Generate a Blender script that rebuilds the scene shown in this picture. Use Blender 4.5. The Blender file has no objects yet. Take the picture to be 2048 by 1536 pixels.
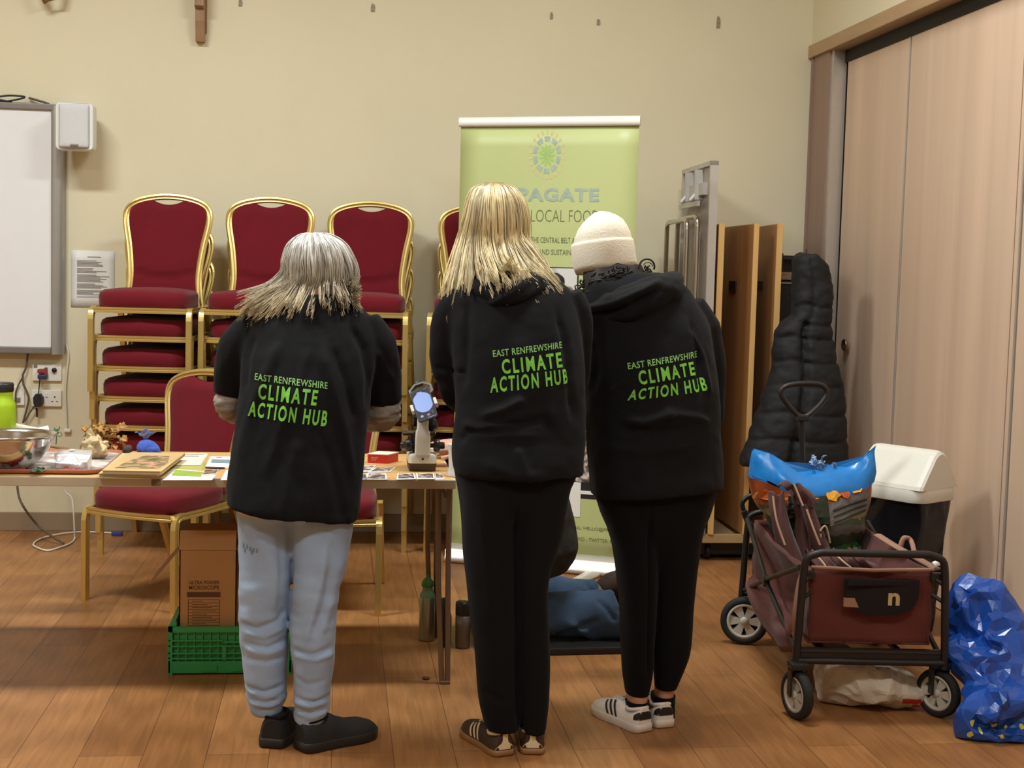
import bpy, bmesh, math, random
import numpy as np
from mathutils import Vector, Matrix, noise
from mathutils.bvhtree import BVHTree
random.seed(7)
sc = bpy.context.scene
COL = sc.collection
pi = math.pi

# ---------------------------------------------------------------- camera
FPX, HC = 2850.0, 1.42
YAW, PIT, ROL = math.radians(7.0), math.radians(4.5), math.radians(1.5)
_f = Vector((math.sin(YAW)*math.cos(PIT), math.cos(YAW)*math.cos(PIT), -math.sin(PIT)))
_r0 = Vector((math.cos(YAW), -math.sin(YAW), 0.0)); _u0 = _r0.cross(_f)
_R = _r0*math.cos(ROL) + _u0*math.sin(ROL)
_U = _u0*math.cos(ROL) - _r0*math.sin(ROL)
EYE = Vector((0, 0, HC))
cam = bpy.data.cameras.new('camera'); cam_o = bpy.data.objects.new('camera', cam); COL.objects.link(cam_o)
cam.sensor_width = 36.0; cam.lens = 36.0*FPX/2048.0; cam.clip_start = 0.05; cam.clip_end = 100
cam_o.matrix_world = Matrix(((_R.x, _U.x, -_f.x, 0), (_R.y, _U.y, -_f.y, 0), (_R.z, _U.z, -_f.z, HC), (0, 0, 0, 1)))
sc.camera = cam_o

def ray(px, py): return _f + _R*((px-1024)/FPX) - _U*((py-768)/FPX)
def atY(px, py, Y):
    d = ray(px, py); return EYE + d*(Y/d.y)
def atZ(px, py, Z=0.0):
    d = ray(px, py); return EYE + d*((Z-HC)/d.z)
def atX(px, py, X):
    d = ray(px, py); return EYE + d*(X/d.x)

# ---------------------------------------------------------------- world, exposure
wd = bpy.data.worlds.new('world'); sc.world = wd; wd.use_nodes = True
wd.node_tree.nodes['Background'].inputs[0].default_value = (1.0, .97, .9, 1)
wd.node_tree.nodes['Background'].inputs[1].default_value = 0.06
sc.view_settings.view_transform = 'Standard'; sc.view_settings.look = 'None'
sc.view_settings.exposure = 0.0; sc.view_settings.gamma = 1.0
try: sc.view_settings.use_curve_mapping = False
except Exception: pass

LAMP_COL = (.88, .965, 1.0)
def area(name, loc, sx, sy, watt, target=None):
    l = bpy.data.lights.new(name, 'AREA'); l.shape = 'RECTANGLE'; l.size = sx; l.size_y = sy
    l.energy = watt; l.color = LAMP_COL
    o = bpy.data.objects.new(name, l); COL.objects.link(o); o.location = loc
    if target: o.rotation_euler = (Vector(target)-Vector(loc)).to_track_quat('-Z', 'Y').to_euler()
    return o
ROOM_H = 4.0
LAMPS = [(-1.75, 4.75, 114), (1.05, 4.75, 80), (-1.75, 1.2, 50), (1.05, 1.2, 50)]
for i, (x, y, w) in enumerate(LAMPS):
    area('ceiling_lamp_light', (x, y, ROOM_H-.13), 1.15, .30, w)

# ---------------------------------------------------------------- materials
def lin(c):
    c = c/255.0
    return c/12.92 if c <= .04045 else ((c+.055)/1.055)**2.4
def rgb(*c): return (lin(c[0]), lin(c[1]), lin(c[2]), 1.0)
_mats = {}
def mat(name, col, rough=.6, metal=0.0, var=.08, nscale=12.0, bump=0.0, bscale=60.0, spec=None, stretch=(1,1,1), sheen=0, coat=0, emit=None, wave=None, trans=0):
    """principled material whose colour varies slightly with object-space noise"""
    if name in _mats: return _mats[name]
    m = bpy.data.materials.new(name); m.use_nodes = True; nt = m.node_tree; b = nt.nodes['Principled BSDF']
    N, L = nt.nodes.new, nt.links.new
    b.inputs['Roughness'].default_value = rough; b.inputs['Metallic'].default_value = metal
    if spec is not None: b.inputs['Specular IOR Level'].default_value = spec
    if sheen: b.inputs['Sheen Weight'].default_value = sheen; b.inputs['Sheen Roughness'].default_value = .5
    if coat: b.inputs['Coat Weight'].default_value = coat
    if trans: b.inputs['Transmission Weight'].default_value = trans
    c = rgb(*col); tc = N('ShaderNodeTexCoord'); mp = N('ShaderNodeMapping'); mp.inputs['Scale'].default_value = stretch
    L(tc.outputs['Object'], mp.inputs[0])
    nz = N('ShaderNodeTexNoise'); nz.inputs['Scale'].default_value = nscale; nz.inputs['Detail'].default_value = 4
    L(mp.outputs[0], nz.inputs['Vector'])
    cr = N('ShaderNodeValToRGB'); cr.color_ramp.elements[0].position = .3; cr.color_ramp.elements[1].position = .7
    cr.color_ramp.elements[0].color = (*[max(0, x*(1-var)) for x in c[:3]], 1); cr.color_ramp.elements[1].color = (*[min(1, x*(1+var)) for x in c[:3]], 1)
    L(nz.outputs[0], cr.inputs[0]); L(cr.outputs[0], b.inputs['Base Color'])
    if bump:
        n2 = N('ShaderNodeTexNoise'); n2.inputs['Scale'].default_value = bscale; n2.inputs['Detail'].default_value = 6
        L(mp.outputs[0], n2.inputs['Vector'])
        bp = N('ShaderNodeBump'); bp.inputs['Strength'].default_value = bump; bp.inputs['Distance'].default_value = .004
        L(n2.outputs[0], bp.inputs['Height']); L(bp.outputs[0], b.inputs['Normal'])
    if emit:
        b.inputs['Emission Color'].default_value = rgb(*emit[0]); b.inputs['Emission Strength'].default_value = emit[1]
    _mats[name] = m; return m

# ---------------------------------------------------------------- mesh builder
class MB:
    def __init__(s): s.v = []; s.f = []; s.mi = []; s.sm = []; s.cur = 0; s.smooth = True
    def add(s, vs, fs, smooth=None, m=None):
        b = len(s.v); s.v += [tuple(v) for v in vs]
        sm = s.smooth if smooth is None else smooth; m = s.cur if m is None else m
        for f in fs: s.f.append(tuple(b+i for i in f)); s.mi.append(m); s.sm.append(sm)
        return s
    def box(s, c, d, rot=None, m=None, bev=0.0):
        """box centre c, size d, optional 3x3 rotation, chamfered edges when bev>0"""
        bm = bmesh.new(); bmesh.ops.create_cube(bm, size=1.0)
        for v in bm.verts: v.co = Vector((v.co.x*d[0], v.co.y*d[1], v.co.z*d[2]))
        if bev: bmesh.ops.bevel(bm, geom=bm.edges[:], offset=min(bev, min(d)*.45), segments=2, profile=.6, affect='EDGES')
        R = rot if rot is not None else Matrix.Identity(3); c = Vector(c)
        bm.verts.ensure_lookup_table(); bm.verts.index_update()
        s.add([R @ v.co + c for v in bm.verts], [[v.index for v in f.verts] for f in bm.faces], smooth=False, m=m); bm.free(); return s
    def loft(s, rings, closed=True, cap=True, smooth=None, m=None):
        n = len(rings[0]); vs = [p for r in rings for p in r]; fs = []
        for i in range(len(rings)-1):
            for j in range(n if closed else n-1):
                k = (j+1) % n; fs.append((i*n+j, i*n+k, (i+1)*n+k, (i+1)*n+j))
        s.add(vs, fs, smooth, m)
        if cap and closed:
            s.add(rings[0], [tuple(reversed(range(n)))], False if smooth is None else smooth, m); s.add(rings[-1], [tuple(range(n))], False if smooth is None else smooth, m)
        return s
    def tube(s, pts, r, n=8, cap=True, m=None, closed=False, flat=None):
        """tube along pts; r number or list or list of (ra, rb); flat = (a, b) scales of the cross-section"""
        P = [Vector(p) for p in pts]; k = len(P); rr = r if isinstance(r, (list, tuple)) else [r]*k
        rings = []; up = None
        for i, p in enumerate(P):
            if closed: t = P[(i+1) % k]-P[i-1]
            else: t = P[min(i+1, k-1)]-P[max(i-1, 0)]
            t = t.normalized() if t.length > 1e-9 else Vector((0, 0, 1))
            if up is None:
                up = Vector((0, 0, 1)) if abs(t.z) < .9 else Vector((0, 1, 0))
            a = up-t*up.dot(t)
            a = a.normalized() if a.length > 1e-6 else t.orthogonal().normalized(); up = a; b = t.cross(a)
            ra, rb = (rr[i], rr[i]) if not isinstance(rr[i], (list, tuple)) else rr[i]
            if flat: ra *= flat[0]; rb *= flat[1]
            rings.append([p+a*(ra*math.cos(2*pi*j/n))+b*(rb*math.sin(2*pi*j/n)) for j in range(n)])
        if closed: rings.append(rings[0]); cap = False
        return s.loft(rings, cap=cap, m=m)
    def lathe(s, prof, c=(0, 0, 0), n=28, m=None, rot=None):
        """profile [(r, z)] turned round z"""
        R = rot if rot is not None else Matrix.Identity(3); c = Vector(c)
        return s.loft([[R @ Vector((r*math.cos(2*pi*j/n), r*math.sin(2*pi*j/n), z))+c for j in range(n)] for r, z in prof], m=m)
    def prism(s, poly, o, ax, ay, depth, m=None, smooth=False):
        """flat outline poly (2D) at o on axes ax, ay, thickened along ax x ay by depth"""
        o, ax, ay = Vector(o), Vector(ax), Vector(ay); nz = ax.cross(ay).normalized()
        a = [o+ax*x+ay*y for x, y in poly]; b = [p+nz*depth for p in a]; n = len(poly)
        s.add(a+b, [tuple(reversed(range(n))), tuple(range(n, 2*n))]+[(i, (i+1) % n, n+(i+1) % n, n+i) for i in range(n)], smooth, m); return s
    def grid(s, fn, nu, nv, m=None, thick=0.0, smooth=True):
        """surface fn(u, v) in 0..1, optionally with thickness"""
        P = [[Vector(fn(i/nu, j/nv)) for j in range(nv+1)] for i in range(nu+1)]
        vs = [p for r in P for p in r]; idx = lambda i, j: i*(nv+1)+j
        fs = [(idx(i, j), idx(i+1, j), idx(i+1, j+1), idx(i, j+1)) for i in range(nu) for j in range(nv)]
        if thick:
            nrm = []
            for i in range(nu+1):
                for j in range(nv+1):
                    du = P[min(i+1, nu)][j]-P[max(i-1, 0)][j]; dv = P[i][min(j+1, nv)]-P[i][max(j-1, 0)]
                    q = du.cross(dv); nrm.append(q.normalized() if q.length > 1e-12 else Vector((0, 0, 1)))
            k = len(vs); vs = vs+[v-nn*thick for v, nn in zip(vs, nrm)]
            fs = fs+[tuple(k+q for q in reversed(f)) for f in fs]
            for i in range(nu):
                for j in (0, nv):
                    a, b = idx(i, j), idx(i+1, j); fs.append((b, a, k+a, k+b) if j == 0 else (a, b, k+b, k+a))
            for j in range(nv):
                for i in (0, nu):
                    a, b = idx(i, j), idx(i, j+1); fs.append((a, b, k+b, k+a) if i == 0 else (b, a, k+a, k+b))
        s.add(vs, fs, smooth, m); return s
    def ball(s, c, r, n=14, m=None):
        r = r if isinstance(r, (list, tuple)) else (r, r, r); c = Vector(c)
        return s.loft([[c+Vector((r[0]*math.sin(t)*math.cos(2*pi*j/n), r[1]*math.sin(t)*math.sin(2*pi*j/n), r[2]*math.cos(t))) for j in range(n)]
                       for t in [max(.02, min(pi-.02, pi*i/(n//2+2))) for i in range(n//2+3)][::-1]], m=m)
    def mesh(s, name):
        me = bpy.data.meshes.new(name); me.from_pydata(s.v, [], s.f)
        me.polygons.foreach_set('material_index', s.mi); me.polygons.foreach_set('use_smooth', s.sm); me.update(); return me

WMX = {}
def link(o, parent=None, wm=None):
    COL.objects.link(o); WMX[o.name] = wm if wm is not None else Matrix.Identity(4)
    if parent is not None: o.parent = parent
    return o
def tag(o, label=None, cat=None, group=None, kind=None):
    if label: o['label'] = label
    if cat: o['category'] = cat
    if group: o['group'] = group
    if kind: o['kind'] = kind
    return o
def thing(name, label, cat, loc=(0, 0, 0), rotz=0.0, group=None):
    o = bpy.data.objects.new(name, None); o.empty_display_size = .1
    o.location = loc; o.rotation_euler = (0, 0, rotz)
    link(o, None, Matrix.Translation(loc) @ Matrix.Rotation(rotz, 4, 'Z')); return tag(o, label, cat, group)
def obj(name, mb, mats, parent=None, local=False, label=None):
    """ONE mesh object; vertices are world coordinates unless local"""
    me = mb.mesh(name) if isinstance(mb, MB) else mb
    if parent is not None and not local:
        inv = WMX[parent.name].inverted(); me.transform(inv)
    for m in (mats if isinstance(mats, (list, tuple)) else [mats]):
        me.materials.append(m)
    o = bpy.data.objects.new(name, me); link(o, parent, WMX[parent.name] if parent is not None else None)
    if label: o['label'] = label
    return o
def single(name, mb, mats, label, cat, group=None, kind=None):
    """a thing that is one mesh, with its origin moved to its base"""
    me = mb.mesh(name) if isinstance(mb, MB) else mb
    n = len(me.vertices); a = np.empty(n*3); me.vertices.foreach_get('co', a); a = a.reshape(-1, 3)
    b = Vector(((a[:, 0].min()+a[:, 0].max())/2, (a[:, 1].min()+a[:, 1].max())/2, a[:, 2].min()))
    me.transform(Matrix.Translation(-b))
    for m in (mats if isinstance(mats, (list, tuple)) else [mats]): me.materials.append(m)
    o = bpy.data.objects.new(name, me); link(o, None, Matrix.Translation(b)); o.location = b
    return tag(o, label, cat, group, kind)
def struct(name, mb, mats):
    o = obj(name, mb, mats); o['kind'] = 'structure'; return o
def copy_tree(o, parent=None):
    c = o.copy(); COL.objects.link(c); c.parent = parent
    WMX[c.name] = WMX[o.name]
    for ch in list(o.children): copy_tree(ch, c)
    return c
def rotm(axis, deg): return Matrix.Rotation(math.radians(deg), 3, axis)

def catmull(pts, k=6, closed=False):
    P = [Vector(p) for p in pts]; n = len(P); out = []
    for i in range(n if closed else n-1):
        if closed: a, b, c, d = P[i-1], P[i], P[(i+1) % n], P[(i+2) % n]
        else: a, b, c, d = P[max(i-1, 0)], P[i], P[i+1], P[min(i+2, n-1)]
        for j in range(k):
            t = j/k
            out.append(.5*((2*b)+(c-a)*t+(2*a-5*b+4*c-d)*t*t+(3*b-a-3*c+d)*t**3))
    if not closed: out.append(P[-1])
    return out
def interp(table, z):
    """piecewise-linear lookup in [(z, a, b, ...)] sorted by z"""
    if z <= table[0][0]: return table[0][1:]
    for i in range(len(table)-1):
        p, q = table[i], table[i+1]
        if z <= q[0]:
            t = (z-p[0])/(q[0]-p[0]); t = t*t*(3-2*t)*.35+t*.65
            return tuple(a+(b-a)*t for a, b in zip(p[1:], q[1:]))
    return table[-1][1:]

_dg = lambda: bpy.context.evaluated_depsgraph_get()
def voxel(mb, size, smooth=6, fac=.5):
    """fuse overlapping closed shapes into one continuous skin"""
    me = mb.mesh('tmp') if isinstance(mb, MB) else mb
    o = bpy.data.objects.new('tmp', me); COL.objects.link(o)
    r = o.modifiers.new('r', 'REMESH'); r.mode = 'VOXEL'; r.voxel_size = size; r.use_smooth_shade = True
    if smooth:
        s = o.modifiers.new('s', 'SMOOTH'); s.factor = fac; s.iterations = smooth
    out = bpy.data.meshes.new_from_object(o.evaluated_get(_dg()))
    bpy.data.objects.remove(o); out.polygons.foreach_set('use_smooth', [True]*len(out.polygons)); return out
def get_v(me):
    a = np.empty(len(me.vertices)*3); me.vertices.foreach_get('co', a); return a.reshape(-1, 3)
def set_v(me, a): me.vertices.foreach_set('co', a.reshape(-1)); me.update()
def get_n(me):
    a = np.empty(len(me.vertices)*3); me.vertices.foreach_get('normal', a); return a.reshape(-1, 3)
def seg_dist(P, pts):
    """distance from points P to a polyline, and how far along it (0..1)"""
    best = np.full(len(P), 1e9); tb = np.zeros(len(P)); n = len(pts)-1
    for i in range(n):
        a, b = np.array(pts[i]), np.array(pts[i+1]); d = b-a; t = np.clip(((P-a)@d)/max(d@d, 1e-12), 0, 1)
        q = np.linalg.norm(P-(a+t[:, None]*d), axis=1); w = q < best; best[w] = q[w]; tb[w] = (i+t[w])/n
    return best, tb
def fold(me, pts, width, depth, back=True, ends=True):
    """press (depth<0) or raise a cloth fold along a polyline; measured in X-Z when it lies on the back of a figure"""
    a = get_v(me); nn = get_n(me)
    if back: d, t = seg_dist(a[:, [0, 2]], [(p[0], p[2]) for p in map(Vector, pts)])
    else: d, t = seg_dist(a, [tuple(p) for p in pts])
    w = np.exp(-(d/width)**2)
    if ends: w *= np.clip(np.sin(pi*np.clip(t, .02, .98))*2.2, 0, 1)
    if back: w *= np.clip(-nn[:, 1]*2+.2, 0, 1)
    set_v(me, a+nn*(w*depth)[:, None])
def rumple(me, amp, scale, stretch=(1, 1, 1), seed=0, mask=None):
    a = get_v(me); nn = get_n(me); o = Vector((seed*7.3, seed*3.1, seed*1.7))
    h = np.array([noise.noise(Vector((p[0]*scale*stretch[0], p[1]*scale*stretch[1], p[2]*scale*stretch[2]))+o)
                  + .5*noise.noise(Vector((p[0]*scale*2.1*stretch[0], p[1]*scale*2.1*stretch[1], p[2]*scale*2.1*stretch[2]))+o) for p in a])
    if mask is not None: h = h*mask(a)
    set_v(me, a+nn*(h*amp)[:, None])
def crumple(me, amp, scale, stretch=(1, 1, 1), seed=0):
    """sharp-ridged creases of film or paper"""
    a = get_v(me); nn = get_n(me); o = Vector((seed*7.3, seed*3.1, seed*1.7))
    h = np.array([.5-1.6*abs(noise.noise(Vector((p[0]*scale*stretch[0], p[1]*scale*stretch[1], p[2]*scale*stretch[2]))+o)) for p in a])
    set_v(me, a+nn*(h*amp)[:, None])
def facet(me, ratio):
    """break a skin into flat crumpled facets"""
    o = bpy.data.objects.new('tmp', me); COL.objects.link(o); d = o.modifiers.new('d', 'DECIMATE'); d.ratio = ratio
    out = bpy.data.meshes.new_from_object(o.evaluated_get(_dg())); bpy.data.objects.remove(o)
    out.polygons.foreach_set('use_smooth', [False]*len(out.polygons)); return out
def sring(c, rx, ry, n=32, e=2.3, ryb=None, ang=0.0):
    """superellipse ring round c in the X-Y plane; ryb = half depth toward the camera side"""
    out = []; ca, sa = math.cos(ang), math.sin(ang)
    for j in range(n):
        t = 2*pi*j/n; x = math.copysign(abs(math.cos(t))**(2/e), math.cos(t))*rx; y = math.copysign(abs(math.sin(t))**(2/e), math.sin(t))
        y *= ry if y > 0 else (ryb if ryb is not None else ry)
        out.append(Vector((c[0]+x*ca-y*sa, c[1]+x*sa+y*ca, c[2])))
    return out

# ---------------------------------------------------------------- lettering
def text_mesh(txt, bold=0.0, spacing=1.0, maxedge=None):
    """flat letter outlines, cap height about 0.7, baseline at 0, as (verts, faces)"""
    cu = bpy.data.curves.new('t', 'FONT'); cu.body = txt; cu.size = 1.0; cu.offset = bold; cu.space_character = spacing; cu.resolution_u = 3
    o = bpy.data.objects.new('t', cu); COL.objects.link(o)
    me = bpy.data.meshes.new_from_object(o.evaluated_get(_dg())); bpy.data.objects.remove(o); bpy.data.curves.remove(cu)
    bm = bmesh.new(); bm.from_mesh(me); bpy.data.meshes.remove(me); bmesh.ops.triangulate(bm, faces=bm.faces[:])
    if maxedge:
        for _ in range(4):
            es = [e for e in bm.edges if e.calc_length() > maxedge]
            if not es: break
            bmesh.ops.subdivide_edges(bm, edges=es, cuts=1); bmesh.ops.triangulate(bm, faces=bm.faces[:])
    bm.verts.index_update(); vs = [v.co.copy() for v in bm.verts]; fs = [[v.index for v in f.verts] for f in bm.faces]; bm.free()
    return vs, fs
def fit_text(txt, w, h, bold=0.0, spacing=1.0, maxedge=None):
    """letters scaled to width w and cap height h, lower-left corner at the origin"""
    vs, fs = text_mesh(txt, bold, spacing, maxedge)
    x0, x1 = min(v.x for v in vs), max(v.x for v in vs); y0, y1 = min(v.y for v in vs), max(v.y for v in vs)
    return [Vector(((v.x-x0)/(x1-x0)*w, (v.y-y0)/(y1-y0)*h, 0)) for v in vs], fs
def flat_text(mb, txt, o, ax, ay, w, h, bold=0.0, m=None, lift=.0006, spacing=1.0):
    """letters lying on the plane o + ax*x + ay*y, raised by lift"""
    vs, fs = fit_text(txt, w, h, bold, spacing); o, ax, ay = Vector(o), Vector(ax).normalized(), Vector(ay).normalized(); nz = ax.cross(ay)
    mb.add([o+ax*v.x+ay*v.y+nz*lift for v in vs], fs, False, m)
def bvh_of(me): return BVHTree.FromPolygons([v.co.copy() for v in me.vertices], [tuple(p.vertices) for p in me.polygons])
def onto(bvh, vs, direction, lift):
    """drop points along a direction on to a surface and lift them off it"""
    d = Vector(direction).normalized(); out = []; last = None
    for v in vs:
        h = bvh.ray_cast(v-d*.6, d)
        if h[0] is None: out.append((last if last is not None else v)); continue
        n = h[1] if h[1].dot(d) < 0 else -h[1]; p = h[0]+n*lift; last = p; out.append(p)
    return out
# ================================================================ the room
WY = atZ(0, 1060.5, 0).y                    # plane of the back wall
XR = atY(1615, 300, WY).x                   # plane of the right wall
XL, YB = -4.6, -3.5
m_wall = mat('cream_paint', (225, 214, 182), .75, var=.025, nscale=1.6, bump=.12, bscale=140)
m_ceil = mat('ceiling_white', (232, 226, 208), .9, var=.02)
m_base = mat('skirting_brown', (150, 128, 102), .55, var=.06, nscale=6)

def floor_mat():
    m = bpy.data.materials.new('wood_plank_vinyl'); m.use_nodes = True; nt = m.node_tree; b = nt.nodes['Principled BSDF']
    N, L = nt.nodes.new, nt.links.new
    tc = N('ShaderNodeTexCoord'); mp = N('ShaderNodeMapping'); mp.inputs['Rotation'].default_value = (0, 0, pi/2)
    L(tc.outputs['Object'], mp.inputs[0])
    br = N('ShaderNodeTexBrick'); br.offset = .37; br.inputs['Scale'].default_value = 1.0
    br.inputs['Brick Width'].default_value = 1.22; br.inputs['Row Height'].default_value = .18
    br.inputs['Mortar Size'].default_value = .0016; br.inputs['Mortar Smooth'].default_value = .3; br.inputs['Bias'].default_value = -.1
    br.inputs['Color1'].default_value = rgb(172, 120, 72); br.inputs['Color2'].default_value = rgb(148, 99, 56); br.inputs['Mortar'].default_value = rgb(112, 76, 46)
    L(mp.outputs[0], br.inputs['Vector'])
    m2 = N('ShaderNodeMapping'); m2.inputs['Scale'].default_value = (20, 1.3, 1); L(tc.outputs['Object'], m2.inputs[0])
    n1 = N('ShaderNodeTexNoise'); n1.inputs['Scale'].default_value = 3.0; n1.inputs['Detail'].default_value = 8; n1.inputs['Distortion'].default_value = .8
    L(m2.outputs[0], n1.inputs['Vector'])
    c1 = N('ShaderNodeValToRGB'); c1.color_ramp.elements[0].position = .35; c1.color_ramp.elements[1].position = .68
    c1.color_ramp.elements[0].color = (.76, .72, .68, 1); c1.color_ramp.elements[1].color = (1.08, 1.07, 1.05, 1); L(n1.outputs[0], c1.inputs[0])
    mx = N('ShaderNodeMix'); mx.data_type = 'RGBA'; mx.blend_type = 'MULTIPLY'; mx.inputs[0].default_value = .75
    L(br.outputs['Color'], mx.inputs[6]); L(c1.outputs[0], mx.inputs[7])
    # cathedral figure: rings stretched along the boards
    m3 = N('ShaderNodeMapping'); m3.inputs['Scale'].default_value = (5.5, .8, 1); L(tc.outputs['Object'], m3.inputs[0])
    w = N('ShaderNodeTexWave'); w.wave_type = 'RINGS'; w.inputs['Scale'].default_value = 1.2; w.inputs['Distortion'].default_value = 9; w.inputs['Detail'].default_value = 3; w.inputs['Detail Scale'].default_value = .7
    L(m3.outputs[0], w.inputs['Vector'])
    c2 = N('ShaderNodeValToRGB'); c2.color_ramp.elements[0].color = (.84, .82, .8, 1); c2.color_ramp.elements[1].color = (1.04, 1.03, 1.02, 1); L(w.outputs[0], c2.inputs[0])
    mx2 = N('ShaderNodeMix'); mx2.data_type = 'RGBA'; mx2.blend_type = 'MULTIPLY'; mx2.inputs[0].default_value = .7
    L(mx.outputs[2], mx2.inputs[6]); L(c2.outputs[0], mx2.inputs[7]); L(mx2.outputs[2], b.inputs['Base Color'])
    b.inputs['Roughness'].default_value = .42; b.inputs['Specular IOR Level'].default_value = .35
    bp = N('ShaderNodeBump'); bp.inputs['Strength'].default_value = .08; bp.inputs['Distance'].default_value = .002
    L(n1.outputs[0], bp.inputs['Height']); L(bp.outputs[0], b.inputs['Normal']); return m
m_floor = floor_mat()
struct('floor', MB().box(((XL+XR+.4)/2, (YB+WY)/2, -.05), (XR+.4-XL+.4, WY-YB+.4, .1)), m_floor)
struct('ceiling', MB().box(((XL+XR)/2, (YB+WY)/2, ROOM_H+.05), (XR-XL+.8, WY-YB+.4, .1)), m_ceil)
struct('wall_back', MB().box(((XL+XR)/2, WY+.06, ROOM_H/2), (XR-XL+.8, .12, ROOM_H)), m_wall)
struct('wall_left', MB().box((XL-.06, (YB+WY)/2, ROOM_H/2), (.12, WY-YB, ROOM_H)), m_wall)
struct('wall_front', MB().box(((XL+XR)/2, YB-.06, ROOM_H/2), (XR-XL+.8, .12, ROOM_H)), m_wall)
ZH = atY(1617, 92, WY).z                    # top of the opening in the right wall
YO = -1.2                                   # near end of the opening
b = MB(); b.box((XR+.12, (YB+WY)/2, (ZH+ROOM_H)/2), (.24, WY-YB, ROOM_H-ZH)); b.box((XR+.12, (YB+YO)/2, ZH/2), (.24, YO-YB, ZH))
struct('wall_right', b, m_wall)
bh = (1060.5-1024)*WY/FPX
struct('baseboard_back', MB().box(((XL+XR)/2, WY-.008, bh/2), (XR-XL, .016, bh), bev=.004), m_base)

# ---- sliding partition in the right wall
def panel_mat(name, c, k):
    m = bpy.data.materials.new(name); m.use_nodes = True; nt = m.node_tree; b = nt.nodes['Principled BSDF']; N, L = nt.nodes.new, nt.links.new
    tc = N('ShaderNodeTexCoord'); mp = N('ShaderNodeMapping'); mp.inputs['Scale'].default_value = (6, 6, .25); mp.inputs['Location'].default_value = (0, k*3.3, k)
    L(tc.outputs['Object'], mp.inputs[0]); nz = N('ShaderNodeTexNoise'); nz.inputs['Scale'].default_value = 1.0; nz.inputs['Detail'].default_value = 7; nz.inputs['Distortion'].default_value = .4
    L(mp.outputs[0], nz.inputs['Vector']); cr = N('ShaderNodeValToRGB'); cr.color_ramp.elements[0].position = .3; cr.color_ramp.elements[1].position = .72
    cr.color_ramp.elements[0].color = rgb(*[x*.94 for x in c]); cr.color_ramp.elements[1].color = rgb(*[min(255, x*1.045) for x in c])
    L(nz.outputs[0], cr.inputs[0]); L(cr.outputs[0], b.inputs['Base Color']); b.inputs['Roughness'].default_value = .5; return m
m_panel = panel_mat('beech_laminate', (212, 182, 156), 1)
m_jamb = mat('jamb_taupe', (150, 122, 106), .55, var=.05, nscale=5, stretch=(6, 6, .4))
m_alu = mat('pale_aluminium', (205, 196, 186), .4, .6, var=.03)
m_dark = mat('shadow_gap_black', (26, 22, 18), .7)
m_head = mat('header_wood', (176, 144, 108), .5, var=.08, nscale=4, stretch=(5, .5, 5))
XP = XR+.075
Yj1, Yj2 = atX(1650, 500, XR+.02).y, atX(1659, 500, XR+.03).y
b = MB(); b.box((XR+.05, (WY+Yj1)/2, ZH/2-.02), (.1, WY-Yj1, ZH-.04)); b.box((XR+.004, WY-.045, ZH/2-.03), (.03, .012, ZH-.06))
struct('trim_jamb', b, m_jamb)
struct('trim_jamb_strip', MB().box((XR+.045, (Yj1+Yj2)/2, ZH/2-.03), (.07, Yj1-Yj2, ZH-.06)), m_alu)
struct('trim_header', MB().box((XR+.03, (WY+YO)/2, ZH-.035), (.10, WY-YO, .07), bev=.006), m_head)
struct('trim_track', MB().box((XR+.10, (WY+YO)/2, ZH-.10), (.06, WY-YO, .07)), m_dark)
struct('wall_behind_partition', MB().box((XR+.2, (WY+YO)/2, ZH/2), (.08, WY-YO, ZH)), m_dark)
ys = [Yj2-.03, atX(1803, 500, XP).y, atX(2041, 500, XP).y, YO]
ys = [ys[0], ys[1], ys[2], ys[2]-(ys[1]-ys[2]), YO]
m_brass = mat('brushed_steel_pull', (150, 130, 105), .35, .9)
for i in range(4):
    y0, y1 = ys[i], ys[i+1]
    d = struct('door_%d' % (i+1), MB().box((XP+.02, (y0+y1)/2, ZH/2-.06), (.04, y0-y1-.008, ZH-.13), bev=.003), m_panel)
    e = MB().box((XP+.001, y1+.006, ZH/2-.06), (.012, .009, ZH-.13)); obj('edge_strip', e, m_alu, d)
    if i == 1: obj('edge_strip', MB().box((XP+.001, y1+.052, ZH/2-.06), (.006, .004, ZH-.13)), m_jamb, d)
    if i == 0:
        k = atX(1691, 690, XP-.02)
        obj('flush_pull', MB().lathe([(.001, .0), (.030, .0), (.034, .008), (.026, .014), (.022, .006), (.001, .004)], k, 24, rot=rotm('Y', -90)), m_brass, d)

# ---- timber truss feet on the wall, high up
m_timb = mat('truss_timber', (156, 122, 88), .6, var=.15, nscale=5, stretch=(6, 6, .7))
def truss_foot(n, xa, xb, ybot):
    p = atY((xa+xb)/2, ybot, WY-.06); w = (xb-xa)*WY/FPX
    prof = [(0, 0), (.045, 0), (.075, .10), (.078, .16), (.12, .17), (.13, 1.2), (0, 1.2)]
    b = MB(); b.prism([(-a, z) for a, z in prof], (p.x-w/2, WY, p.z), (0, 1, 0), (0, 0, 1), w)
    b.box((p.x+w*.05, WY-.01, p.z+.55), (w*1.25, .02, 1.0)); struct('trim_%d' % n, b, m_timb)
truss_foot(1, 391, 408, 82)
b = MB(); p = atY(92, 3, WY-.1); b.tube([p+Vector((-.05, 0, .1)), p, p+Vector((.06, 0, .02)), p+Vector((.1, 0, .2))], .018, 8)
struct('trim_2', b, m_timb)

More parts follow.
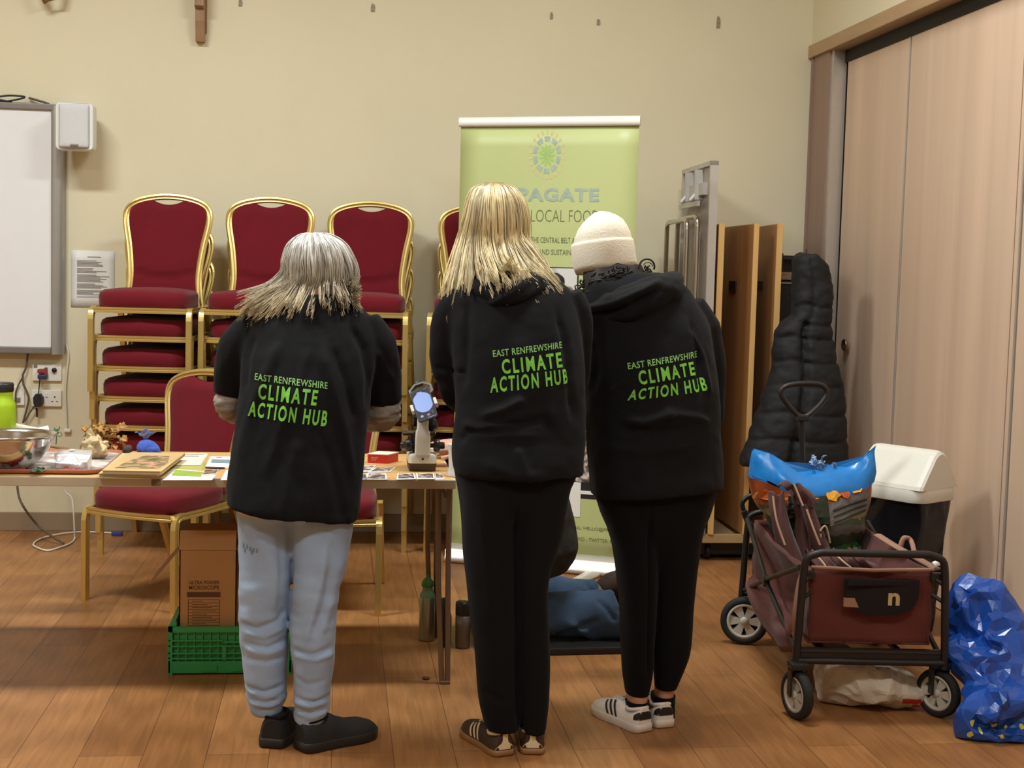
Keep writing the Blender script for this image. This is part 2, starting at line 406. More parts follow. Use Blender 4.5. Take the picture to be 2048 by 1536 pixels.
# ---- torn tape left on the wall
m_tape = mat('old_tape', (150, 134, 108), .5, var=.3, nscale=60)
TL = ['scrap of old tape on the upper wall just right of the timber foot', 'scrap of old tape high on the wall above the third chair stack', 'small scrap of tape on the wall straight above the banner logo', 'tiny scrap of tape on the wall above the top rail, right of the logo',
      'dark scrap of tape on the wall high between banner and partition']
for (px, py, w, h), lb in zip([(481, 5, 7, 14), (746, 15, 8, 16), (1103, 31, 6, 14), (1197, 44, 7, 12), (1437, 44, 8, 24)], TL):
    p = atY(px, py, WY-.003); k = WY/FPX
    b = MB(); b.prism([(-w/2*k, -h/2*k), (w*.4*k, -h/2*k), (w/2*k, 0), (w*.3*k, h*.4*k), (-w*.3*k, h/2*k), (-w*.45*k, h*.1*k)], p, (1, 0, 0), (0, 0, 1), .002)
    single('tape_scrap', b, m_tape, lb, 'tape', 'torn tape scraps on the back wall')

# ---- whiteboard
m_white = mat('whiteboard_enamel', (238, 236, 236), .25, var=.01)
m_alum2 = mat('satin_grey_frame', (170, 166, 160), .38, .5, var=.04)
m_grey = mat('board_grey_rail', (128, 120, 112), .5, .2, var=.05)
yb = WY-.05
a = atY(0, 208, yb); c = atY(104, 694, yb); e = atY(128, 708, yb); t0 = atY(104, 222, yb)
xw0 = e.x-1.75
wb = thing('whiteboard', 'big whiteboard in a grey aluminium frame beside the white speaker', 'whiteboard', ((xw0+e.x)/2, WY-.03, e.z))
obj('writing_surface', MB().box(((xw0+c.x)/2, yb, (c.z+t0.z)/2), (c.x-xw0, .03, t0.z-c.z)), m_white, wb)
ht, hb = a.z-t0.z, c.z-e.z
obj('top_rail', MB().box(((xw0+e.x)/2, yb-.004, t0.z+ht/2+.004), (e.x-xw0, .05, ht+.008), bev=.006), m_grey, wb)
obj('bottom_rail', MB().box(((xw0+c.x)/2, yb-.004, e.z+hb/2), (c.x-xw0, .05, hb), bev=.006), m_grey, wb)
b = MB(); w = e.x-c.x
b.loft([[(c.x, yb+.03, z), (c.x, yb-.026, z), (c.x+w*.3, yb-.03, z), (c.x+w*.7, yb-.022, z), (c.x+w, yb+.0, z), (c.x+w, yb+.03, z)] for z in (e.z-.002, t0.z+ht)])
obj('side_rail', b, m_alum2, wb)

# ---- loudspeaker
m_spk = mat('speaker_white_plastic', (232, 230, 226), .45, var=.01)
m_gri = mat('speaker_grille_cloth', (214, 213, 212), .7, var=.03, nscale=200, bump=.5, bscale=500)
m_badge = mat('badge_grey', (120, 110, 100), .4)
p0, p1 = atY(110, 203, WY-.26), atY(187, 302, WY-.26); cx, cz = (p0.x+p1.x)/2, (p0.z+p1.z)/2; w, h = p1.x-p0.x, p0.z-p1.z
sp = thing('wall_speaker', 'white loudspeaker on the wall at the whiteboard corner', 'speaker', (cx, WY-.15, cz-h/2))
def rrect(w, h, r, n=5):
    o = []
    for sx, sy, a0 in ((1, 1, 0), (-1, 1, 90), (-1, -1, 180), (1, -1, 270)):
        for i in range(n+1):
            t = math.radians(a0+90*i/n); o.append((sx*(w/2-r)+r*math.cos(t), sy*(h/2-r)+r*math.sin(t)))
    return o
def bulge_box(cx, cz, w, h, yf, yb_, r, k=1.0):
    b = MB()
    rings = []
    for y, s in ((yb_, .78), (yb_-.02, .84), ((yf+yb_)/2, .97), (yf+.02, 1.0), (yf+.006, .985), (yf, .95)):
        rings.append([Vector((cx+x*s, y-(.012*k*(1-(2*x/w)**2) if y < yf+.03 else 0), cz+z*(s if s < .9 else 1-(1-s)*.6))) for x, z in rrect(w, h, r)])
    return b.loft(rings)
obj('cabinet', bulge_box(cx, cz, w, h, WY-.26, WY-.06, .022), m_spk, sp)
g = MB(); g.grid(lambda u, v: (cx+(u-.5)*w*.78, WY-.268-.010*(1-((u-.5)*1.56)**2)-.004*min(1, 12*u, 12*(1-u), 12*v, 12*(1-v)), cz+(v-.5)*h*.9), 16, 16, thick=.004)
obj('grille', g, m_gri, sp)
obj('badge', MB().box((cx+.004, WY-.285, cz-h*.40), (.038, .006, .011), bev=.004), m_badge, sp)
obj('bracket', MB().tube([(cx, WY-.005, cz), (cx, WY-.08, cz)], .018, 10), m_spk, sp)

# ---- leads lying on the whiteboard
m_blk = mat('black_rubber', (28, 26, 24), .55, var=.1)
m_wcab = mat('white_cable_plastic', (222, 214, 200), .5, var=.03)
m_gcab = mat('grey_brown_cable', (92, 80, 62), .55, var=.08)
def cable(name, pts, r, m, label, cat='cable', group=None, k=6):
    return single(name, MB().tube(catmull(pts, k), r, 7), m, label, cat, group)
P = lambda l, y: [atY(a, b, y) for a, b in l]
cable('cable', [atY(-60, 196, WY-.06), atY(-10, 194, WY-.07), atY(20, 191, WY-.06), atY(50, 194, WY-.05), atY(30, 200, WY-.06), atY(0, 205, WY-.055)], .005, m_blk, 'black lead looping along the whiteboard top edge', group='leads above the whiteboard')
cable('cable', [atY(-60, 190, WY-.04), atY(-10, 199, WY-.05), atY(10, 202, WY-.05), atY(24, 206, WY-.05)], .006, m_blk, 'short thick black lead ending on the whiteboard top rail', group='leads above the whiteboard')
b = MB().tube(catmull([atY(58, 196, WY-.02), atY(72, 200, WY-.03), atY(95, 207, WY-.03), atY(101, 212, WY-.03)], 5), .006, 7)
single('cable', b, m_gcab, 'pale grey lead going behind the speaker from the whiteboard top', 'cable', 'leads above the whiteboard')

# ---- notice
m_paper = mat('white_paper', (236, 233, 226), .8, var=.01)
m_ink = mat('grey_print', (120, 116, 112), .8)
p0, p1 = atY(142, 500, WY-.004), atY(229, 616, WY-.004)
b = MB(); W, Hh = p1.x-p0.x, p0.z-p1.z
b.grid(lambda u, v: (p0.x+u*W, WY-.003-.004*math.sin(pi*u)*v, p1.z+v*Hh), 6, 6, thick=.0008)
rr = random.Random(3); y = p0.z-.035
def rule(b, x, z, l, m=1, t=.0022): b.box((x+l/2, WY-.0085, z), (l, .0006, t), m=m)
rule(b, p0.x+W*.38, y+.002, W*.3, t=.003); y -= .018
for k in range(26):
    if k in (5, 9, 15, 19, 23): y -= .006
    if y < p1.z+.05: break
    rule(b, p0.x+W*.14, y, W*rr.uniform(.35, .74)); y -= .0068
single('notice', b, [m_paper, m_ink], 'white printed notice sheet taped to the wall near the first chair stack', 'notice')

# ---- plates and plugs under the whiteboard
m_plate = mat('white_socket_plastic', (236, 230, 218), .4, var=.01)
m_redp = mat('red_brown_plug', (140, 54, 44), .5); m_blup = mat('navy_plug', (46, 48, 84), .5)
def plate(name, label, xa, ya, xb, yb_, cat):
    p0, p1 = atY(xa, ya, WY), atY(xb, yb_, WY); t = thing(name, label, cat, ((p0.x+p1.x)/2, WY, p1.z))
    obj('face_plate', MB().box(((p0.x+p1.x)/2, WY-.008, (p0.z+p1.z)/2), (p1.x-p0.x, .016, p0.z-p1.z), bev=.004), m_plate, t); return t, p0, p1
t, p0, p1 = plate('connection_plate', 'white wall plate with red and blue video plugs under the whiteboard', 66, 727, 124, 762, 'wall plate')
q = atY(84, 742, WY-.03); b = MB(); b.box(q, (.04, .05, .022), bev=.006); b.box(q+Vector((.02, .0, -.006)), (.012, .05, .05), bev=.004); obj('red_plug', b, m_redp, t)
q = atY(86, 753, WY-.035); b = MB(); b.box(q, (.046, .06, .024), bev=.007); obj('blue_plug', b, m_blup, t)
q = atY(109, 740, WY-.017); obj('round_connector', MB().lathe([(.001, 0), (.012, 0), (.012, .012), (.001, .012)], q, 18, rot=rotm('X', 90)), m_blk, t)
q = atY(71, 732, WY-.017); obj('data_port', MB().box(q, (.018, .004, .016)), m_grey, t)
t, p0, p1 = plate('double_socket', 'white double power socket holding a black plug, below the video plate', 64, 779, 124, 813, 'socket')
b = MB()
for px, py in ((109.5, 794), (104.5, 803), (114, 803)): b.box(atY(px, py, WY-.0165), (.007, .002, .005) if py > 800 else (.006, .002, .009))
obj('pin_holes', b, m_blk, t)
obj('switch', MB().box(atY(93, 790, WY-.018), (.012, .008, .022), bev=.003), m_plate, t)
q = atY(77, 800, WY-.04); b = MB(); b.prism([(-.022, -.02), (-.012, -.034), (.012, -.034), (.022, -.02), (.024, .012), (.012, .032), (-.012, .032), (-.024, .012)], q+Vector((0, .02, 0)), (1, 0, 0), (0, 0, 1), .04)
obj('plug', b, m_blk, t)
t, p0, p1 = plate('single_socket', 'white single wall plate half behind the lime bottle', 28, 772, 50, 810, 'socket')
obj('switch', MB().box(atY(37, 799, WY-.02), (.018, .014, .02), bev=.003), m_grey, t)
y = WY-.03
cable('cable', P([(56, 706), (52, 735), (46, 750), (47, 768), (57, 792), (55, 812), (46, 846)], y), .0055, m_gcab, 'thicker brown lead dropping from under the whiteboard', group='leads on the wall under the whiteboard')
cable('cable', P([(47, 752), (38, 768), (32, 784), (31, 800), (31.5, 825), (31, 845)], y), .0045, m_gcab, 'thin dark lead branching behind the lime bottle', group='leads on the wall under the whiteboard')
cable('cable', P([(80, 756), (78.5, 772), (77, 788)], WY-.045), .003, m_blk, 'short black lead between the blue plug and the black plug', group='leads on the wall under the whiteboard')
cable('cable', P([(73, 816), (74, 826), (74, 834)], WY-.035), .005, m_blk, 'stub of black lead under the black plug', group='leads on the wall under the whiteboard')
cable('cable', P([(69, 812), (58, 828), (49, 843)], WY-.035), .004, m_gcab, 'brown lead slanting from the black plug to the table', group='leads on the wall under the whiteboard')
cable('cable', P([(133, 690), (137, 710), (134, 740), (131, 780), (132, 815), (134, 858)], WY-.012), .005, m_wcab, 'thin cream lead running down the wall beside the sockets', group='leads on the wall under the whiteboard')
obj_ = single('cable_outlet', MB().box(atY(135, 861, WY-.012), (.035, .022, .018), bev=.005), m_plate, 'small cream outlet cover at the foot of the cream lead', 'outlet')
f1 = atZ(128, 1087, .008)
cable('cable', [atY(34, 905, WY-.25), atY(35, 975, WY-.25), atY(45, 1010, WY-.35), atY(75, 1050, f1.y+.1), atY(103, 1072, f1.y+.03), f1], .006, m_gcab, 'brown lead hanging under the table down to the floor', group='leads under the table')
fl = [atZ(a, b, .006) for a, b in ((149, 1078), (140, 1087), (122, 1094), (95, 1101), (72, 1094), (67, 1088), (80, 1078), (110, 1070), (150, 1064.5), (185, 1064), (226, 1066))]
cable('cable', [atY(126, 905, WY-.2), atY(127, 975, WY-.2), atY(143, 995, WY-.22), atY(147, 1020, fl[0].y), atY(149, 1060, fl[0].y)]+fl, .005, m_wcab, 'white network lead lying in a loop on the floor by the skirting', group='leads under the table')
q = atZ(234, 1067, .012); single('cable_plug', MB().box(q, (.055, .03, .022), bev=.005), mat('blue_plug_plastic', (58, 66, 150), .5), 'blue plug at the end of the white floor lead', 'plug')

# ---- ceiling lamps (they give the light)
m_lampb = mat('lamp_housing', (235, 235, 232), .5); m_diff = mat('lamp_diffuser', (255, 240, 214), .5, emit=((255, 232, 190), 3.0))
LL = ['over the table end and chair stacks', 'over the standing people', 'behind the viewer on the whiteboard side', 'behind the viewer on the partition side']
for (x, y, w), lb in zip(LAMPS, LL):
    t = thing('ceiling_lamp', 'long white ceiling lamp '+lb, 'lamp', (x, y, ROOM_H-.12), group='ceiling lamps')
    obj('housing', MB().box((x, y, ROOM_H-.05), (1.22, .36, .10), bev=.01), m_lampb, t)
    obj('diffuser', MB().box((x, y, ROOM_H-.108), (1.16, .31, .016), bev=.004), m_diff, t)
# ================================================================ chairs
def fab(name, c, rough=.85, var=.1, bump=.25, bscale=420, nscale=9): return mat(name, c, rough, var=var, nscale=nscale, bump=bump, bscale=bscale, spec=.2, sheen=.12 if sum(c) > 120 else .03)
m_red = fab('burgundy_weave', (106, 15, 27), var=.06)
m_gold = mat('brushed_gold', (216, 190, 120), .36, .82, var=.04, nscale=4)
m_under = mat('seat_underside', (34, 24, 22), .9)
def bar(b, pts, w, d, k=0):
    """ribbed rectangular tube: w = half width across, d = half depth"""
    P = [Vector(p) for p in pts]; n = len(P); prof = [(-1, -1), (1, -1), (1, -.35), (.86, -.2), (.86, .2), (1, .35), (1, 1), (-1, 1), (-1, .35), (-.86, .2), (-.86, -.2), (-1, -.35)]
    rings = []; side = Vector((1, 0, 0))
    for i in range(n):
        t = (P[min(i+1, n-1)]-P[max(i-1, 0)]).normalized(); s = side-t*side.dot(t)
        if s.length < .2: s = Vector((0, 1, 0))-t*t.y
        s.normalize(); q = t.cross(s)
        rings.append([P[i]+s*(x*w)+q*(y*d) for x, y in prof])
    return b.loft(rings, smooth=False)
def make_chair(label, group):
    t = thing('banquet_chair', label, 'chair', group=group)
    # cushion
    b = MB(); rings = []
    for z, s, dy in ((.393, .95, 0), (.397, .985, 0), (.42, 1.0, 0), (.455, 1.0, 0), (.470, .975, 0), (.479, .90, 0), (.484, .6, 0), (.485, .2, 0)):
        r = []
        for p in sring((0, 0, z), .214*s, .225*s, 40, 5.5):
            k = 1-.11*max(0, (p.y+.05)/.25)                       # narrower at the back
            cr = -.016*max(0, 1-abs(p.x)/.2)*(1 if p.y < -.1 else 0)*(1 if z > .4 else .4)   # rounded front edge
            drop = -.010*max(0, (-p.y-.12)/.1)**2 if z > .44 else 0
            r.append(Vector((p.x*k, p.y-.015+cr, p.z+drop+.006*math.cos(p.x*9) * (1 if z > .45 else 0))))
        rings.append(r)
    obj('seat', b.loft(rings), m_red, t, local=True)
    # frame under the cushion
    b = MB(); zf = .385
    bar(b, [(-.214, -.232, zf), (-.12, -.246, zf), (0, -.25, zf), (.12, -.246, zf), (.214, -.232, zf)], .010, .0125) if 0 else None
    pts = catmull([(-.216, -.225, zf), (-.12, -.24, zf), (0, -.245, zf), (.12, -.24, zf), (.216, -.225, zf)], 3)
    prof = [(-.011, -.013), (.011, -.013), (.011, -.004), (.007, 0), (.011, .004), (.011, .013), (-.011, .013)]
    b.loft([[Vector((p.x, p.y-a, p.z+c)) for a, c in prof] for p in pts], smooth=False)
    for s in (-1, 1):
        b.loft([[Vector((s*(x+a), y, zf+c)) for a, c in prof] for x, y in ((.216, -.21), (.208, 0), (.192, .215))], smooth=False)
    b.loft([[Vector((x, .21+a, zf+c)) for a, c in prof] for x in (-.205, .205)], smooth=False)
    b.box((0, -.01, .386), (.39, .40, .008), m=1)
    obj('seat_frame', b, [m_gold, m_under], t, local=True)
    for s in (-1, 1):
        b = MB(); bar(b, catmull([(s*.226, -.15, .388), (s*.227, -.19, .388), (s*.228, -.216, .374), (s*.229, -.226, .34)], 4)+[Vector((s*.229, -.226, .2)), Vector((s*.230, -.226, 0))], .0125, .0125)
        obj('leg', b, m_gold, t, local=True)
    for s in (-1, 1):
        b = MB(); bar(b, [(s*.214, .205, .402), (s*.215, .234, .34), (s*.219, .306, .18), (s*.224, .387, 0)], .012, .0125); obj('leg', b, m_gold, t, local=True)
    # crown back: outline half
    half = [(.186, .40), (.176, .47), (.170, .54), (.174, .61), (.186, .70), (.200, .77), (.208, .82), (.206, .862), (.186, .896), (.14, .920), (.07, .936), (0, .941)]
    yb_ = lambda z: .212+max(0, z-.42)*.20
    out = [Vector((-x, yb_(z), z)) for x, z in half]+[Vector((x, yb_(z), z)) for x, z in half[-2::-1]]
    out = catmull(out, 3)
    rings = []
    for i in range(len(out)):
        tt = (out[min(i+1, len(out)-1)]-out[max(i-1, 0)]).normalized(); q = Vector((0, 1, .2)).normalized(); s = tt.cross(q).normalized()
        rings.append([out[i]+s*(a*.0155)+q*(c*.012) for a, c in ((-1, -.6), (-.5, -1), (-.2, -.75), (.2, -.75), (.5, -1), (1, -.6), (1, .8), (-1, .8))])
    obj('back_frame', MB().loft(rings, smooth=False), m_gold, t, local=True)
    # padded back inside the frame with a scooped grip at the top and a bolster seam low down
    b = MB(); nz, nx = 26, 14; zs = [.425+(.922-.425)*i/nz for i in range(nz+1)]; tb = [(z, x) for x, z in half[:-1]]+[(.941, .03)]
    def wx(z): return max(.02, interp([(z_, x_) for z_, x_ in tb], z)[0]-.008)
    def face(sgn):
        P = []
        for z in zs:
            r = []
            for j in range(nx+1):
                u = -1+2*j/nx; x = u*wx(z); zz = z
                top = .926-.026*max(0, 1-(x/.085)**2)             # grip cut-out
                if z > .86: zz = .86+(z-.86)*(top-.86)/(.922-.86)
                edge = (1-abs(u)**6)
                bul = .020*edge*(min(1, (zs[-1]-z)/.05+.15))
                seam = .575-.03*(1-u*u)
                if sgn < 0: bul -= .012*math.exp(-((zz-seam)/.010)**2)*edge; bul -= .010*(1 if zz < seam else 0)*edge
                r.append(Vector((x, yb_(zz)+sgn*(bul+.001)-.002, zz)))
            P.append(r)
        return P
    for sgn in (-1, 1):
        P = face(sgn); vs = [p for r in P for p in r]; k = nx+1
        fs = [(i*k+j, i*k+j+1, (i+1)*k+j+1, (i+1)*k+j) for i in range(nz) for j in range(nx)]
        b.add(vs, fs if sgn < 0 else [tuple(reversed(f)) for f in fs], True)
    obj('backrest', b, m_red, t, local=True); return t

ORD = ['topmost', 'second from the top', 'third from the top', 'fourth from the top', 'third from the floor', 'second from the floor', 'lowest']
STK = ['in the stack nearest the whiteboard', 'in the second stack from the whiteboard', 'in the third stack from the whiteboard', 'in the stack beside the green banner']
chair0 = make_chair('loose burgundy chair facing the table with its back to the first stack', 'loose chairs at the table')
def put(o, x, y, z, rz): o.location = (x, y, z); o.rotation_euler = (0, 0, rz)
fl_, fr_ = atZ(172, 1200), atZ(346, 1226); d = (fr_-fl_); rz = math.atan2(d.y, d.x); mid = (fl_+fr_)/2; bk = Vector((-math.sin(rz), math.cos(rz), 0))
q = mid+bk*.226; put(chair0, q.x, q.y, 0, rz)
chair0['label'] = 'loose burgundy gilt chair standing behind the cardboard box and the books'
c = copy_tree(chair0); q = atZ(763, 1230)+Vector((-.229, .226, 0)); put(c, q.x, q.y, 0, math.radians(-4)); c['label'] = 'loose burgundy gilt chair partly hidden behind the grey-haired person, near the microscope'
rz = math.radians(-7); ax = Vector((math.cos(rz), math.sin(rz), 0)); bk = Vector((-math.sin(rz), math.cos(rz), 0))
f1, f3, f4 = atZ(204, 1108), atZ(808, 1104), atZ(853, 1103)
f2 = atY(417, 1000, f1.y-.01); f2.z = 0
bases = [f1+ax*.229, f2+ax*.229, f3-ax*.229, f4+ax*.229]
zb = [HC-(y-526)*(f1.y-.13)/FPX for y in (619, 674, 734, 794, 852)]
lift = [z-.385 for z in zb]+[.12, 0.0]
lift[5] = (lift[4])*.48
for si, bp in enumerate(bases):
    for k in range(7):
        jj = 6-k; c = copy_tree(chair0); p = bp+bk*(.206-.028*jj)
        put(c, p.x+random.uniform(-.002, .002), p.y+0, lift[k], rz+random.uniform(-.002, .002))
        c['label'] = 'burgundy gilt chair %s %s' % (ORD[k], STK[si]); c['group'] = 'stacked burgundy chairs'

# ================================================================ table
TZ = .71
def T(px, py, h=0.0): return atZ(px, py, TZ+h)
ta, tb_ = T(912, 960), T(330, 903); tfy, tby = ta.y, tb_.y; txr = ta.x; txl = txr-1.83
def top_mat():
    m = mat('table_top_beech', (214, 168, 104), .38, var=.12, nscale=3, stretch=(.6, 7, 1), spec=.4); return m
m_top = top_mat(); m_edge = mat('table_edge_cream', (206, 192, 168), .5, var=.06, nscale=7)
m_leg = mat('table_leg_bronze', (132, 108, 86), .5, .25, var=.1, nscale=8)
t = thing('folding_table', 'long narrow folding table with beech top, carrying the display', 'table', ((txl+txr)/2, (tfy+tby)/2, 0))
b = MB(); b.box(((txl+txr)/2, (tfy+tby)/2, TZ-.016), (txr-txl, tby-tfy, .032), bev=.003, m=1); b.box(((txl+txr)/2, (tfy+tby)/2, TZ-.0015), (txr-txl-.016, tby-tfy-.016, .0038), m=0)
b.box((atY(312, 968, tfy).x, tfy-.001, TZ-.017), (.030, .003, .022), m=2)
obj('table_top', b, [m_top, m_edge, mat('edge_stain', (140, 122, 104), .7, var=.4, nscale=90)], t)
obj('apron_rail', MB().box(((txl+txr)/2, (tfy+tby)/2, TZ-.05), (txr-txl-.14, .05, .036)), m_leg, t)
for xe, s in ((txr, 1), (txl, -1)):
    for yt, yf in ((tfy+.05, tfy+.012), (tby-.05, tby-.03)):
        b = MB()
        for xo, xb_ in ((.055, .032), (.018, .012)):
            b.tube([(xe-s*xo, yt, TZ-.034), (xe-s*(xo*.8+xb_*.2), (yt+yf)/2, TZ*.5), (xe-s*xb_, yf, .004)], .0095, 8)
        b.box((xe-s*.022, yf, .006), (.036, .024, .012), bev=.003)
        obj('leg', b, m_leg, t)
    obj('cross_bar', MB().tube([(xe-s*.03, tfy+.05, TZ-.06), (xe-s*.03, tby-.05, TZ-.06)], .009, 8), m_leg, t)

# ================================================================ roll-up banner
A = atZ(1177, 1152, 0); ang = math.radians(-25); bx = Vector((math.cos(ang), math.sin(ang), 0)); by = Vector((-math.sin(ang), math.cos(ang), 0)); A = A+by*.07
def onB(px, py, off=0.0):
    """photo pixel -> point on the banner sheet"""
    d = ray(px, py); n = by; k = (A+n*off-EYE).dot(n)/d.dot(n); return EYE+d*k
Lp, Rp = onB(922, 255), onB(1279, 243); w = (Rp-Lp).dot(bx); ztop = (Lp.z+Rp.z)/2
m_ban = mat('banner_print_green', (190, 198, 134), .45, var=.03, nscale=2)
m_sil = mat('banner_silver', (218, 212, 200), .3, .55, var=.03)
m_bblue = mat('banner_grey_blue', (160, 176, 160), .5, var=.12, nscale=40); m_bgrn = mat('banner_leaf_green', (160, 196, 110), .5, var=.06, nscale=60)
m_bray = mat('banner_ray_beige', (206, 192, 138), .5, var=.04); m_bink = mat('banner_ink', (104, 112, 78), .6, var=.1)
def photo_mat(name, cols, scale, seed):
    m = bpy.data.materials.new(name); m.use_nodes = True; nt = m.node_tree; b = nt.nodes['Principled BSDF']; N, L = nt.nodes.new, nt.links.new
    tc = N('ShaderNodeTexCoord'); mp = N('ShaderNodeMapping'); mp.inputs['Location'].default_value = (seed, seed*2, seed*.5); L(tc.outputs['Object'], mp.inputs[0])
    nz = N('ShaderNodeTexNoise'); nz.inputs['Scale'].default_value = scale; nz.inputs['Detail'].default_value = 5; nz.inputs['Distortion'].default_value = .6; L(mp.outputs[0], nz.inputs['Vector'])
    cr = N('ShaderNodeValToRGB'); e = cr.color_ramp.elements
    for i, (p, c) in enumerate(cols):
        if i < 2: e[i].position = p; e[i].color = rgb(*c)
        else: q = e.new(p); q.color = rgb(*c)
    L(nz.outputs[0], cr.inputs[0]); L(cr.outputs[0], b.inputs['Base Color']); b.inputs['Roughness'].default_value = .5; return m
m_ph1 = photo_mat('banner_photo_trees', [(.38, (96, 86, 72)), (.5, (214, 212, 208)), (.44, (150, 138, 120))], 9, 3)
m_ph2 = photo_mat('banner_photo_plot', [(.4, (66, 52, 50)), (.62, (214, 200, 192)), (.5, (120, 104, 98))], 26, 5)
bn = thing('rollup_banner', 'green printed roll-up banner with white top rail between chairs and folded tables', 'banner', (A.x, A.y, 0))
mid = (Lp+Rp)/2; c0 = Vector((mid.x, mid.y, 0)); zlo = .075
b = MB()
nrm = -by
def U(p): return (p-Vector((Lp.x, Lp.y, 0))).dot(bx)
def BP(u, z, off=0.0): return Vector((Lp.x, Lp.y, 0))+bx*u+nrm*off+Vector((0, 0, z))
def rect(u0, u1, z0, z1, off, m): b.add([BP(u0, z0, off), BP(u1, z0, off), BP(u1, z1, off), BP(u0, z1, off)], [(0, 1, 2, 3)], False, m)
b.grid(lambda u, v: BP(u*w, zlo+v*(ztop-zlo)), 8, 20, thick=.0012, m=0)
# logo: dashed ring, leaf burst, rays
o = onB(1094, 310); uc, zc = U(o), o.z; ru = (U(onB(1120, 310))-U(onB(1067, 310)))/2; rz_ = (onB(1094, 274).z-onB(1094, 346).z)/2
for i in range(10):
    t0_, t1_ = 2*pi*(i+.14)/10, 2*pi*(i+.86)/10; inner = [(t0_+(t1_-t0_)*k/5, .76) for k in range(6)]; outer = [(t1_-(t1_-t0_)*k/5, 1.04) for k in range(6)]
    b.add([BP(uc+ru*r*math.cos(t), zc+rz_*r*math.sin(t), .0012) for t, r in inner+outer], [tuple(range(12))], False, 1)
for i in range(11):
    t = 2*pi*i/11; dt = .22; b.add([BP(uc+ru*r*math.cos(a), zc+rz_*r*math.sin(a), .0012) for a, r in ((t, .04), (t-dt, .46), (t, .66), (t+dt, .46))], [(0, 1, 2, 3)], False, 2)
for i in range(22):
    t = 2*pi*(i+.5)/22; dt = .09; b.add([BP(uc+ru*r*math.cos(a), zc+rz_*r*math.sin(a), .001) for a, r in ((t-dt*.4, 1.12), (t+dt*.4, 1.12), (t+dt*.8, 1.38), (t-dt*.8, 1.38))], [(0, 1, 2, 3)], False, 3)
def btext(s, x0, y0, x1, y1, bold, m, sp=1.0):
    p, q = onB(x0, y0), onB(x1, y1); flat_text(b, s, BP(U(p), q.z, .0014), bx, (0, 0, 1), U(q)-U(p), p.z-q.z, bold, m, 0, sp)
btext('PROPAGATE', 953, 375, 1198, 404, .035, 1, 1.1)
btext('WORKING LOCAL FOOD', 950, 418, 1198, 445, -.018, 4)
btext('THE CENTRAL BELT AND', 1062, 474, 1163, 487, .0, 4); btext('ITY AND SUSTAINABLE', 1060, 498, 1165, 511, .0, 4)
def brect(x0, y0, x1, y1, off, m): p, q = onB(x0, y0), onB(x1, y1); rect(U(p), U(q), q.z, p.z, off, m)
brect(940, 530, 1152, 740, .0012, 8); brect(943, 532, 1149, 738, .0016, 5)
brect(960, 800, 1192, 999, .0012, 8); brect(963, 803, 1190, 966, .0016, 6); brect(963, 966, 1190, 990, .0016, 7)
brect(1122, 962, 1160, 1034, .0024, 7); brect(1122, 980, 1131, 1022, .003, 9)
for k in range(4): brect(1133, 966+k*5, 1137, 969+k*5, .003, 4)
btext('EMAIL: HELLO@PROPAGATE', 1136, 1050, 1263, 1069, .0, 4); btext('SCOTLAND - TWITTER: PROPAGATE', 1123, 1071, 1270, 1091, .0, 4)
obj('printed_sheet', b, [m_ban, m_bblue, m_bgrn, m_bray, m_bink, m_ph1, m_ph2, m_paper, m_dark, mat('banner_orange', (224, 150, 60), .5, var=.3, nscale=50)], bn)
b = MB(); rr = [[BP(u, ztop+z, y) for y, z in ((-.012, -.008), (.014, -.008), (.016, .006), (.016, .03), (.008, .037), (-.012, .037))] for u in (-.006, w+.006)]
b.loft(rr); obj('top_rail', b, mat('banner_rail_white', (240, 236, 226), .3, .2, var=.01), bn)
b = MB(); pr = [(-.10, .004), (.07, .004), (.072, .022), (.060, .030), (.058, .060), (.030, .082), (-.02, .088), (-.07, .07), (-.10, .03)]
b.loft([[BP(u, z, y) for y, z in pr] for u in (-.01, w+.01)]); obj('base_cassette', b, m_sil, bn)
for uf in (U(onB(1195, 1150)), w*.28):
    b = MB(); b.loft([[BP(uf+a-.035*s, z, .06+s*.18) for a, z in ((-.035, .002), (.035, .002), (.035, .010+.014*(1-s)), (-.035, .010+.014*(1-s)))] for s in (0, .5, .92, 1)]); obj('foot', b, m_sil, bn)
obj('pole', MB().tube([BP(w/2, .05, -.03), BP(w/2, ztop, -.03)], .009, 8), m_sil, bn)

# ================================================================ storage trolley with folded tables
m_ply = mat('plywood_face', (168, 118, 66), .5, var=.12, nscale=3, stretch=(4, 4, .5)); m_plye = mat('plywood_edge', (214, 168, 104), .55, var=.08, nscale=8, stretch=(5, 5, .4))
m_chr = mat('chrome_tube', (196, 190, 180), .22, .95, var=.03); m_gtab = mat('grey_table_board', (172, 160, 150), .5, var=.04, nscale=4); m_gtabe = mat('grey_table_rim', (196, 190, 182), .4, .3, var=.03)
m_trol = mat('trolley_beige_steel', (176, 148, 104), .5, .2, var=.05); m_cast = mat('castor_black', (24, 22, 20), .5)
YN, YF = 6.86, 7.56
tl, tr_ = atY(1403, 1085, YN), atY(1551, 1085, YN); zt0 = tl.z; zt1 = atY(1440, 1068, YN).z
t = thing('table_trolley', 'low beige storage trolley carrying folded tables on edge by the partition corner', 'trolley', ((tl.x+tr_.x)/2, (YN+YF)/2, 0))
b = MB(); b.box(((tl.x+tr_.x)/2, YN, (zt0+zt1)/2), (tr_.x-tl.x, .03, zt1-zt0), bev=.003); b.box(((tl.x+tr_.x)/2, YF, (zt0+zt1)/2), (tr_.x-tl.x, .03, zt1-zt0), bev=.003)
for x in (tl.x+.015, tr_.x-.015): b.box((x, (YN+YF)/2, (zt0+zt1)/2), (.03, YF-YN, zt1-zt0))
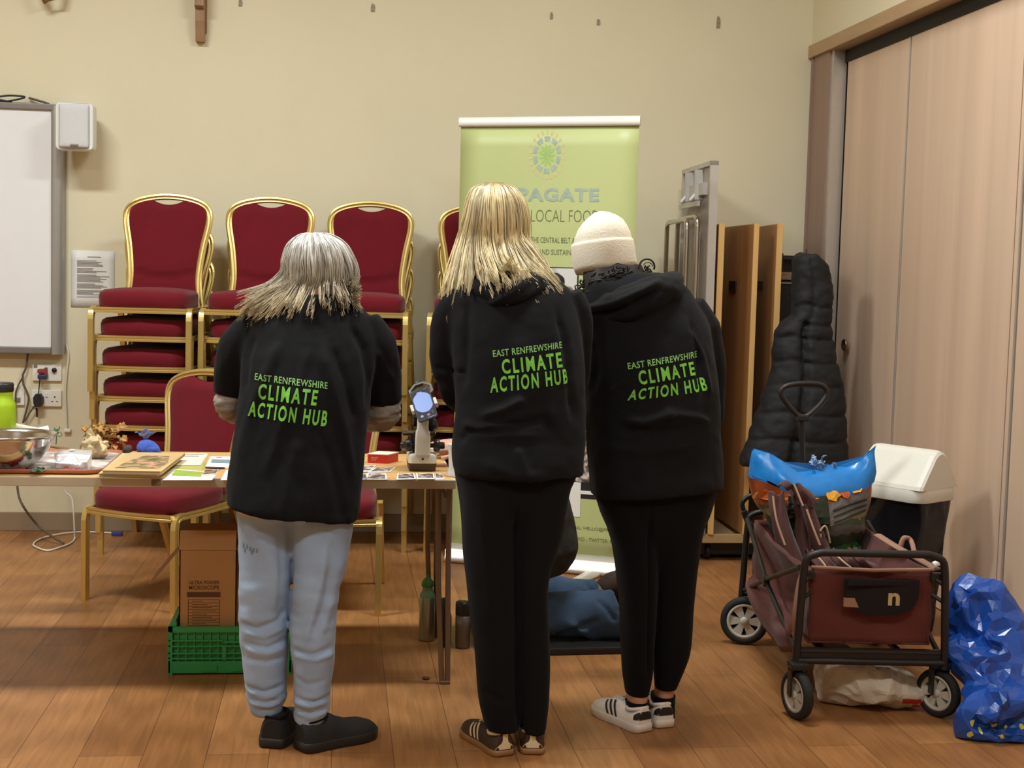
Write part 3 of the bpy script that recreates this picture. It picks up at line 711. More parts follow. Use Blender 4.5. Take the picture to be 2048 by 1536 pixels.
b.box(((tl.x+tr_.x)/2, (YN+YF)/2, zt0+.012), (tr_.x-tl.x-.04, YF-YN-.03, .016)); obj('deck', b, m_trol, t)
obj('under_deck_shade', MB().box(((tl.x+tr_.x)/2, (YN+YF)/2+.03, zt0/2+.01), (tr_.x-tl.x-.02, YF-YN-.08, zt0-.03)), m_cast, t)  # dark box standing in for the shade under the deck, between the castors
for x in (tl.x+.05, tr_.x-.05):
    for y in (YN+.08, YF-.08): obj('castor', MB().lathe([(.004, -.012), (.035, -.012), (.04, -.006), (.04, .006), (.035, .012), (.004, .012)], (x, y, .04), 18, rot=rotm('Y', 90)), m_cast, t)
zd = zt1+.001
LB = ['plywood board standing on edge, nearest the folded grey table', 'plywood board standing on edge, middle one on the trolley', 'plywood board standing on edge, nearest the black coat']
for (xe0, xe1), xfar, lb in zip(((1429, 1440), (1499, 1509), (1545, 1556)), (1412, 1441, 1500), LB):
    p, q = atY(xe0, 700, YN-.02), atY(xe1, 700, YN-.02); th = q.x-p.x; f = atY(xfar, 560, YF-.08); zt = atY(xe0, 447, YN-.02).z
    d2 = Vector((f.x-p.x, f.y-p.y, 0)); L2 = d2.length; d2.normalize(); nn = Vector((d2.y, -d2.x, 0))
    o = Vector((p.x, p.y, zd)); b = MB()
    def slab(s0, s1, a0, a1, z0, z1, m):
        vs = [o+d2*s+nn*a+Vector((0, 0, z)) for s in (s0, s1) for a in (a0, a1) for z in (z0, z1)]
        b.add(vs, [(0, 1, 3, 2), (4, 6, 7, 5), (0, 4, 5, 1), (2, 3, 7, 6), (0, 2, 6, 4), (1, 5, 7, 3)], False, m)
    slab(0, L2, 0, th, 0, zt-zd, 1); slab(.004, L2-.004, -.0015, th+.0015, .004, zt-zd-.004, 0)
    b.box(o+d2*(L2*.55)+nn*-.005+Vector((0, 0, (zt-zd)*.80)), (.012, .12, .05), m=2)
    single('plywood_board', b, [m_ply, m_plye, m_cast], lb, 'board', 'plywood boards on the trolley')
# grey folding table on its end with its tube legs folded flat
pn = atY(1408, 700, YN-.02); pn2 = atY(1424, 700, YN-.02); pf = atY(1362, 400, YF-.05); zt = atY(1418, 321, YN-.02).z
d2 = Vector((pf.x-pn.x, pf.y-pn.y, 0)); L2 = d2.length; d2.normalize(); nn = Vector((d2.y, -d2.x, 0)); o = Vector((pn.x, pn.y, zd)); H2 = zt-zd; th = .036
t = thing('folded_table', 'grey folding table stood on end with chrome legs folded, beside the banner', 'table', o+d2*L2/2)
def Q(s, a, z): return o+d2*s+nn*a+Vector((0, 0, z))
def slab(b, s0, s1, a0, a1, z0, z1, m=0):
    b.add([Q(s, a, z) for s in (s0, s1) for a in (a0, a1) for z in (z0, z1)], [(0, 1, 3, 2), (4, 6, 7, 5), (0, 4, 5, 1), (2, 3, 7, 6), (0, 2, 6, 4), (1, 5, 7, 3)], False, m)
b = MB(); slab(b, .02, L2-.02, th*.35, th, 0, H2-.01, 0); obj('table_top', b, m_gtab, t)
b = MB(); slab(b, 0, .022, 0, th+.004, 0, H2); slab(b, L2-.022, L2, 0, th+.004, 0, H2); slab(b, 0, L2, 0, th+.004, H2-.022, H2); slab(b, 0, L2, 0, th+.004, 0, .02); obj('rim', b, m_gtabe, t)
b = MB(); zc = H2-.13
slab(b, .10, L2-.10, -.012, th*.35, zc-.03, zc+.03)
for s in (.2, .42): slab(b, s, s+.03, -.03, th*.3, zc-.05, H2-.03); b.tube([Q(s+.015, -.02, zc-.02), Q(s+.015, -.05, zc-.055)], .012, 8)
slab(b, .12, L2-.12, -.035, -.02, zc-.085, zc-.06); obj('hinge_bracket', b, m_gtabe, t)
for a, zz, s0, s1 in ((-.045, H2-.27, .05, .52), (-.085, H2-.285, .10, .60)):
    pts = [Q(s0, a, .06), Q(s0, a, zz-.05)]+catmull([Q(s0, a, zz-.05), Q(s0+.012, a, zz-.014), Q(s0+.05, a, zz)], 4)[1:]+catmull([Q(s1-.05, a, zz), Q(s1-.012, a, zz-.014), Q(s1, a, zz-.05)], 4)+[Q(s1, a, .06)]
    obj('leg', MB().tube(pts, .0125, 10), m_chr, t)
b = MB(); slab(b, .22, .28, -.03, th*.3, .1, H2-.34); obj('stretcher', b, m_gtab, t)
# black equipment case behind the coat
p, q = atY(1556, 512, 7.12), atY(1640, 512, 7.12); ez = p.z
t = thing('equipment_case', 'tall black equipment case behind the hanging coat', 'case', ((p.x+q.x)/2, 7.32, 0))
cx = (p.x+q.x)/2; cw = q.x-p.x; wz = (545-512)*7.12/FPX
b = MB(); b.box((cx, 7.32, (ez-.12)/2), (cw, .38, ez-.12), bev=.008); b.box((cx, 7.35, ez-.06), (cw, .30, .12)); b.box((cx-cw/2+.015, 7.15, ez-.05), (.03, .05, .13)); b.box((cx, 7.15, ez-.006), (cw, .06, .02))
obj('body', b, m_cast, t)
lz = atY(1570, 552, 7.12).z; lx0, lx1 = atY(1554, 552, 7.12).x, atY(1586, 552, 7.12).x
obj('maker_plate', MB().box(((lx0+lx1)/2, 7.122, lz), (lx1-lx0, .008, .040), bev=.003), mat('plate_bronze', (142, 118, 96), .4, .3, var=.2, nscale=60), t)
obj('trim_line', MB().box((cx, 7.124, atY(1570, 566, 7.12).z), (cw*.98, .006, .006)), m_alum2, t)
# ================================================================ things on the table
m_lime = mat('lime_bottle_plastic', (170, 204, 40), .35, var=.05, nscale=20); m_blid = mat('black_lid_plastic', (34, 32, 30), .4)
m_steel = mat('polished_steel', (206, 202, 196), .16, 1.0, var=.03, nscale=3); m_foil = mat('foil_packet', (226, 224, 222), .3, .55, var=.06, nscale=30)
m_kraft = mat('kraft_paper', (206, 184, 142), .8, var=.08, nscale=20, bump=.4, bscale=60); m_leafd = mat('dried_leaf', (178, 132, 74), .8, var=.28, nscale=22)
p = T(3, 886); r = 27*p.y/FPX; hh = (886-768)*p.y/FPX
t = thing('water_bottle', 'lime green water bottle with black lid at the table end by the sockets', 'bottle', p)
obj('body', MB().lathe([(.001, .001), (r*.93, .001), (r, .008), (r, hh*.60), (r*.97, hh*.66), (r*.80, hh*.74), (r*.78, hh*.80), (r*.80, hh*.83), (r*.80, hh*.86), (.001, hh*.86)], p, 32), m_lime, t)
obj('lid', MB().lathe([(.001, hh*.855), (r*.84, hh*.855), (r*.86, hh*.87), (r*.86, hh*.97), (r*.8, hh), (.001, hh)], p, 32), m_blid, t)
# tray
m_tray = photo_mat('tray_print', [(.42, (150, 138, 136)), (.6, (214, 206, 196)), (.5, (186, 170, 164))], 14, 9); m_trim = mat('tray_wood_rim', (172, 106, 72), .4, var=.12, nscale=6)
c0 = T(-60, 951); c1 = T(200, 951); tw = .46; td = T(205, 908).y-c1.y; tx1 = c1.x+.005; tcx, tcy = tx1-tw/2, c1.y+td/2+.004
t = thing('serving_tray', 'patterned tray with red-brown wooden rim under the steel bowl', 'tray', (tcx, tcy, TZ))
def rr_ring(w, h, r, z, n=6): return [Vector((tcx+x, tcy+y, z)) for x, y in rrect(w, h, r, n)]
b = MB(); b.loft([rr_ring(tw-.03, td-.03, .05, TZ+.001), rr_ring(tw-.012, td-.012, .055, TZ+.004), rr_ring(tw, td, .06, TZ+.016), rr_ring(tw-.008, td-.008, .058, TZ+.018), rr_ring(tw-.02, td-.02, .052, TZ+.008), rr_ring(tw-.03, td-.03, .05, TZ+.006)], cap=False)
obj('rim', b, m_trim, t); obj('base', MB().loft([rr_ring(tw-.028, td-.028, .05, TZ+.0015), rr_ring(tw-.028, td-.028, .05, TZ+.007)]), m_tray, t)
zt_ = TZ+.0072
# bowl
pb = atZ(22, 943, zt_); pr_ = atZ(112, 882, TZ+.11); pc = Vector((atY(20, 900, pb.y+.09).x, pb.y+.085, zt_)); R = .150
b = MB(); prof = [(.001, .002), (.055, .002), (.075, .008), (.105, .035), (.128, .068), (.141, .10), (.146, .112), (R+.006, .114), (R+.007, .1175), (R-.004, .1175), (.138, .104), (.124, .070), (.101, .038), (.072, .011), (.001, .006)]
single('steel_bowl', b.lathe(prof, pc, 48), m_steel, 'shiny steel mixing bowl standing on the tray', 'bowl')
m_berry = mat('red_berry', (150, 34, 30), .35, var=.25, nscale=50); m_leafg = mat('dark_green_leaf', (66, 96, 70), .5, var=.25, nscale=20)
b = MB(); rr = random.Random(5); b0 = atZ(140, 943, zt_)
for k in range(46): b.ball(b0+Vector((rr.gauss(0, .02), rr.gauss(.004, .006), .003+rr.random()*.003)), rr.uniform(.003, .0048), 6)
single('berries', b, m_berry, 'scatter of dark red berries on the tray front before the foil packet', 'berries', kind='stuff')
b = MB(); b0 = atZ(46, 944, zt_)
for k in range(60): b.ball(b0+Vector((rr.gauss(-.02, .022), rr.gauss(.004, .006), .004+rr.random()*.006)), rr.uniform(.003, .005), 6)
single('berries', b, m_berry, 'added heap of bright red berries at the foot of the steel bowl, for its red reflection', 'berries', kind='stuff')  # heap added to give the red reflection low on the bowl
def leaf(b, c, L, W, az, tilt, curl, m=None, roll=0):
    c = Vector(c); Rz = Matrix.Rotation(az, 3, 'Z') @ Matrix.Rotation(-tilt, 3, 'Y') @ Matrix.Rotation(roll, 3, 'X')
    def f(u, v):
        w = math.sin(pi*min(1, u*.96+.02))**.8*(1+.25*math.sin(u*22)*abs(v-.5)*2); return c+Rz @ Vector((u*L, (v-.5)*W*w, curl*L*math.sin(pi*u*.9)+.25*W*abs(v-.5)*2*w+.003*math.sin(u*14+v*5)))
    b.grid(f, 10, 6, thick=.0008, m=m)
b = MB()
for k in range(3): leaf(b, atZ(58+k*14, 946-k*2, zt_+.004), .05, .022, .3+k*.9, .05, .05)
single('leaf_sprig', b, m_leafg, 'dark green leaves lying on the tray beside the bowl foot', 'leaves')
# papers behind the bowl
def sheet(name, label, corners, m, cat='paper', bulge=.0, thick=.0009, n=8, extra=None, group=None, wob=.0):
    a, b_, c, d = [Vector(q) for q in corners]; nn = (b_-a).cross(d-a).normalized()
    f = lambda u, v: a*(1-u)*(1-v)+b_*u*(1-v)+c*u*v+d*(1-u)*v+nn*(bulge*math.sin(pi*u)*math.sin(pi*v)+wob*math.sin(u*7+v*3))
    mb = MB(); mb.grid(f, n, n, thick=thick)
    if extra:
        for (u0, v0, u1, v1, mi) in extra: mb.grid(lambda u, v: f(u0+u*(u1-u0), v0+v*(v1-v0))+nn*(.0006+.0002*mi), 6, 6, m=mi)
    return single(name, mb, m if isinstance(m, list) else [m], label, cat, group)
m_off = mat('off_white_paper', (226, 216, 194), .8, var=.02); m_wht = mat('bright_white_paper', (244, 243, 240), .7, var=.01)
y0 = T(60, 892).y
sheet('paper_sheet', 'cream paper sheet leaning behind the lime bottle and bowl', [atY(27, 880, y0+.12), atY(105, 884, y0+.14), atY(90, 858, y0+.19), atY(30, 846, y0+.19)], m_off, bulge=.01)
sheet('paper_sheet', 'white folded sheet propped up behind the steel bowl', [atY(31, 884, y0+.05), atY(106, 884, y0+.06), atY(96, 851, y0+.10), atY(27, 866, y0+.10)], m_wht, bulge=.006)
m_pot = mat('plant_green', (70, 120, 84), .5, var=.2, nscale=30)
b = MB(); y1 = y0+.10
b.tube(catmull([atY(112, 889, y1), atY(113, 874, y1), atY(112, 866, y1), atY(118, 858, y1), atY(119, 853, y1)], 4), .0022, 6); b.tube(catmull([atY(113, 868, y1), atY(119, 864, y1), atY(124, 868, y1), atY(121, 873, y1), atY(114, 871, y1)], 4), .0015, 6)
b.tube(catmull([atY(112, 868, y1), atY(108, 874, y1), atY(106, 879, y1)], 3), .0015, 6); leaf(b, atY(113, 869, y1), .022, .014, 1.2, 1.1, .1); leaf(b, atY(112, 864, y1), .018, .012, 2.4, .9, .1)
single('plant_sprig', b, m_pot, 'small curly green sprig standing behind the bowl rim', 'plant')
m_bark = mat('brown_bark_strip', (122, 92, 58), .8, var=.25, nscale=30, stretch=(1, 1, 6))
b = MB(); b.tube([T(102, 893), T(128, 897, .004), T(158, 905, .0)], [.006, .010, .004], 7, flat=(.6, 1.3)); single('bark_strip', b, m_bark, 'long brown bark strip lying behind the foil packet', 'bark')
b = MB(); b.tube([T(112, 899, .004), T(135, 902, .008), T(162, 908, .004)], [.004, .007, .003], 7, flat=(.6, 1.2)); single('bark_strip', b, m_bark, 'thinner bark strip lying in front of the long one', 'bark')
# foil packet
a, b_ = atZ(109, 941, zt_), atZ(176, 942, zt_); W = (b_-a).length
f = MB(); pf = [(0, 0), (.004, .008), (.0, .016), (.010, .020), (.012, .030), (.028, .034), (.05, .036), (.075, .038), (.085, .030), (.086, .0)]
f.loft([[Vector((a.x+W*s+.006*math.sin(s*9+i), a.y+y*(1.1)+.004*math.sin(i*2.1+s*5), zt_+z*1.6*(1-.1*abs(s-.5))+.0015*math.sin(i*3+s*12))) for i, (y, z) in enumerate(pf)] for s in [k/10 for k in range(11)]])
f.lathe([(.001, 0), (.010, 0), (.010, .002), (.001, .002)], (a.x+W*.42, a.y+.056, zt_+.060), 14, m=1)
f.v = [(x, y, z+.0015) for x, y, z in f.v]
single('foil_packet', f, [m_foil, m_wht], 'silver and white folded foil packet lying on the tray', 'packet')
# crumpled kraft paper and dried leaves
b = MB(); c = T(190, 924, .0)
me = MB().ball((0, 0, 0), (.042, .05, .042), 16).mesh('k'); rumple(me, .036, 20, seed=3); rumple(me, .022, 46, seed=4); me.polygons.foreach_set('use_smooth', [False]*len(me.polygons)); me.transform(Matrix.Translation(c+Vector((-.005, .045, .052)))); 
a_ = get_v(me); a_[:, 2] = np.maximum(a_[:, 2], TZ+.008); set_v(me, a_)
single('crumpled_paper', me, m_kraft, 'crumpled brown kraft paper between the tray and the books', 'paper')
b = MB(); rr = random.Random(11); base = T(212, 900)
b.tube(catmull([T(168, 893, .01), T(190, 888, .03), base+Vector((0, .02, .06)), base+Vector((.05, .01, .07))], 4), .003, 6)
for k in range(44):
    px, py = rr.uniform(170, 248), 0; py = 902-(px-165)*.08-rr.random()*(46 if px < 235 else 24)
    q = atY(px, py, base.y+rr.uniform(-.02, .04)); leaf(b, q, rr.uniform(.025, .055), rr.uniform(.018, .03), rr.uniform(0, 6.28), rr.uniform(-.7, .7), rr.uniform(-.15, .3), roll=rr.uniform(-1, 1))
single('dried_leaves', b, m_leafd, 'bunch of curled brown dried oak leaves standing behind the kraft paper', 'leaves')
b = MB(); leaf(b, T(160, 899, .004), .07, .02, .5, .75, .2); single('dried_leaf', b, mat('grey_brown_leaf', (168, 142, 104), .8, var=.2), 'single grey-brown leaf standing beside the dried leaf bunch', 'leaf')
# blue cloth bag, cone, stone
m_bluec = fab('blue_cloth', (66, 92, 176)); m_dkb = fab('dusk_blue_felt', (92, 92, 122)); m_cone = mat('dark_cone', (72, 54, 48), .8, var=.3, nscale=60, bump=.5)
c = T(294, 914)
b = MB(); b.loft([sring((c.x+dx, c.y+.035+dy, TZ+z), rx, ry, 24, 3.2) for z, rx, ry, dx, dy in ((.001, .035, .028, .004, 0), (.006, .043, .034, .004, 0), (.028, .040, .033, 0, 0), (.046, .032, .026, -.004, .004), (.054, .026, .018, -.006, .006), (.057, .012, .008, -.008, .008))])
me = voxel(b, .004, 3); rumple(me, .005, 35, seed=2)
t = thing('cloth_bag', 'small blue cloth bag tied at the top, behind the books', 'bag', c); obj('pouch', me, m_bluec, t)
b = MB(); tp = c+Vector((-.012, .045, .055))
for az, ti, L in ((2.6, .5, .055), (1.7, 1.15, .05), (.5, .6, .05)): leaf(b, tp, L, .026, az, ti, .1)
obj('ties', b, m_dkb, t)
me = MB().ball((0, 0, 0), (.020, .018, .019), 14).mesh('k'); rumple(me, .006, 60, seed=8); me.transform(Matrix.Translation(T(254, 914)+Vector((0, .02, .021)))); single('pine_cone', me, m_cone, 'small dark cone beside the blue cloth bag', 'cone')
me = MB().ball((0, 0, 0), (.015, .010, .009), 12).mesh('k'); rumple(me, .003, 70, seed=9); me.transform(Matrix.Translation(T(268, 915)+Vector((.002, .0, .010)))); single('pebble', me, mat('cream_stone', (222, 206, 176), .7, var=.1), 'small cream pebble between the dark cone and the blue bag', 'stone')
# books
m_cov1 = mat('book_cover_cream_green', (198, 184, 132), .5, var=.1, nscale=5); m_pages = mat('book_page_edges', (206, 194, 166), .8, var=.08, nscale=40, stretch=(.3, .3, 8)); m_pic1 = photo_mat('book_cover_picture', [(.4, (104, 88, 58)), (.6, (206, 150, 122)), (.5, (150, 132, 84))], 22, 2)
def book(label, f0, f1, k1, h, z0, m, pic=None, ang_=0):
    """front-left, front-right, back-right corners on the table"""
    f0, f1, k1 = [atZ(*q, z0) for q in (f0, f1, k1)]; ax = (f1-f0); w_ = ax.length; ax.normalize(); ay = Vector((-ax.y, ax.x, 0)); d_ = (k1-f1).dot(ay)
    t = thing('book', label, 'book', (f0+f1)/2+ay*d_/2, group='books on the table')
    Q_ = lambda x, y, z: f0+ax*x+ay*y+Vector((0, 0, z))
    def bx_(b, x0, x1, y0_, y1_, z0_, z1_, mi=0): b.add([Q_(x, y, z) for x in (x0, x1) for y in (y0_, y1_) for z in (z0_, z1_)], [(0, 1, 3, 2), (4, 6, 7, 5), (0, 4, 5, 1), (2, 3, 7, 6), (0, 2, 6, 4), (1, 5, 7, 3)], False, mi)
    b = MB(); bx_(b, .004, w_-.004, .003, d_-.003, .002, h-.002); obj('pages', b, m_pages, t)
    b = MB(); bx_(b, 0, w_, 0, d_, 0, .0022); bx_(b, 0, w_, 0, d_, h-.0022, h); bx_(b, 0, .0025, 0, d_, 0, h) if 0 else bx_(b, 0, w_, d_-.0025, d_, 0, h)
    if pic: b.add([Q_(x*w_, y*d_, h+.0006) for x, y in pic], [tuple(range(len(pic)))], False, 1)
    obj('cover', b, [m, m_pic1], t); return t
book('large cream softback book lying under the picture-covered one', (196, 957), (318, 958), (347, 916), .016, TZ, m_cov1)
book('thinner book with a brown and pink cover picture, lying on the large book', (203, 948), (322, 950), (345, 912), .012, TZ+.0162, mat('book_cover_peach', (206, 170, 118), .5, var=.12, nscale=3), [(.15, .12), (.9, .12), (.93, .42), (.8, .8), (.35, .82), (.2, .5)])
# leaflets
m_lgrn = mat('leaflet_green', (150, 176, 62), .5, var=.08); m_lpic = photo_mat('leaflet_photo', [(.4, (86, 66, 54)), (.6, (196, 170, 140)), (.5, (140, 110, 90))], 40, 7); m_lblu = mat('leaflet_blue_grey', (126, 146, 156), .5, var=.1); m_olv = mat('olive_card', (178, 172, 96), .6, var=.05)
Lf = lambda *c: [T(x, y, .001) for x, y in c]
sheet('leaflet', 'white printed sheet lying behind the books by the loose chair', [T(336, 930, .002), T(402, 930, .002), T(419, 906, .002), T(330, 906, .002)], [m_off, m_ink], 'leaflet', extra=[(.2, .45, .36, .52, 1), (.45, .7, .8, .74, 1), (.3, .85, .9, .88, 1)])
sheet('leaflet', 'olive green card half under the white sheet and the green leaflet', [T(340, 940, .0005), T(408, 940, .0005), T(412, 926, .0005), T(344, 926, .0005)], m_olv, 'leaflet')
sheet('leaflet', 'white leaflet with a large green panel at the table front edge', [T(325, 960, .0015), T(424, 960, .0015), T(436, 945, .0015), T(344, 937, .0015)], [m_wht, m_lgrn], 'leaflet', extra=[(.10, .38, .72, .9, 1)])
sheet('leaflet', 'small card with a brown photo beside the green leaflet', [T(402, 951, .003), T(432, 948, .003), T(438, 938, .003), T(410, 939, .003)], [m_off, m_lpic], 'leaflet', extra=[(.05, .15, .95, .9, 1)])
sheet('leaflet', 'white leaflet with a grey-blue band touching the grey-haired person', [T(411, 933, .001), T(466, 935, .001), T(470, 913, .001), T(421, 912, .001)], [m_wht, m_lblu, m_ink], 'leaflet', extra=[(.12, .35, .98, .68, 1), (.25, .85, .5, .89, 2)])
sheet('leaflet', 'white leaflet corner at the table edge under the dark pen', [T(441, 960, .001), T(475, 960, .001), T(480, 940, .001), T(452, 940, .001)], m_wht, 'leaflet')
b = MB(); b.tube([T(411, 935, .005), T(438, 936, .005), T(450, 936, .005)], [.0035, .004, .003], 8); single('pen', b, mat('dark_brown_pen', (60, 40, 36), .4), 'dark pen lying among the leaflets', 'pen')
# red slide box
a, c = T(735, 926), T(775, 928); h = .032; w_ = (c-a).length; t = thing('slide_box', 'small red and white box of microscope slides near the microscope', 'box', (a+c)/2)
b = MB(); ax = (c-a).normalized(); ay = Vector((-ax.y*1+.25, ax.x, 0)).normalized(); dd = .085
def bxo(b, z0, z1, g, mi=0): b.add([a+ax*x+ay*y+Vector((0, 0, z)) for x in (-g, w_+g) for y in (-g, dd+g) for z in (z0, z1)], [(0, 1, 3, 2), (4, 6, 7, 5), (0, 4, 5, 1), (2, 3, 7, 6), (0, 2, 6, 4), (1, 5, 7, 3)], False, mi)
bxo(b, .0, h, 0); flat_text(b, 'SLIDES', a+ax*w_*.2+Vector((0, 0, h*.45)), ax, (0, 0, 1), w_*.26, .006, .01, 1, lift=.0008) if 0 else None
for k in range(3): b.add([a+ax*(w_*x)+Vector((0, 0, z))-ay*.0007 for x, z in ((.18, .010+k*.005), (.42+.06*k, .010+k*.005), (.42+.06*k, .0125+k*.005), (.18, .0125+k*.005))], [(0, 1, 2, 3)], False, 1)
obj('carton', b, [mat('red_card', (196, 44, 36), .45, var=.05), mat('pale_red_print', (226, 140, 120), .5)], t); b = MB(); bxo(b, h, h+.003, .001); obj('lid', b, m_off, t)
# photo cards
def ph(seed): return photo_mat('card_photo_%d' % seed, [(.42, (70, 58, 62)), (.6, (206, 196, 186)), (.52, (130, 112, 104))], 34, seed)
cards = [((756, 959), (775, 959), (772, 946), (757, 946), 'photo card with a pale slug shape, at the table edge below the red box'), ((793, 959), (833, 958), (828, 946), (795, 946), 'photo card second along the front edge, below the microscope base'),
         ((834, 958), (870, 958), (868, 946), (832, 946), 'photo card third along the front edge, below the microscope base'), ((871, 958), (890, 957), (880, 946), (870, 946), 'narrow photo card last along the front edge, before the white cup'),
         ((735, 945), (779, 944), (793, 934), (752, 934), 'slanting photo card lying behind the edge cards, under the red box'), ((716, 944), (740, 943), (753, 930), (722, 930), 'photo card overlapped by the grey-haired person near the red box'), ((712, 958), (733, 959), (734, 946), (716, 946), 'photo card half hidden at the grey-haired person\'s hip')]
cards[0] = ((731, 959), (775, 959), (772, 946), (735, 946), cards[0][4])
for i, (q0, q1, q2, q3, lb) in enumerate(cards):
    h_ = .001+.0012*(i % 3); sheet('photo_card', lb, [T(*q0, h_), T(*q1, h_), T(*q2, h_), T(*q3, h_)], [m_wht, ph(20+i)], 'card', extra=[(.08, .14, .92, .9, 1)], group='photo cards on the table')
# white plastic cup, mostly behind the fair-haired person
pc = T(916, 956); pc = pc+Vector((.012, .05, 0)); b = MB()
prof = [(.001, .001), (.050, .001), (.052, .004), (.044, .014), (.041, .03), (.043, .085), (.046, .11), (.047, .112), (.044, .112), (.039, .03), (.001, .02)]
single('plastic_cup', b.lathe(prof, pc, 28), mat('milky_plastic', (232, 226, 216), .4, var=.02), 'white plastic cup at the table end beside the fair-haired person', 'cup')
# ---------------------------------------------------------------- microscope
m_mic = mat('microscope_cream', (222, 216, 200), .4, var=.02); m_mblk = mat('microscope_black', (30, 28, 28), .35); m_mdk = mat('microscope_foot_brown', (58, 38, 34), .45)
mb_ = T(845, 944); s = mb_.y/FPX; cx = mb_.x; fy = mb_.y; Zp = lambda py: TZ+(944-py)*s*1.02
t = thing('microscope', 'cream and black microscope standing on the table, phone clamped on its eyepiece', 'microscope', (cx, fy+.08, TZ))
wb_ = (873-816)*s
b = MB(); b.loft([[Vector((cx+x*k, fy+.085+y*k, TZ+z)) for x, y in rrect(wb_, .17, .018)] for z, k in ((.0, .92), (.004, .95), (.030, 1.0))]); obj('foot_plinth', b, m_mdk, t)
b = MB(); b.loft([[Vector((cx+x*k, fy+.085+y*k, TZ+z)) for x, y in rrect(wb_, .17, .018)] for z, k in ((.030, 1.0), (.052, 1.0), (.060, .97), (.064, .9))]); b.lathe([(.001, 0), (.004, 0), (.004, .003), (.001, .003)], (cx, fy, TZ+.046), 12, m=1, rot=rotm('X', 90))
obj('base', b, [m_mic, m_mblk], t)
b = MB(); ax_ = [(-.012, .06), (-.012, .10), (-.006, .15), (.0, .19), (.012, .225), (.035, .245)]
wa = .020
rings = []
for y, z, hw, hd in ((.018, .060, .027, .022), (.018, .115, .026, .022), (.020, .140, .024, .02), (.022, .150, .0195, .018), (.024, .178, .0195, .018), (.034, .200, .0195, .017), (.055, .216, .0195, .016), (.080, .220, .018, .015)): rings.append([Vector((cx-.001+x, fy+y+yy, TZ+z)) for x, yy in rrect(hw*2, hd*2, .006, 3)])
obj('arm', b.loft(rings), m_mic, t)
for sg, px in ((-1, 814), (1, 868)):
    b = MB(); zk = Zp(893); k0 = cx+sg*.026
    b.lathe([(.001, 0), (.008, 0), (.008, .012), (.022, .014), (.023, .030), (.020, .034), (.013, .035), (.012, .050), (.010, .052), (.001, .052)], (k0, fy+.03, zk), 22, rot=rotm('Y', 90*sg)); obj('focus_knob', b, m_mblk, t)
b = MB(); b.box((cx-.012, fy+.085, Zp(872)), (.115, .10, .008), bev=.002); b.box((cx-.030, fy+.06, Zp(885)), (.022, .03, .06), bev=.003); b.lathe([(.001, 0), (.018, 0), (.02, .02), (.014, .034), (.001, .034)], (cx-.022, fy+.07, TZ+.064), 20); obj('stage', b, m_mblk, t)
b = MB(); b.box((cx+.036, fy+.05, Zp(868)), (.022, .012, .010), bev=.002); b.box((cx-.043, fy+.05, Zp(869)), (.022, .012, .010), bev=.002); obj('slide_clips', b, m_steel, t)
b = MB()
for k, (dx, L) in enumerate(((-.025, .05), (-.012, .045), (.016, .035))): b.lathe([(.001, 0), (.007, 0), (.009, .006), (.010, L-.004), (.012, L), (.001, L)], (cx+dx, fy+.10, Zp(866)+.012), 14)
b.lathe([(.001, 0), (.026, 0), (.028, .012), (.022, .02), (.001, .02)], (cx-.002, fy+.10, Zp(842)), 20); obj('objectives', b, m_mblk, t)
# phone pose from its four corners: width 70 mm, tipped back
pc = atY(847, 808, fy+.035); wv = Vector((.97, .0, .0)); 
px_ = (_R*.97+_U*.22*-1*-1).normalized()
u0 = (_R*38+_U*10).normalized(); dn = -(_R*23-_U*59).normalized()
up_img = (-_R*23+_U*59)/63.3; nrm_ = None
tilt = math.radians(42); upv = (up_img*math.cos(tilt)+_f*math.sin(tilt)).normalized(); rv = (u0-upv*u0.dot(upv)).normalized(); nv = rv.cross(upv)
PW, PHt = .072, .150
ed = nv.copy(); eo = pc-nv*.128; Re = ed.to_track_quat('Z', 'Y').to_matrix()
obj('eyepiece_tube', MB().lathe([(.001, 0), (.026, 0), (.026, .02), (.016, .03), (.015, .075), (.018, .08), (.018, .10), (.001, .10)], eo, 22, rot=Re), m_mblk, t)
obj('head', MB().tube([Vector((cx-.003, fy+.085, TZ+.19)), Vector((cx-.003, fy+.10, TZ+.225)), eo+ed*.012], [.024, .026, .022], 14), m_mblk, t)
def Ph(x, y, z=0): return pc+rv*x+upv*y+nv*z
tp = thing('smartphone', 'black smartphone with a lit pale blue camera view, clamped over the microscope eyepiece', 'phone', Ph(0, -PHt/2))
b = MB(); b.loft([[Ph(x*k, y*k2, z) for x, y in rrect(PW, PHt, .010)] for z, k, k2 in ((-.008, .94, .97), (-.006, 1, 1), (-.001, 1, 1), (.0005, .97, .985))]); obj('case', b, m_mblk, tp)
def emat(n, c, e): return mat(n, (14, 15, 18), .3, emit=(c, e))
b = MB(); b.add([Ph(x, y, .0008) for x, y in rrect(PW*.93, PHt*.955, .008)], [tuple(range(24))], False, 0)
scr = []
for k in range(40):
    a = 2*pi*k/40; x, y = .036*math.cos(a), .048*math.sin(a); x = max(-.0315, min(.0315, x)); scr.append((x, y+.008))
b.add([Ph(x, y, .0012) for x, y in scr], [tuple(range(40))], False, 1)
b.add([Ph(x, y, .0013) for x, y in ((-.012, .052), (.006, .052), (.006, .060), (-.012, .060))], [(0, 1, 2, 3)], False, 1)
for x, y, r_, mi in ((-.018, -.055, .0055, 2), (.006, -.056, .006, 3)): b.add([Ph(x+r_*math.cos(2*pi*k/16), y+r_*math.sin(2*pi*k/16), .0013) for k in range(16)], [tuple(range(16))], False, mi)
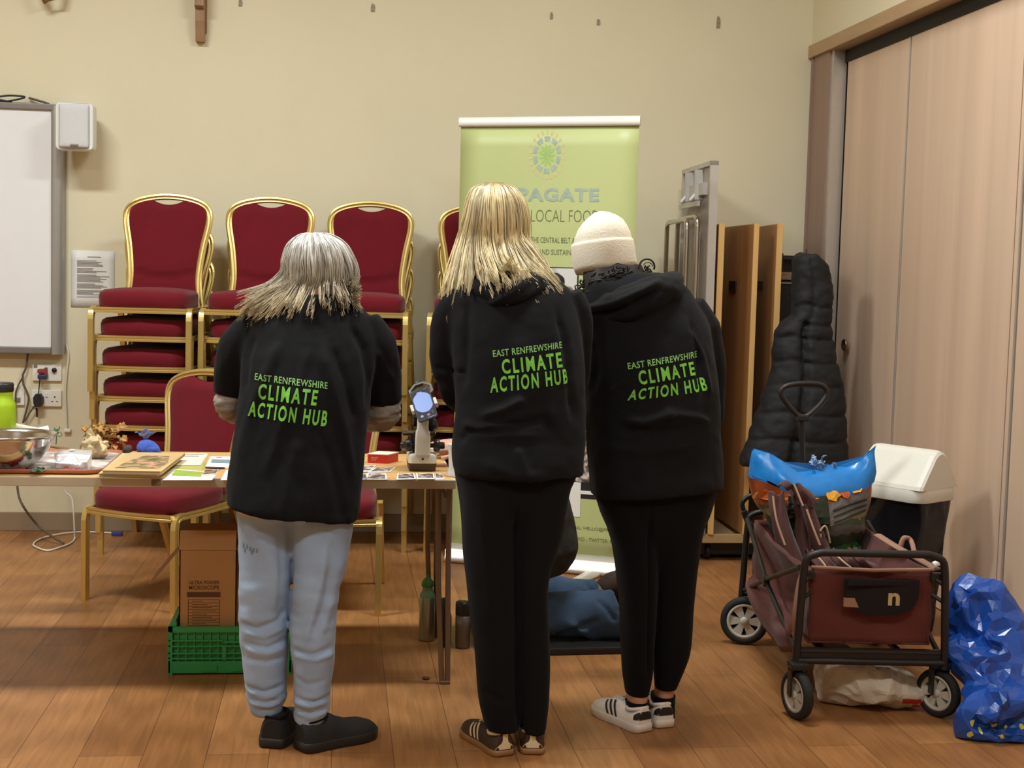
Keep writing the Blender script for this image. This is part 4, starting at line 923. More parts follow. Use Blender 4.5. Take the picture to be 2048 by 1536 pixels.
for x, y, ww in ((-.030, .066, .004), (.016, .066, .004), (.022, .067, .003), (.010, -.043, .004), (.020, -.044, .004), (.022, -.053, .003), (.0, -.069, .030)): b.add([Ph(x+u, y+v, .0013) for u, v in ((0, 0), (ww, 0), (ww, .002), (0, .002))], [(0, 1, 2, 3)], False, 2)
obj('screen', b, [mat('phone_glass', (52, 52, 60), .12, emit=((60, 62, 74), .25)), emat('phone_view_blue', (150, 176, 236), .95), emat('phone_icon', (200, 206, 232), .6), emat('phone_red_ring', (206, 130, 160), .5)], tp)
tm = thing('phone_adapter', 'dark clip-on phone adapter gripping the smartphone over the eyepiece', 'holder', Ph(0, .0, -.02))
b = MB(); b.box(Ph(0, 0, -.0155), (PW*.9, .05, .012), rot=Matrix((rv, upv, nv)).transposed(), bev=.003); obj('back_plate', b, m_mblk, tm)
for sg in (-1, 1): b = MB(); b.box(Ph(sg*(PW/2+.0068), -.004, -.006), (.011, .032, .020), rot=Matrix((rv, upv, nv)).transposed(), bev=.003); obj('jaw', b, m_gri, tm)
b = MB(); oc = Ph(.006, .083, -.03); Ro = Matrix((rv, upv, nv)).transposed()
b.loft([[oc+Ro @ Vector((r*1.1*math.cos(2*pi*(k+.5)/8), r*math.sin(2*pi*(k+.5)/8), z)) for k in range(8)] for r, z in ((.040, 0), (.042, .005), (.042, .012), (.034, .012), (.032, .0))], cap=False, smooth=False)
b.box(oc+Ro @ Vector((0, -.03, 0)), (.03, .05, .008), rot=Ro); b.lathe([(.001, 0), (.004, 0), (.004, .008), (.001, .008)], oc+Ro @ Vector((-.004, .044, .004)), 10, rot=Ro)
obj('ring', b, mat('adapter_grey', (96, 92, 84), .35, .4), tm)

# ================================================================ on the floor under the table
m_card = mat('brown_cardboard', (186, 136, 82), .8, var=.05, nscale=10, bump=.15, bscale=90); m_cardd = mat('cardboard_inside', (150, 104, 60), .85, var=.05); m_cink = mat('card_print_brown', (96, 62, 38), .8, var=.1)
m_crt = mat('crate_green_plastic', (50, 152, 82), .42, var=.06, nscale=10)
cl, cr_ = atZ(340, 1350, 0), atZ(578, 1352, 0); cr_.y = cl.y; cw = cr_.x-cl.x; ch = .168; cd = .30; y0 = cl.y+.004
t = thing('folding_crate', 'green plastic folding crate on the floor holding the microscope carton', 'crate', ((cl.x+cr_.x)/2, y0+cd/2, 0))
def side(b, o, ax, L, H, notch=True):
    """lattice wall with raised rim, ribs and a hand slot"""
    o, ax = Vector(o), Vector(ax); n = Vector((0, 0, 1)).cross(ax)*-1; up = Vector((0, 0, 1)); Rm = Matrix((ax, ax.cross(up)*-1 if 0 else up.cross(ax), up)).transposed()
    def bar_(x0, x1, z0, z1, th=.012, off=0.0): b.box(o+ax*(x0+x1)/2+up*(z0+z1)/2+Rm @ Vector((0, off, 0)), (x1-x0, th, z1-z0), rot=Rm)
    bar_(0, L, H-.018, H, .016); bar_(0, L, .006, .048, .012); bar_(0, .008, 0, H, .016); bar_(L-.008, L, 0, H, .016)
    bar_(.010, L-.01, .042, H-.02, .002, .006)
    hs = (.30*L, .62*L) if notch else None
    for z in (.055, .073, .098, .118): 
        if z > .11 and notch: bar_(0, L*.44, z, z+.005, .012); bar_(L*.44, L, z-.006, z, .012)
        else: bar_(0, L, z, z+.005, .013)
    n_ = max(6, int(L/.026))
    for k in range(1, n_): bar_(L*k/n_-.0016, L*k/n_+.0016, .045, H-.02, .010)
    for x in (.27, .52, .78):
        if L > .35: bar_(L*x, L*x+.05, .012, .034, .004, -.008)
    bar_(L*.435, L*.465, .052, .098, .018)
    for k in range(n_-1):
        x = L*(k+.5)/n_
        for z in (.064, .086, .108): b.tube([o+ax*(x-.009)+up*(z-.007)+Rm @ Vector((0, .003, 0)), o+ax*(x+.009)+up*(z+.007)+Rm @ Vector((0, .003, 0))], .0012, 4, cap=False)
for nm, o, ax_, L in (('front_side', (cl.x, y0, 0), (1, 0, 0), cw), ('rear_side', (cl.x, y0+cd, 0), (1, 0, 0), cw), ('end_side', (cl.x, y0, 0), (0, 1, 0), cd), ('end_side', (cr_.x, y0, 0), (0, 1, 0), cd)):
    b = MB(); side(b, o, ax_, L, ch, nm == 'front_side'); obj(nm, b, m_crt, t)
b = MB(); b.box(((cl.x+cr_.x)/2, y0+cd/2, .010), (cw-.01, cd-.01, .008)); obj('base', b, m_crt, t)
for sx in (.02, .97): obj('corner_latch', MB().box((cl.x+cw*sx, y0+.02, ch+.004), (.024, .03, .016), bev=.004), m_crt, t)
# carton
yf = y0+.035; bl, br_ = atY(359, 1100, yf), atY(474, 1098, yf); bw = br_.x-bl.x; btop = bl.z; bd = .20; zb_ = .016
t = thing('microscope_carton', 'open brown cardboard carton standing in the green crate', 'carton', ((bl.x+br_.x)/2, yf+bd/2, zb_))
b = MB(); th = .004
b.box(((bl.x+br_.x)/2, yf+th/2, (zb_+btop)/2), (bw, th, btop-zb_)); b.box(((bl.x+br_.x)/2, yf+bd, (zb_+btop)/2), (bw, th, btop-zb_), m=1); b.box((bl.x+th/2, yf+bd/2, (zb_+btop)/2), (th, bd, btop-zb_)); b.box((br_.x-th/2, yf+bd/2, (zb_+btop)/2), (th, bd, btop-zb_)); b.box(((bl.x+br_.x)/2, yf+bd/2, zb_+.002), (bw, bd, th))
def on_front(px, py): q = atY(px, py, yf); return q
def ctext(s, x0, y0_, x1, y1_, bold): p, q = on_front(x0, y0_), on_front(x1, y1_); flat_text(b, s, (p.x, yf, q.z), (1, 0, 0), (0, 0, 1), q.x-p.x, p.z-q.z, bold, 2, .0008)
ctext('ULTRA POWER', 378, 1161, 439, 1168.5, .02); ctext('MICROSCOPE', 378, 1171, 438, 1179, .02)
def crect(x0, y0_, x1, y1_, m=2): p, q = on_front(x0, y0_), on_front(x1, y1_); b.add([(p.x, yf-.0008, q.z), (q.x, yf-.0008, q.z), (q.x, yf-.0008, p.z), (p.x, yf-.0008, p.z)], [(0, 1, 2, 3)], False, m)
crect(374, 1184, 441, 1194)
for k in range(9): crect(376, 1199+k*6.4, 439, 1199.7+k*6.4)
crect(376, 1199, 376.7, 1250); crect(438.3, 1199, 439, 1250)
for k in range(8): crect(384, 1202+k*6.4, 384+22+((k*37) % 28), 1203+k*6.4)
obj('carton_body', b, [m_card, m_cardd, m_cink], t)
def flap(p0, p1, d, L, m):
    b = MB(); p0, p1, d = Vector(p0), Vector(p1), Vector(d).normalized(); nn = (p1-p0).cross(d).normalized()*.004
    vs = [p0, p1, p1+d*L, p0+d*L]; b.add([v for v in vs]+[v+nn for v in vs], [(0, 3, 2, 1), (4, 5, 6, 7), (0, 1, 5, 4), (1, 2, 6, 5), (2, 3, 7, 6), (3, 0, 4, 7)], False); obj('flap', b, m, t)
flap((bl.x, yf, btop), (br_.x-.004, yf, btop), (0, .35, 1), .068, m_card); flap((bl.x, yf, btop), (bl.x, yf+bd, btop), (-.78, -.1, -.95), .155, m_cardd)
flap((br_.x, yf+.01, btop), (br_.x, yf+bd, btop), (.55, 0, -.9), .17, m_cardd); flap((bl.x, yf+bd, btop), (br_.x, yf+bd, btop), (0, .5, .8), .06, m_cardd)
q = Vector((cl.x+cw*.80, y0+.10, .016)); single('paper_cup', MB().lathe([(.001, 0), (.028, 0), (.036, .115), (.038, .118), (.034, .118), (.026, .005), (.001, .005)], q, 22), m_off, 'white paper cup inside the green crate', 'cup')
# bottles
m_bst = mat('worn_steel_bottle', (176, 180, 164), .32, .75, var=.2, nscale=14, stretch=(1, 1, .3)); m_bgr = mat('bottle_cap_green', (78, 130, 64), .5, var=.08); m_bnk = mat('bottle_neck_green', (116, 156, 120), .45, var=.1)
p = atZ(853, 1280, 0); s = p.y/FPX; r = 16*s
t = thing('steel_bottle', 'steel drinking bottle with a pointed green cap on the floor by the table leg', 'bottle', p)
H_ = (1284-1148)*s; obj('body', MB().lathe([(.001, .001), (r*.94, .001), (r, .006), (r, H_*.64), (r*.98, H_*.66)], p, 28), m_bst, t)
obj('neck', MB().lathe([(r*.99, H_*.655), (r*.93, H_*.70), (r*.72, H_*.745), (r*.66, H_*.78), (r*.66, H_*.84), (.001, H_*.84)], p, 28), m_bnk, t)
obj('cap', MB().lathe([(r*.76, H_*.82), (r*.80, H_*.835), (r*.74, H_*.885), (r*.5, H_*.93), (r*.22, H_*.955), (r*.16, H_*.99), (.001, H_)], p, 24), m_bgr, t)
p = atZ(889, 1292, 0); r = 13*s; t = thing('dark_flask', 'dark purple drinks flask on the floor behind the table leg tubes', 'flask', p); H_ = .185
obj('body', MB().lathe([(.001, .001), (r*.95, .001), (r, .006), (r, H_*.6), (r*.9, H_*.68), (r*.55, H_*.76), (r*.5, H_*.80), (.001, H_*.8)], p, 26), mat('dark_purple_metal', (48, 40, 46), .35, .4, var=.1), t)
obj('cap', MB().lathe([(r*.62, H_*.79), (r*.64, H_*.98), (r*.55, H_), (.001, H_)], p, 22), m_blid, t)
p = atZ(925, 1295, 0); r = 15.5*s; t = thing('grey_flask', 'grey travel flask with black lid on the floor against the black trousers', 'flask', p); H_ = (1300-1206)*s
obj('body', MB().lathe([(.001, .001), (r*.88, .001), (r*.95, .008), (r, H_*.5), (r, H_*.73), (.001, H_*.73)], p, 28), mat('grey_flask_metal', (122, 114, 106), .4, .5, var=.1, nscale=20), t)
obj('lid', MB().lathe([(r*1.02, H_*.72), (r*1.03, H_*.94), (r*.95, H_*.99), (.001, H_)], p, 28), m_blid, t)
p = atZ(852, 1358, 0); single('bottle_top', MB().lathe([(.001, .0005), (.013, .0005), (.0135, .003), (.012, .006), (.001, .006)], p, 20), mat('rust_brown_disc', (86, 48, 28), .5, var=.2), 'small dark round cap on the bare floor before the table leg', 'cap')
# ================================================================ wagon corner
m_wfab = fab('wagon_brown_canvas', (96, 48, 40), .8, var=.14, bump=.3, bscale=300, nscale=5); m_wfr = mat('wagon_black_tube', (40, 36, 34), .42, .3, var=.08); m_tyre = mat('tyre_black', (32, 30, 28), .8, var=.1); m_hub = mat('wheel_hub_cream', (196, 190, 176), .5, var=.05)
m_pock = fab('pocket_black_mesh', (34, 28, 28)); m_tan = fab('tan_binding', (156, 118, 98)); m_logo = mat('logo_cream', (196, 176, 120), .5)
N1, N2, RL = atZ(1592, 1437), atZ(1874, 1433), atZ(1487, 1288)
axv = Vector((.096, .995, 0)).normalized(); acr = Vector((axv.y, -axv.x, 0)); wo = (N1+N2)/2
def Wg(x, y, z): return wo+acr*x+axv*y+Vector((0, 0, z))
WRZ = math.atan2(acr.y, acr.x); WR = Matrix((acr, axv, Vector((0, 0, 1)))).transposed()
hw = (N2-N1).dot(acr)/2; LEN = .95
wg = thing('folding_wagon', 'brown canvas folding wagon with black tube frame in front of the partition', 'wagon', wo+axv*LEN/2)
# canvas tub: four hollow walls and floor
zt, zbt = atY(1750, 1141, wo.y).z, atY(1750, 1290, wo.y).z; ti = .20; zfr = atY(1750, 1106, wo.y).z; zch = atY(1750, 1322, wo.y).z
b = MB()
def wall(x0, y0, x1, y1, sag, nm):
    d = Vector((x1-x0, y1-y0)); L = d.length; n = Vector((d.y, -d.x))/L
    def f(u, v):
        z = zbt+(zt-zbt)*v-.02*math.sin(pi*u)*v*(sag > .03); bow = sag*math.sin(pi*u)*math.sin(pi*min(1, v*1.1))+.004*math.sin(u*17+v*5)*math.sin(pi*u)+.003*math.sin(v*13+u*7)
        return Wg(x0+d.x*u-n.x*bow, y0+d.y*u-n.y*bow, z)
    b.grid(f, 20, 12, thick=.006)
wall(-ti, .02, ti, .02, .012, 'f'); wall(ti, .02, ti+.01, LEN-.03, .045, 'r'); wall(ti+.01, LEN-.03, -ti-.01, LEN-.03, .012, 'b'); wall(-ti-.01, LEN-.03, -ti, .02, .05, 'l')
b.grid(lambda u, v: Wg(-ti+2*ti*u, .02+(LEN-.05)*v, zbt+.004-.01*math.sin(pi*u)*math.sin(pi*v)), 8, 12, thick=.006)
# loose lower skirt drooping on the near-left side
b.grid(lambda u, v: Wg(-ti-.012-.03*math.sin(pi*v)-.012*math.sin(u*9), .10+(LEN-.2)*u, zbt+.05-(.10+.08*math.sin(pi*u))*v), 16, 6, thick=.004)
obj('canvas_tub', b, m_wfab, wg)
b = MB(); 
for (x0, y0, x1, y1) in ((-ti, .015, ti, .015),): b.tube([Wg(x0, y0, zt+.004), Wg(0, y0-.012, zt-.0), Wg(x1, y1, zt+.004)], .006, 6)
obj('binding', b, m_tan, wg)
# frame loops at both ends
def loop(y, z0, z1, hx, r=.0115):
    P = [Wg(-hx, y, z0), Wg(-hx+.012, y, z1-.09)]+catmull([Wg(-hx+.014, y, z1-.06), Wg(-hx+.024, y, z1-.018), Wg(-hx+.07, y, z1)], 4)
    P += catmull([Wg(hx-.07, y, z1), Wg(hx-.024, y, z1-.018), Wg(hx-.014, y, z1-.06)], 4)+[Wg(hx-.012, y, z1-.09), Wg(hx, y, z0)]
    return P
obj('end_frame', MB().tube(loop(-.01, zch-.02, zfr, hw+.005), .0125, 10), m_wfr, wg)
obj('end_frame', MB().tube(loop(LEN, zch-.02, zfr-.03, hw+.005), .0125, 10), m_wfr, wg)
b = MB()
for z, y in ((zch, -.012), (zch+.03, .0)): b.tube([Wg(-hw, y, z), Wg(hw, y, z)], .011, 8)
b.box(Wg(0, .0, zch+.016), (hw*2, .018, .05), rot=WR); b.tube([Wg(-hw, LEN, zch), Wg(hw, LEN, zch)], .011, 8)
for x in (-.13, .13): b.tube([Wg(x, .0, zch+.005), Wg(x, LEN, zch)], .011, 8)
obj('chassis', b, m_wfr, wg)
for s in (-1, 1):
    xo = s*(ti+.035); b = MB()
    b.tube([Wg(xo, .03, zch+.02), Wg(xo+s*.012, LEN*.5, zch+.15), Wg(xo, LEN-.02, zt)], .009, 6); b.tube([Wg(xo, .03, zt), Wg(xo+s*.016, LEN*.5, zch+.16), Wg(xo, LEN-.02, zch+.02)], .009, 6)
    b.box(Wg(xo+s*.014, LEN*.5, zch+.155), (.022, .04, .04), rot=WR, bev=.006); obj('side_brace', b, m_wfr, wg)
for s in (-1, 1):
    b = MB(); b.tube([Wg(s*(hw-.012), -.004, zt-.04), Wg(s*(ti-.005), .018, zt-.02)], .008, 6); b.tube([Wg(s*(hw-.006), -.004, zt-.10), Wg(s*(ti), .018, zt-.08)], .007, 6); b.box(Wg(s*(ti+.01), .012, zt-.02), (.04, .02, .03), rot=WR, bev=.005)
    obj('corner_strap', b, m_wfr, wg)
b = MB(); b.tube(catmull([Wg(-ti-.03, .04, zbt), Wg(-ti-.045, .0, zbt+.09), Wg(-ti-.03, .01, zt-.04), Wg(-ti-.005, .02, zt)], 4), .012, 6, flat=(.4, 1.4)); obj('trailing_strap', b, m_tan, wg)
# pocket with letter
b = MB(); pk = lambda px, py: atY(px, py, (wo.y+.005))
p0, p1 = pk(1690, 1158), pk(1832, 1230); cx, cz, w, h = (p0.x+p1.x)/2, (p0.z+p1.z)/2, p1.x-p0.x, p0.z-p1.z
dz = Wg(0, .0, 0).y
poly = [(-w/2, h/2), (w/2, h/2), (w*.49, 0), (w*.4, -h*.32), (w*.2, -h*.48), (-w*.2, -h*.5), (-w*.36, -h*.3), (-w*.46, -.02)]
b.prism(poly, (cx, dz+.006, cz), acr, (0, 0, 1), .012, m=0)
b.box((cx, dz-.008, cz+h*.42), (w*.98, .014, h*.16), bev=.004, m=0)
b.prism([(-w*.5, -h*.02), (-w*.36, -.02*h), (-w*.3, -h*.28), (-w*.5, -h*.26)], (cx, dz+.002, cz), acr, (0, 0, 1), .010, m=1)
q0, q1 = pk(1774, 1184), pk(1795, 1209)
flat_text(b, 'n', Vector((q0.x, dz-.0075, q1.z)), acr, (0, 0, 1), q1.x-q0.x, q0.z-q1.z, .03, 2, .001); flat_text(b, "'", Vector((q1.x+.004, dz-.0075, q0.z-.006)), acr, (0, 0, 1), .003, .008, .0, 2, .001)
obj('front_pocket', b, [m_pock, m_tan, m_logo], wg)
# wheels
def wheel(c, r, wdt, ax_):
    """tyre and spoked hub turned about axis ax_"""
    ax_ = Vector(ax_).normalized(); R_ = ax_.to_track_quat('Z', 'Y').to_matrix(); t = MB().lathe([(r*.70, -wdt*.40), (r*.86, -wdt*.5), (r*.97, -wdt*.38), (r, -wdt*.15), (r, wdt*.15), (r*.97, wdt*.38), (r*.86, wdt*.5), (r*.70, wdt*.40), (r*.69, 0), (r*.70, -wdt*.40)], c, 36, rot=R_)
    o = obj('wheel', t, m_tyre, wg)
    h = MB(); h.lathe([(r*.62, -wdt*.42), (r*.72, -wdt*.42), (r*.73, wdt*.42), (r*.62, wdt*.42), (r*.60, 0), (r*.62, -wdt*.42)], c, 36, rot=R_); h.lathe([(.001, -wdt*.5), (r*.12, -wdt*.5), (r*.18, -wdt*.3), (r*.18, wdt*.3), (r*.12, wdt*.5), (.001, wdt*.5)], c, 16, rot=R_)
    for k in range(6):
        a0 = 2*pi*k/6; P = []
        for rr_, hw_ in ((.15, .10), (.62, .21)): P += [(rr_*r, -hw_*r), (rr_*r, hw_*r)]
        vs = []
        for z in (-wdt*.18, wdt*.30):
            for x, y in (P[0], P[1], P[3], P[2]): vs.append(Vector(c)+R_ @ Vector((x*math.cos(a0)-y*math.sin(a0), x*math.sin(a0)+y*math.cos(a0), z)))
        h.add(vs, [(3, 2, 1, 0), (4, 5, 6, 7), (0, 1, 5, 4), (1, 2, 6, 5), (2, 3, 7, 6), (3, 0, 4, 7)], False)
    obj('hub', h, m_hub, o); obj('hub_back', MB().lathe([(.001, -wdt*.2), (r*.62, -wdt*.2), (r*.62, -wdt*.16), (.001, -wdt*.16)], c, 24, rot=R_), m_tyre, o); return o
rn = .080
def fork(c, r, top):
    b = MB(); b.tube([top, Vector((c.x, c.y, c.z+r+.01))], .014, 8)
    b.box(Vector((c.x, c.y, c.z+r+.016)), (.06, .06, .022), bev=.006); b.box(Vector((c.x-.026, c.y, c.z+r*.5)), (.007, .035, r*1.1), bev=.003); b.box(Vector((c.x+.026, c.y, c.z+r*.5)), (.007, .035, r*1.1), bev=.003); obj('fork', b, m_wfr, wg)
for n_, azi, top in ((N1, 194, Wg(-hw+.02, 0, zch)), (N2, 212, Wg(hw-.02, 0, zch))):
    c = Vector((n_.x, n_.y, rn)); wheel(c, rn, .034, (math.cos(math.radians(azi)), math.sin(math.radians(azi)), 0)); fork(c, rn, Vector((n_.x, n_.y, zch)))
rr_ = .093; c = Vector((RL.x, RL.y, rr_)); wheel(c, rr_, .040, (-.30, -.95, 0)); obj('axle', MB().tube([c+Vector((.0, .03, 0)), Vector((c.x+.06, c.y+.05, .20)), Wg(-hw+.03, LEN, .25)], .012, 8), m_wfr, wg)
c = Wg(hw+.05, LEN, rr_); wheel(c, rr_, .040, acr); obj('axle', MB().tube([c, Wg(hw-.02, LEN, .25)], .012, 8), m_wfr, wg)
# pull handle at the far end
hy = Wg(0, LEN+.05, 0).y
hp = lambda px, py: atY(px, py, hy)
ring = catmull([hp(1573, 772), hp(1606, 767), hp(1642, 770), hp(1654, 786), hp(1643, 806), hp(1620, 828), hp(1605, 834), hp(1590, 826), hp(1568, 800), hp(1562, 784)], 5, closed=True)
b = MB(); b.tube(ring, .011, 8, closed=True); b.box(hp(1605, 836), (.05, .03, .025), bev=.006)
b.tube([hp(1605, 836), hp(1604, 880), hp(1607, 1000), Wg(-.02, LEN+.02, .28)], [.013, .011, .011, .011], 8); obj('pull_handle', b, m_wfr, wg)
b = MB(); b.tube(catmull([hp(1487, 1020), hp(1485, 1005), hp(1497, 993), hp(1512, 990)], 4), .010, 6); b.tube([hp(1488, 1022), hp(1500, 1052), hp(1506, 1068)], .014, 8); obj('grab_strap', b, m_wfr, wg)

# ---- compost bag standing upside down at the far end of the wagon
def compost_mat():
    m = bpy.data.materials.new('compost_bag_film'); m.use_nodes = True; nt = m.node_tree; b = nt.nodes['Principled BSDF']; N, L = nt.nodes.new, nt.links.new
    tc = N('ShaderNodeTexCoord'); sp_ = N('ShaderNodeSeparateXYZ'); L(tc.outputs['Object'], sp_.inputs[0])
    nz = N('ShaderNodeTexNoise'); nz.inputs['Scale'].default_value = 14; nz.inputs['Detail'].default_value = 4; L(tc.outputs['Object'], nz.inputs['Vector'])
    ad = N('ShaderNodeMath'); ad.operation = 'MULTIPLY_ADD'; ad.inputs[1].default_value = .09; L(nz.outputs[0], ad.inputs[0]); L(sp_.outputs['Z'], ad.inputs[2])
    cr = N('ShaderNodeValToRGB'); cr.color_ramp.interpolation = 'CONSTANT'; e = cr.color_ramp.elements
    mp = N('ShaderNodeMapRange'); mp.inputs[1].default_value = .045; mp.inputs[2].default_value = .47; L(ad.outputs[0], mp.inputs[0]); L(mp.outputs[0], cr.inputs[0])
    cols = [(0, (36, 92, 40)), (.34, (44, 104, 48)), (.42, (38, 52, 36)), (.52, (84, 80, 74)), (.60, (58, 70, 48)), (.66, (132, 120, 72)), (.70, (86, 84, 78)), (.76, (176, 92, 38)), (.81, (214, 150, 60)), (.84, (150, 70, 34))]
    for i, (p, c) in enumerate(cols):
        q = e[i] if i < 2 else e.new(p)
        q.position = p; q.color = rgb(*c)
    L(cr.outputs[0], b.inputs['Base Color']); b.inputs['Roughness'].default_value = .3; return m
m_cblue = mat('bag_blue_film', (34, 128, 206), .25, var=.12, nscale=20); m_cgreen = compost_mat(); m_clet = mat('bag_white_print', (170, 196, 168), .5)
by_ = Wg(0, LEN-.16, 0).y; bp_ = lambda px, py: atY(px, py, by_)
zbot = zbt+.01
prof = [(zbot, 1578, 1712, .07), (.40, 1566, 1722, .085), (.50, 1538, 1733, .10), (.60, 1500, 1742, .10), (.68, 1497, 1742, .075), (.72, 1500, 1743, .05), (.755, 1500, 1744, .03)]
cbx = (bp_(1497, 950).x+bp_(1745, 950).x)/2
t = thing('compost_bag', 'upside-down green and orange compost bag with blue crimped end, standing in the wagon', 'bag', (cbx, by_, zbot))
def bag_ring(z, xl, xr, d, n=44, k=0, dip=0.0):
    x0, x1 = bp_(xl, 1000).x, bp_(xr, 1000).x; r = []
    for j in range(n):
        a = 2*pi*j/n; cx_, sx_ = math.cos(a), math.sin(a); x = (x0+x1)/2+(x1-x0)/2*math.copysign(abs(cx_)**.7, cx_); u = (x-(x0+x1)/2)/((x1-x0)/2)
        y = by_+d*math.copysign(abs(sx_)**.9, sx_)*(1-.25*u*u)+.012*math.sin(u*5+z*9)
        r.append(Vector((x, y, z+dip*(u*u*1.0-.62+.12*math.sin(u*7)))))
    return r
b = MB(); zs = [zbot+(.655-zbot)*k/16 for k in range(17)]
b.loft([bag_ring(z, *interp(prof, z), dip=.07*((z-zbot)/(.655-zbot))**2) for z in zs])
me = b.mesh('k'); rumple(me, .012, 9, (1, 1, 1.6), 3); rumple(me, .005, 26, (1, 1, 1.5), 4)
bv = bvh_of(me)
def stick(txt, px0, py0, px1, py1, bold):
    p, q = bp_(px0, py0), bp_(px1, py1); vs, fs = fit_text(txt, abs(q.x-p.x), abs(p.z-q.z), bold, 1.0, .08); P_ = [Vector((max(p.x, q.x)-v.x, by_-.3, max(p.z, q.z)-v.y)) for v in vs]
    return onto(bv, P_, (0, 1, 0), .0025), fs
mb = MB(); mb.v = [tuple(v.co) for v in me.vertices]; mb.f = [tuple(p.vertices) for p in me.polygons]; mb.mi = [0]*len(mb.f); mb.sm = [True]*len(mb.f)
for a in (('compost', 1672, 1086, 1728, 1100, .02), ('Multi-Purp', 1686, 1110, 1734, 1121, .01)): vs, fs = stick(*a); mb.add(vs, fs, False, 1)
def patch(pts, mi, lift_=.003):
    hits = [bv.ray_cast(Vector((bp_(x, y).x, by_-.3, bp_(x, y).z)), Vector((0, 1, 0)))[0] for x, y in pts]
    if all(h is not None for h in hits): mb.add([h-Vector((0, lift_, 0)) for h in hits], [tuple(range(len(hits)))], False, mi)
def gridpatch(x0, y0, x1, y1, sk, mi, lift_, nx=8, ny=4):
    for i in range(nx):
        for j in range(ny):
            q = [(x0+(x1-x0)*(i+a_)/nx, y0+(y1-y0)*(j+b_)/ny+sk*((i+a_)/nx)) for a_, b_ in ((0, 1), (1, 1), (1, 0), (0, 0))]; patch(q, mi, lift_)
gridpatch(1640, 1000, 1730, 1042, -24, 2, .004); gridpatch(1562, 985, 1640, 1050, 0, 3, .004, 6, 5)
for k in range(3): gridpatch(1648, 1012+k*11, 1722, 1016+k*11, -20, 3, .0055, 6, 1)
rq = random.Random(2)
for cx_, cy_, r_, mi in ((1652, 984, 15, 4), (1678, 980, 13, 5), (1700, 972, 12, 4), (1660, 990, 6, 3), (1520, 986, 15, 5), (1545, 992, 13, 5), (1532, 990, 5, 3), (1512, 1006, 12, 6), (1522, 1016, 10, 6), (1506, 1030, 8, 7), (1514, 1040, 7, 7)):
    patch([(cx_+r_*rq.uniform(.7, 1.2)*math.cos(2*pi*k/10), cy_+r_*.75*rq.uniform(.7, 1.2)*math.sin(2*pi*k/10)) for k in range(10)], mi, .0065+.0005*mi)
obj('bag_body', mb, [m_cgreen, m_clet, mat('bag_grey_panel', (104, 100, 98), .35), mat('bag_black_green', (24, 40, 28), .3, var=.2), mat('bag_yellow_flower', (226, 160, 50), .35, var=.2, nscale=40), mat('bag_orange_flower', (196, 92, 40), .35, var=.25, nscale=40), mat('bag_leaf_olive', (146, 142, 66), .35, var=.2), mat('bag_blue_flower', (64, 96, 196), .35, var=.25, nscale=40)], t)
b = MB(); z1 = .70
b.loft([bag_ring(z1-.06, 1498, 1743, .080, dip=.07), bag_ring(z1-.03, 1499, 1744, .082, dip=.075), bag_ring(z1+.01, 1500, 1744, .06, dip=.08), bag_ring(z1+.04, 1500, 1745, .03, dip=.085), bag_ring(z1+.06, 1501, 1745, .006, dip=.09)])
me = b.mesh('k'); rumple(me, .010, 30, (1, 1, .6), 6)
obj('crimped_end', me, m_cblue, t)
b = MB(); rr = random.Random(4)
for k in range(14): q = bp_(rr.uniform(1622, 1668), rr.uniform(922, 940)); leaf(b, q, .03, .018, rr.uniform(0, 6), rr.uniform(-.5, 1.2), .2, roll=rr.uniform(-1, 1))
obj('torn_film', b, mat('torn_pale_blue', (140, 176, 214), .35, var=.2), t)
# ---- brown canvas cover bundled over the bag front
m_cov = fab('dusty_brown_canvas', (92, 60, 56), .85, var=.16, nscale=7); m_cbind = mat('cream_binding', (196, 160, 128), .7, var=.1)
cy = Wg(0, LEN-.36, 0).y
def strip(b, pts, w0, w1, m=0, tw=0.0, dy=0.0):
    C = catmull([atY(x, y, cy+dy+o) for x, y, o in pts], 6); n = len(C)
    def f(u, v):
        i = min(int(u*(n-1)), n-2); p = C[i].lerp(C[i+1], u*(n-1)-i); wd = w0+(w1-w0)*u; a = tw*u
        return p+Vector(((v-.5)*wd*math.cos(a), -.02*math.sin(pi*v)+(v-.5)*wd*math.sin(a)+.006*math.sin(v*14+u*9), .008*math.sin(v*9+u*6)))
    b.grid(f, 26, 8, thick=.006, m=m)
t = thing('canvas_cover', 'dusty brown canvas cover bundled in the wagon in front of the compost bag', 'cover', atY(1600, 1110, cy))
b = MB(); strip(b, [(1552, 985, .02), (1558, 1030, 0), (1572, 1080, -.02), (1592, 1140, -.04)], .060, .085, 0, .2); strip(b, [(1570, 975, .03), (1590, 968, .02), (1606, 985, 0), (1616, 1010, 0)], .05, .07, 0, -.3)
strip(b, [(1590, 975, .06), (1601, 1020, .03), (1606, 1070, .02), (1616, 1130, .0)], .05, .06, 0, .5)
strip(b, [(1614, 1010, .0), (1626, 1050, -.01), (1640, 1090, -.02), (1650, 1130, -.02)], .05, .075, 0, -.4)
for x in range(5): strip(b, [(1615+x*22, 1098+6*(x % 2), -.03*x), (1634+x*22, 1118, -.05-.03*x), (1660+x*22, 1140, -.10-.02*x)], .035, .05, 0, .5-x*.2)
obj('folds', b, m_cov, t)
b = MB()
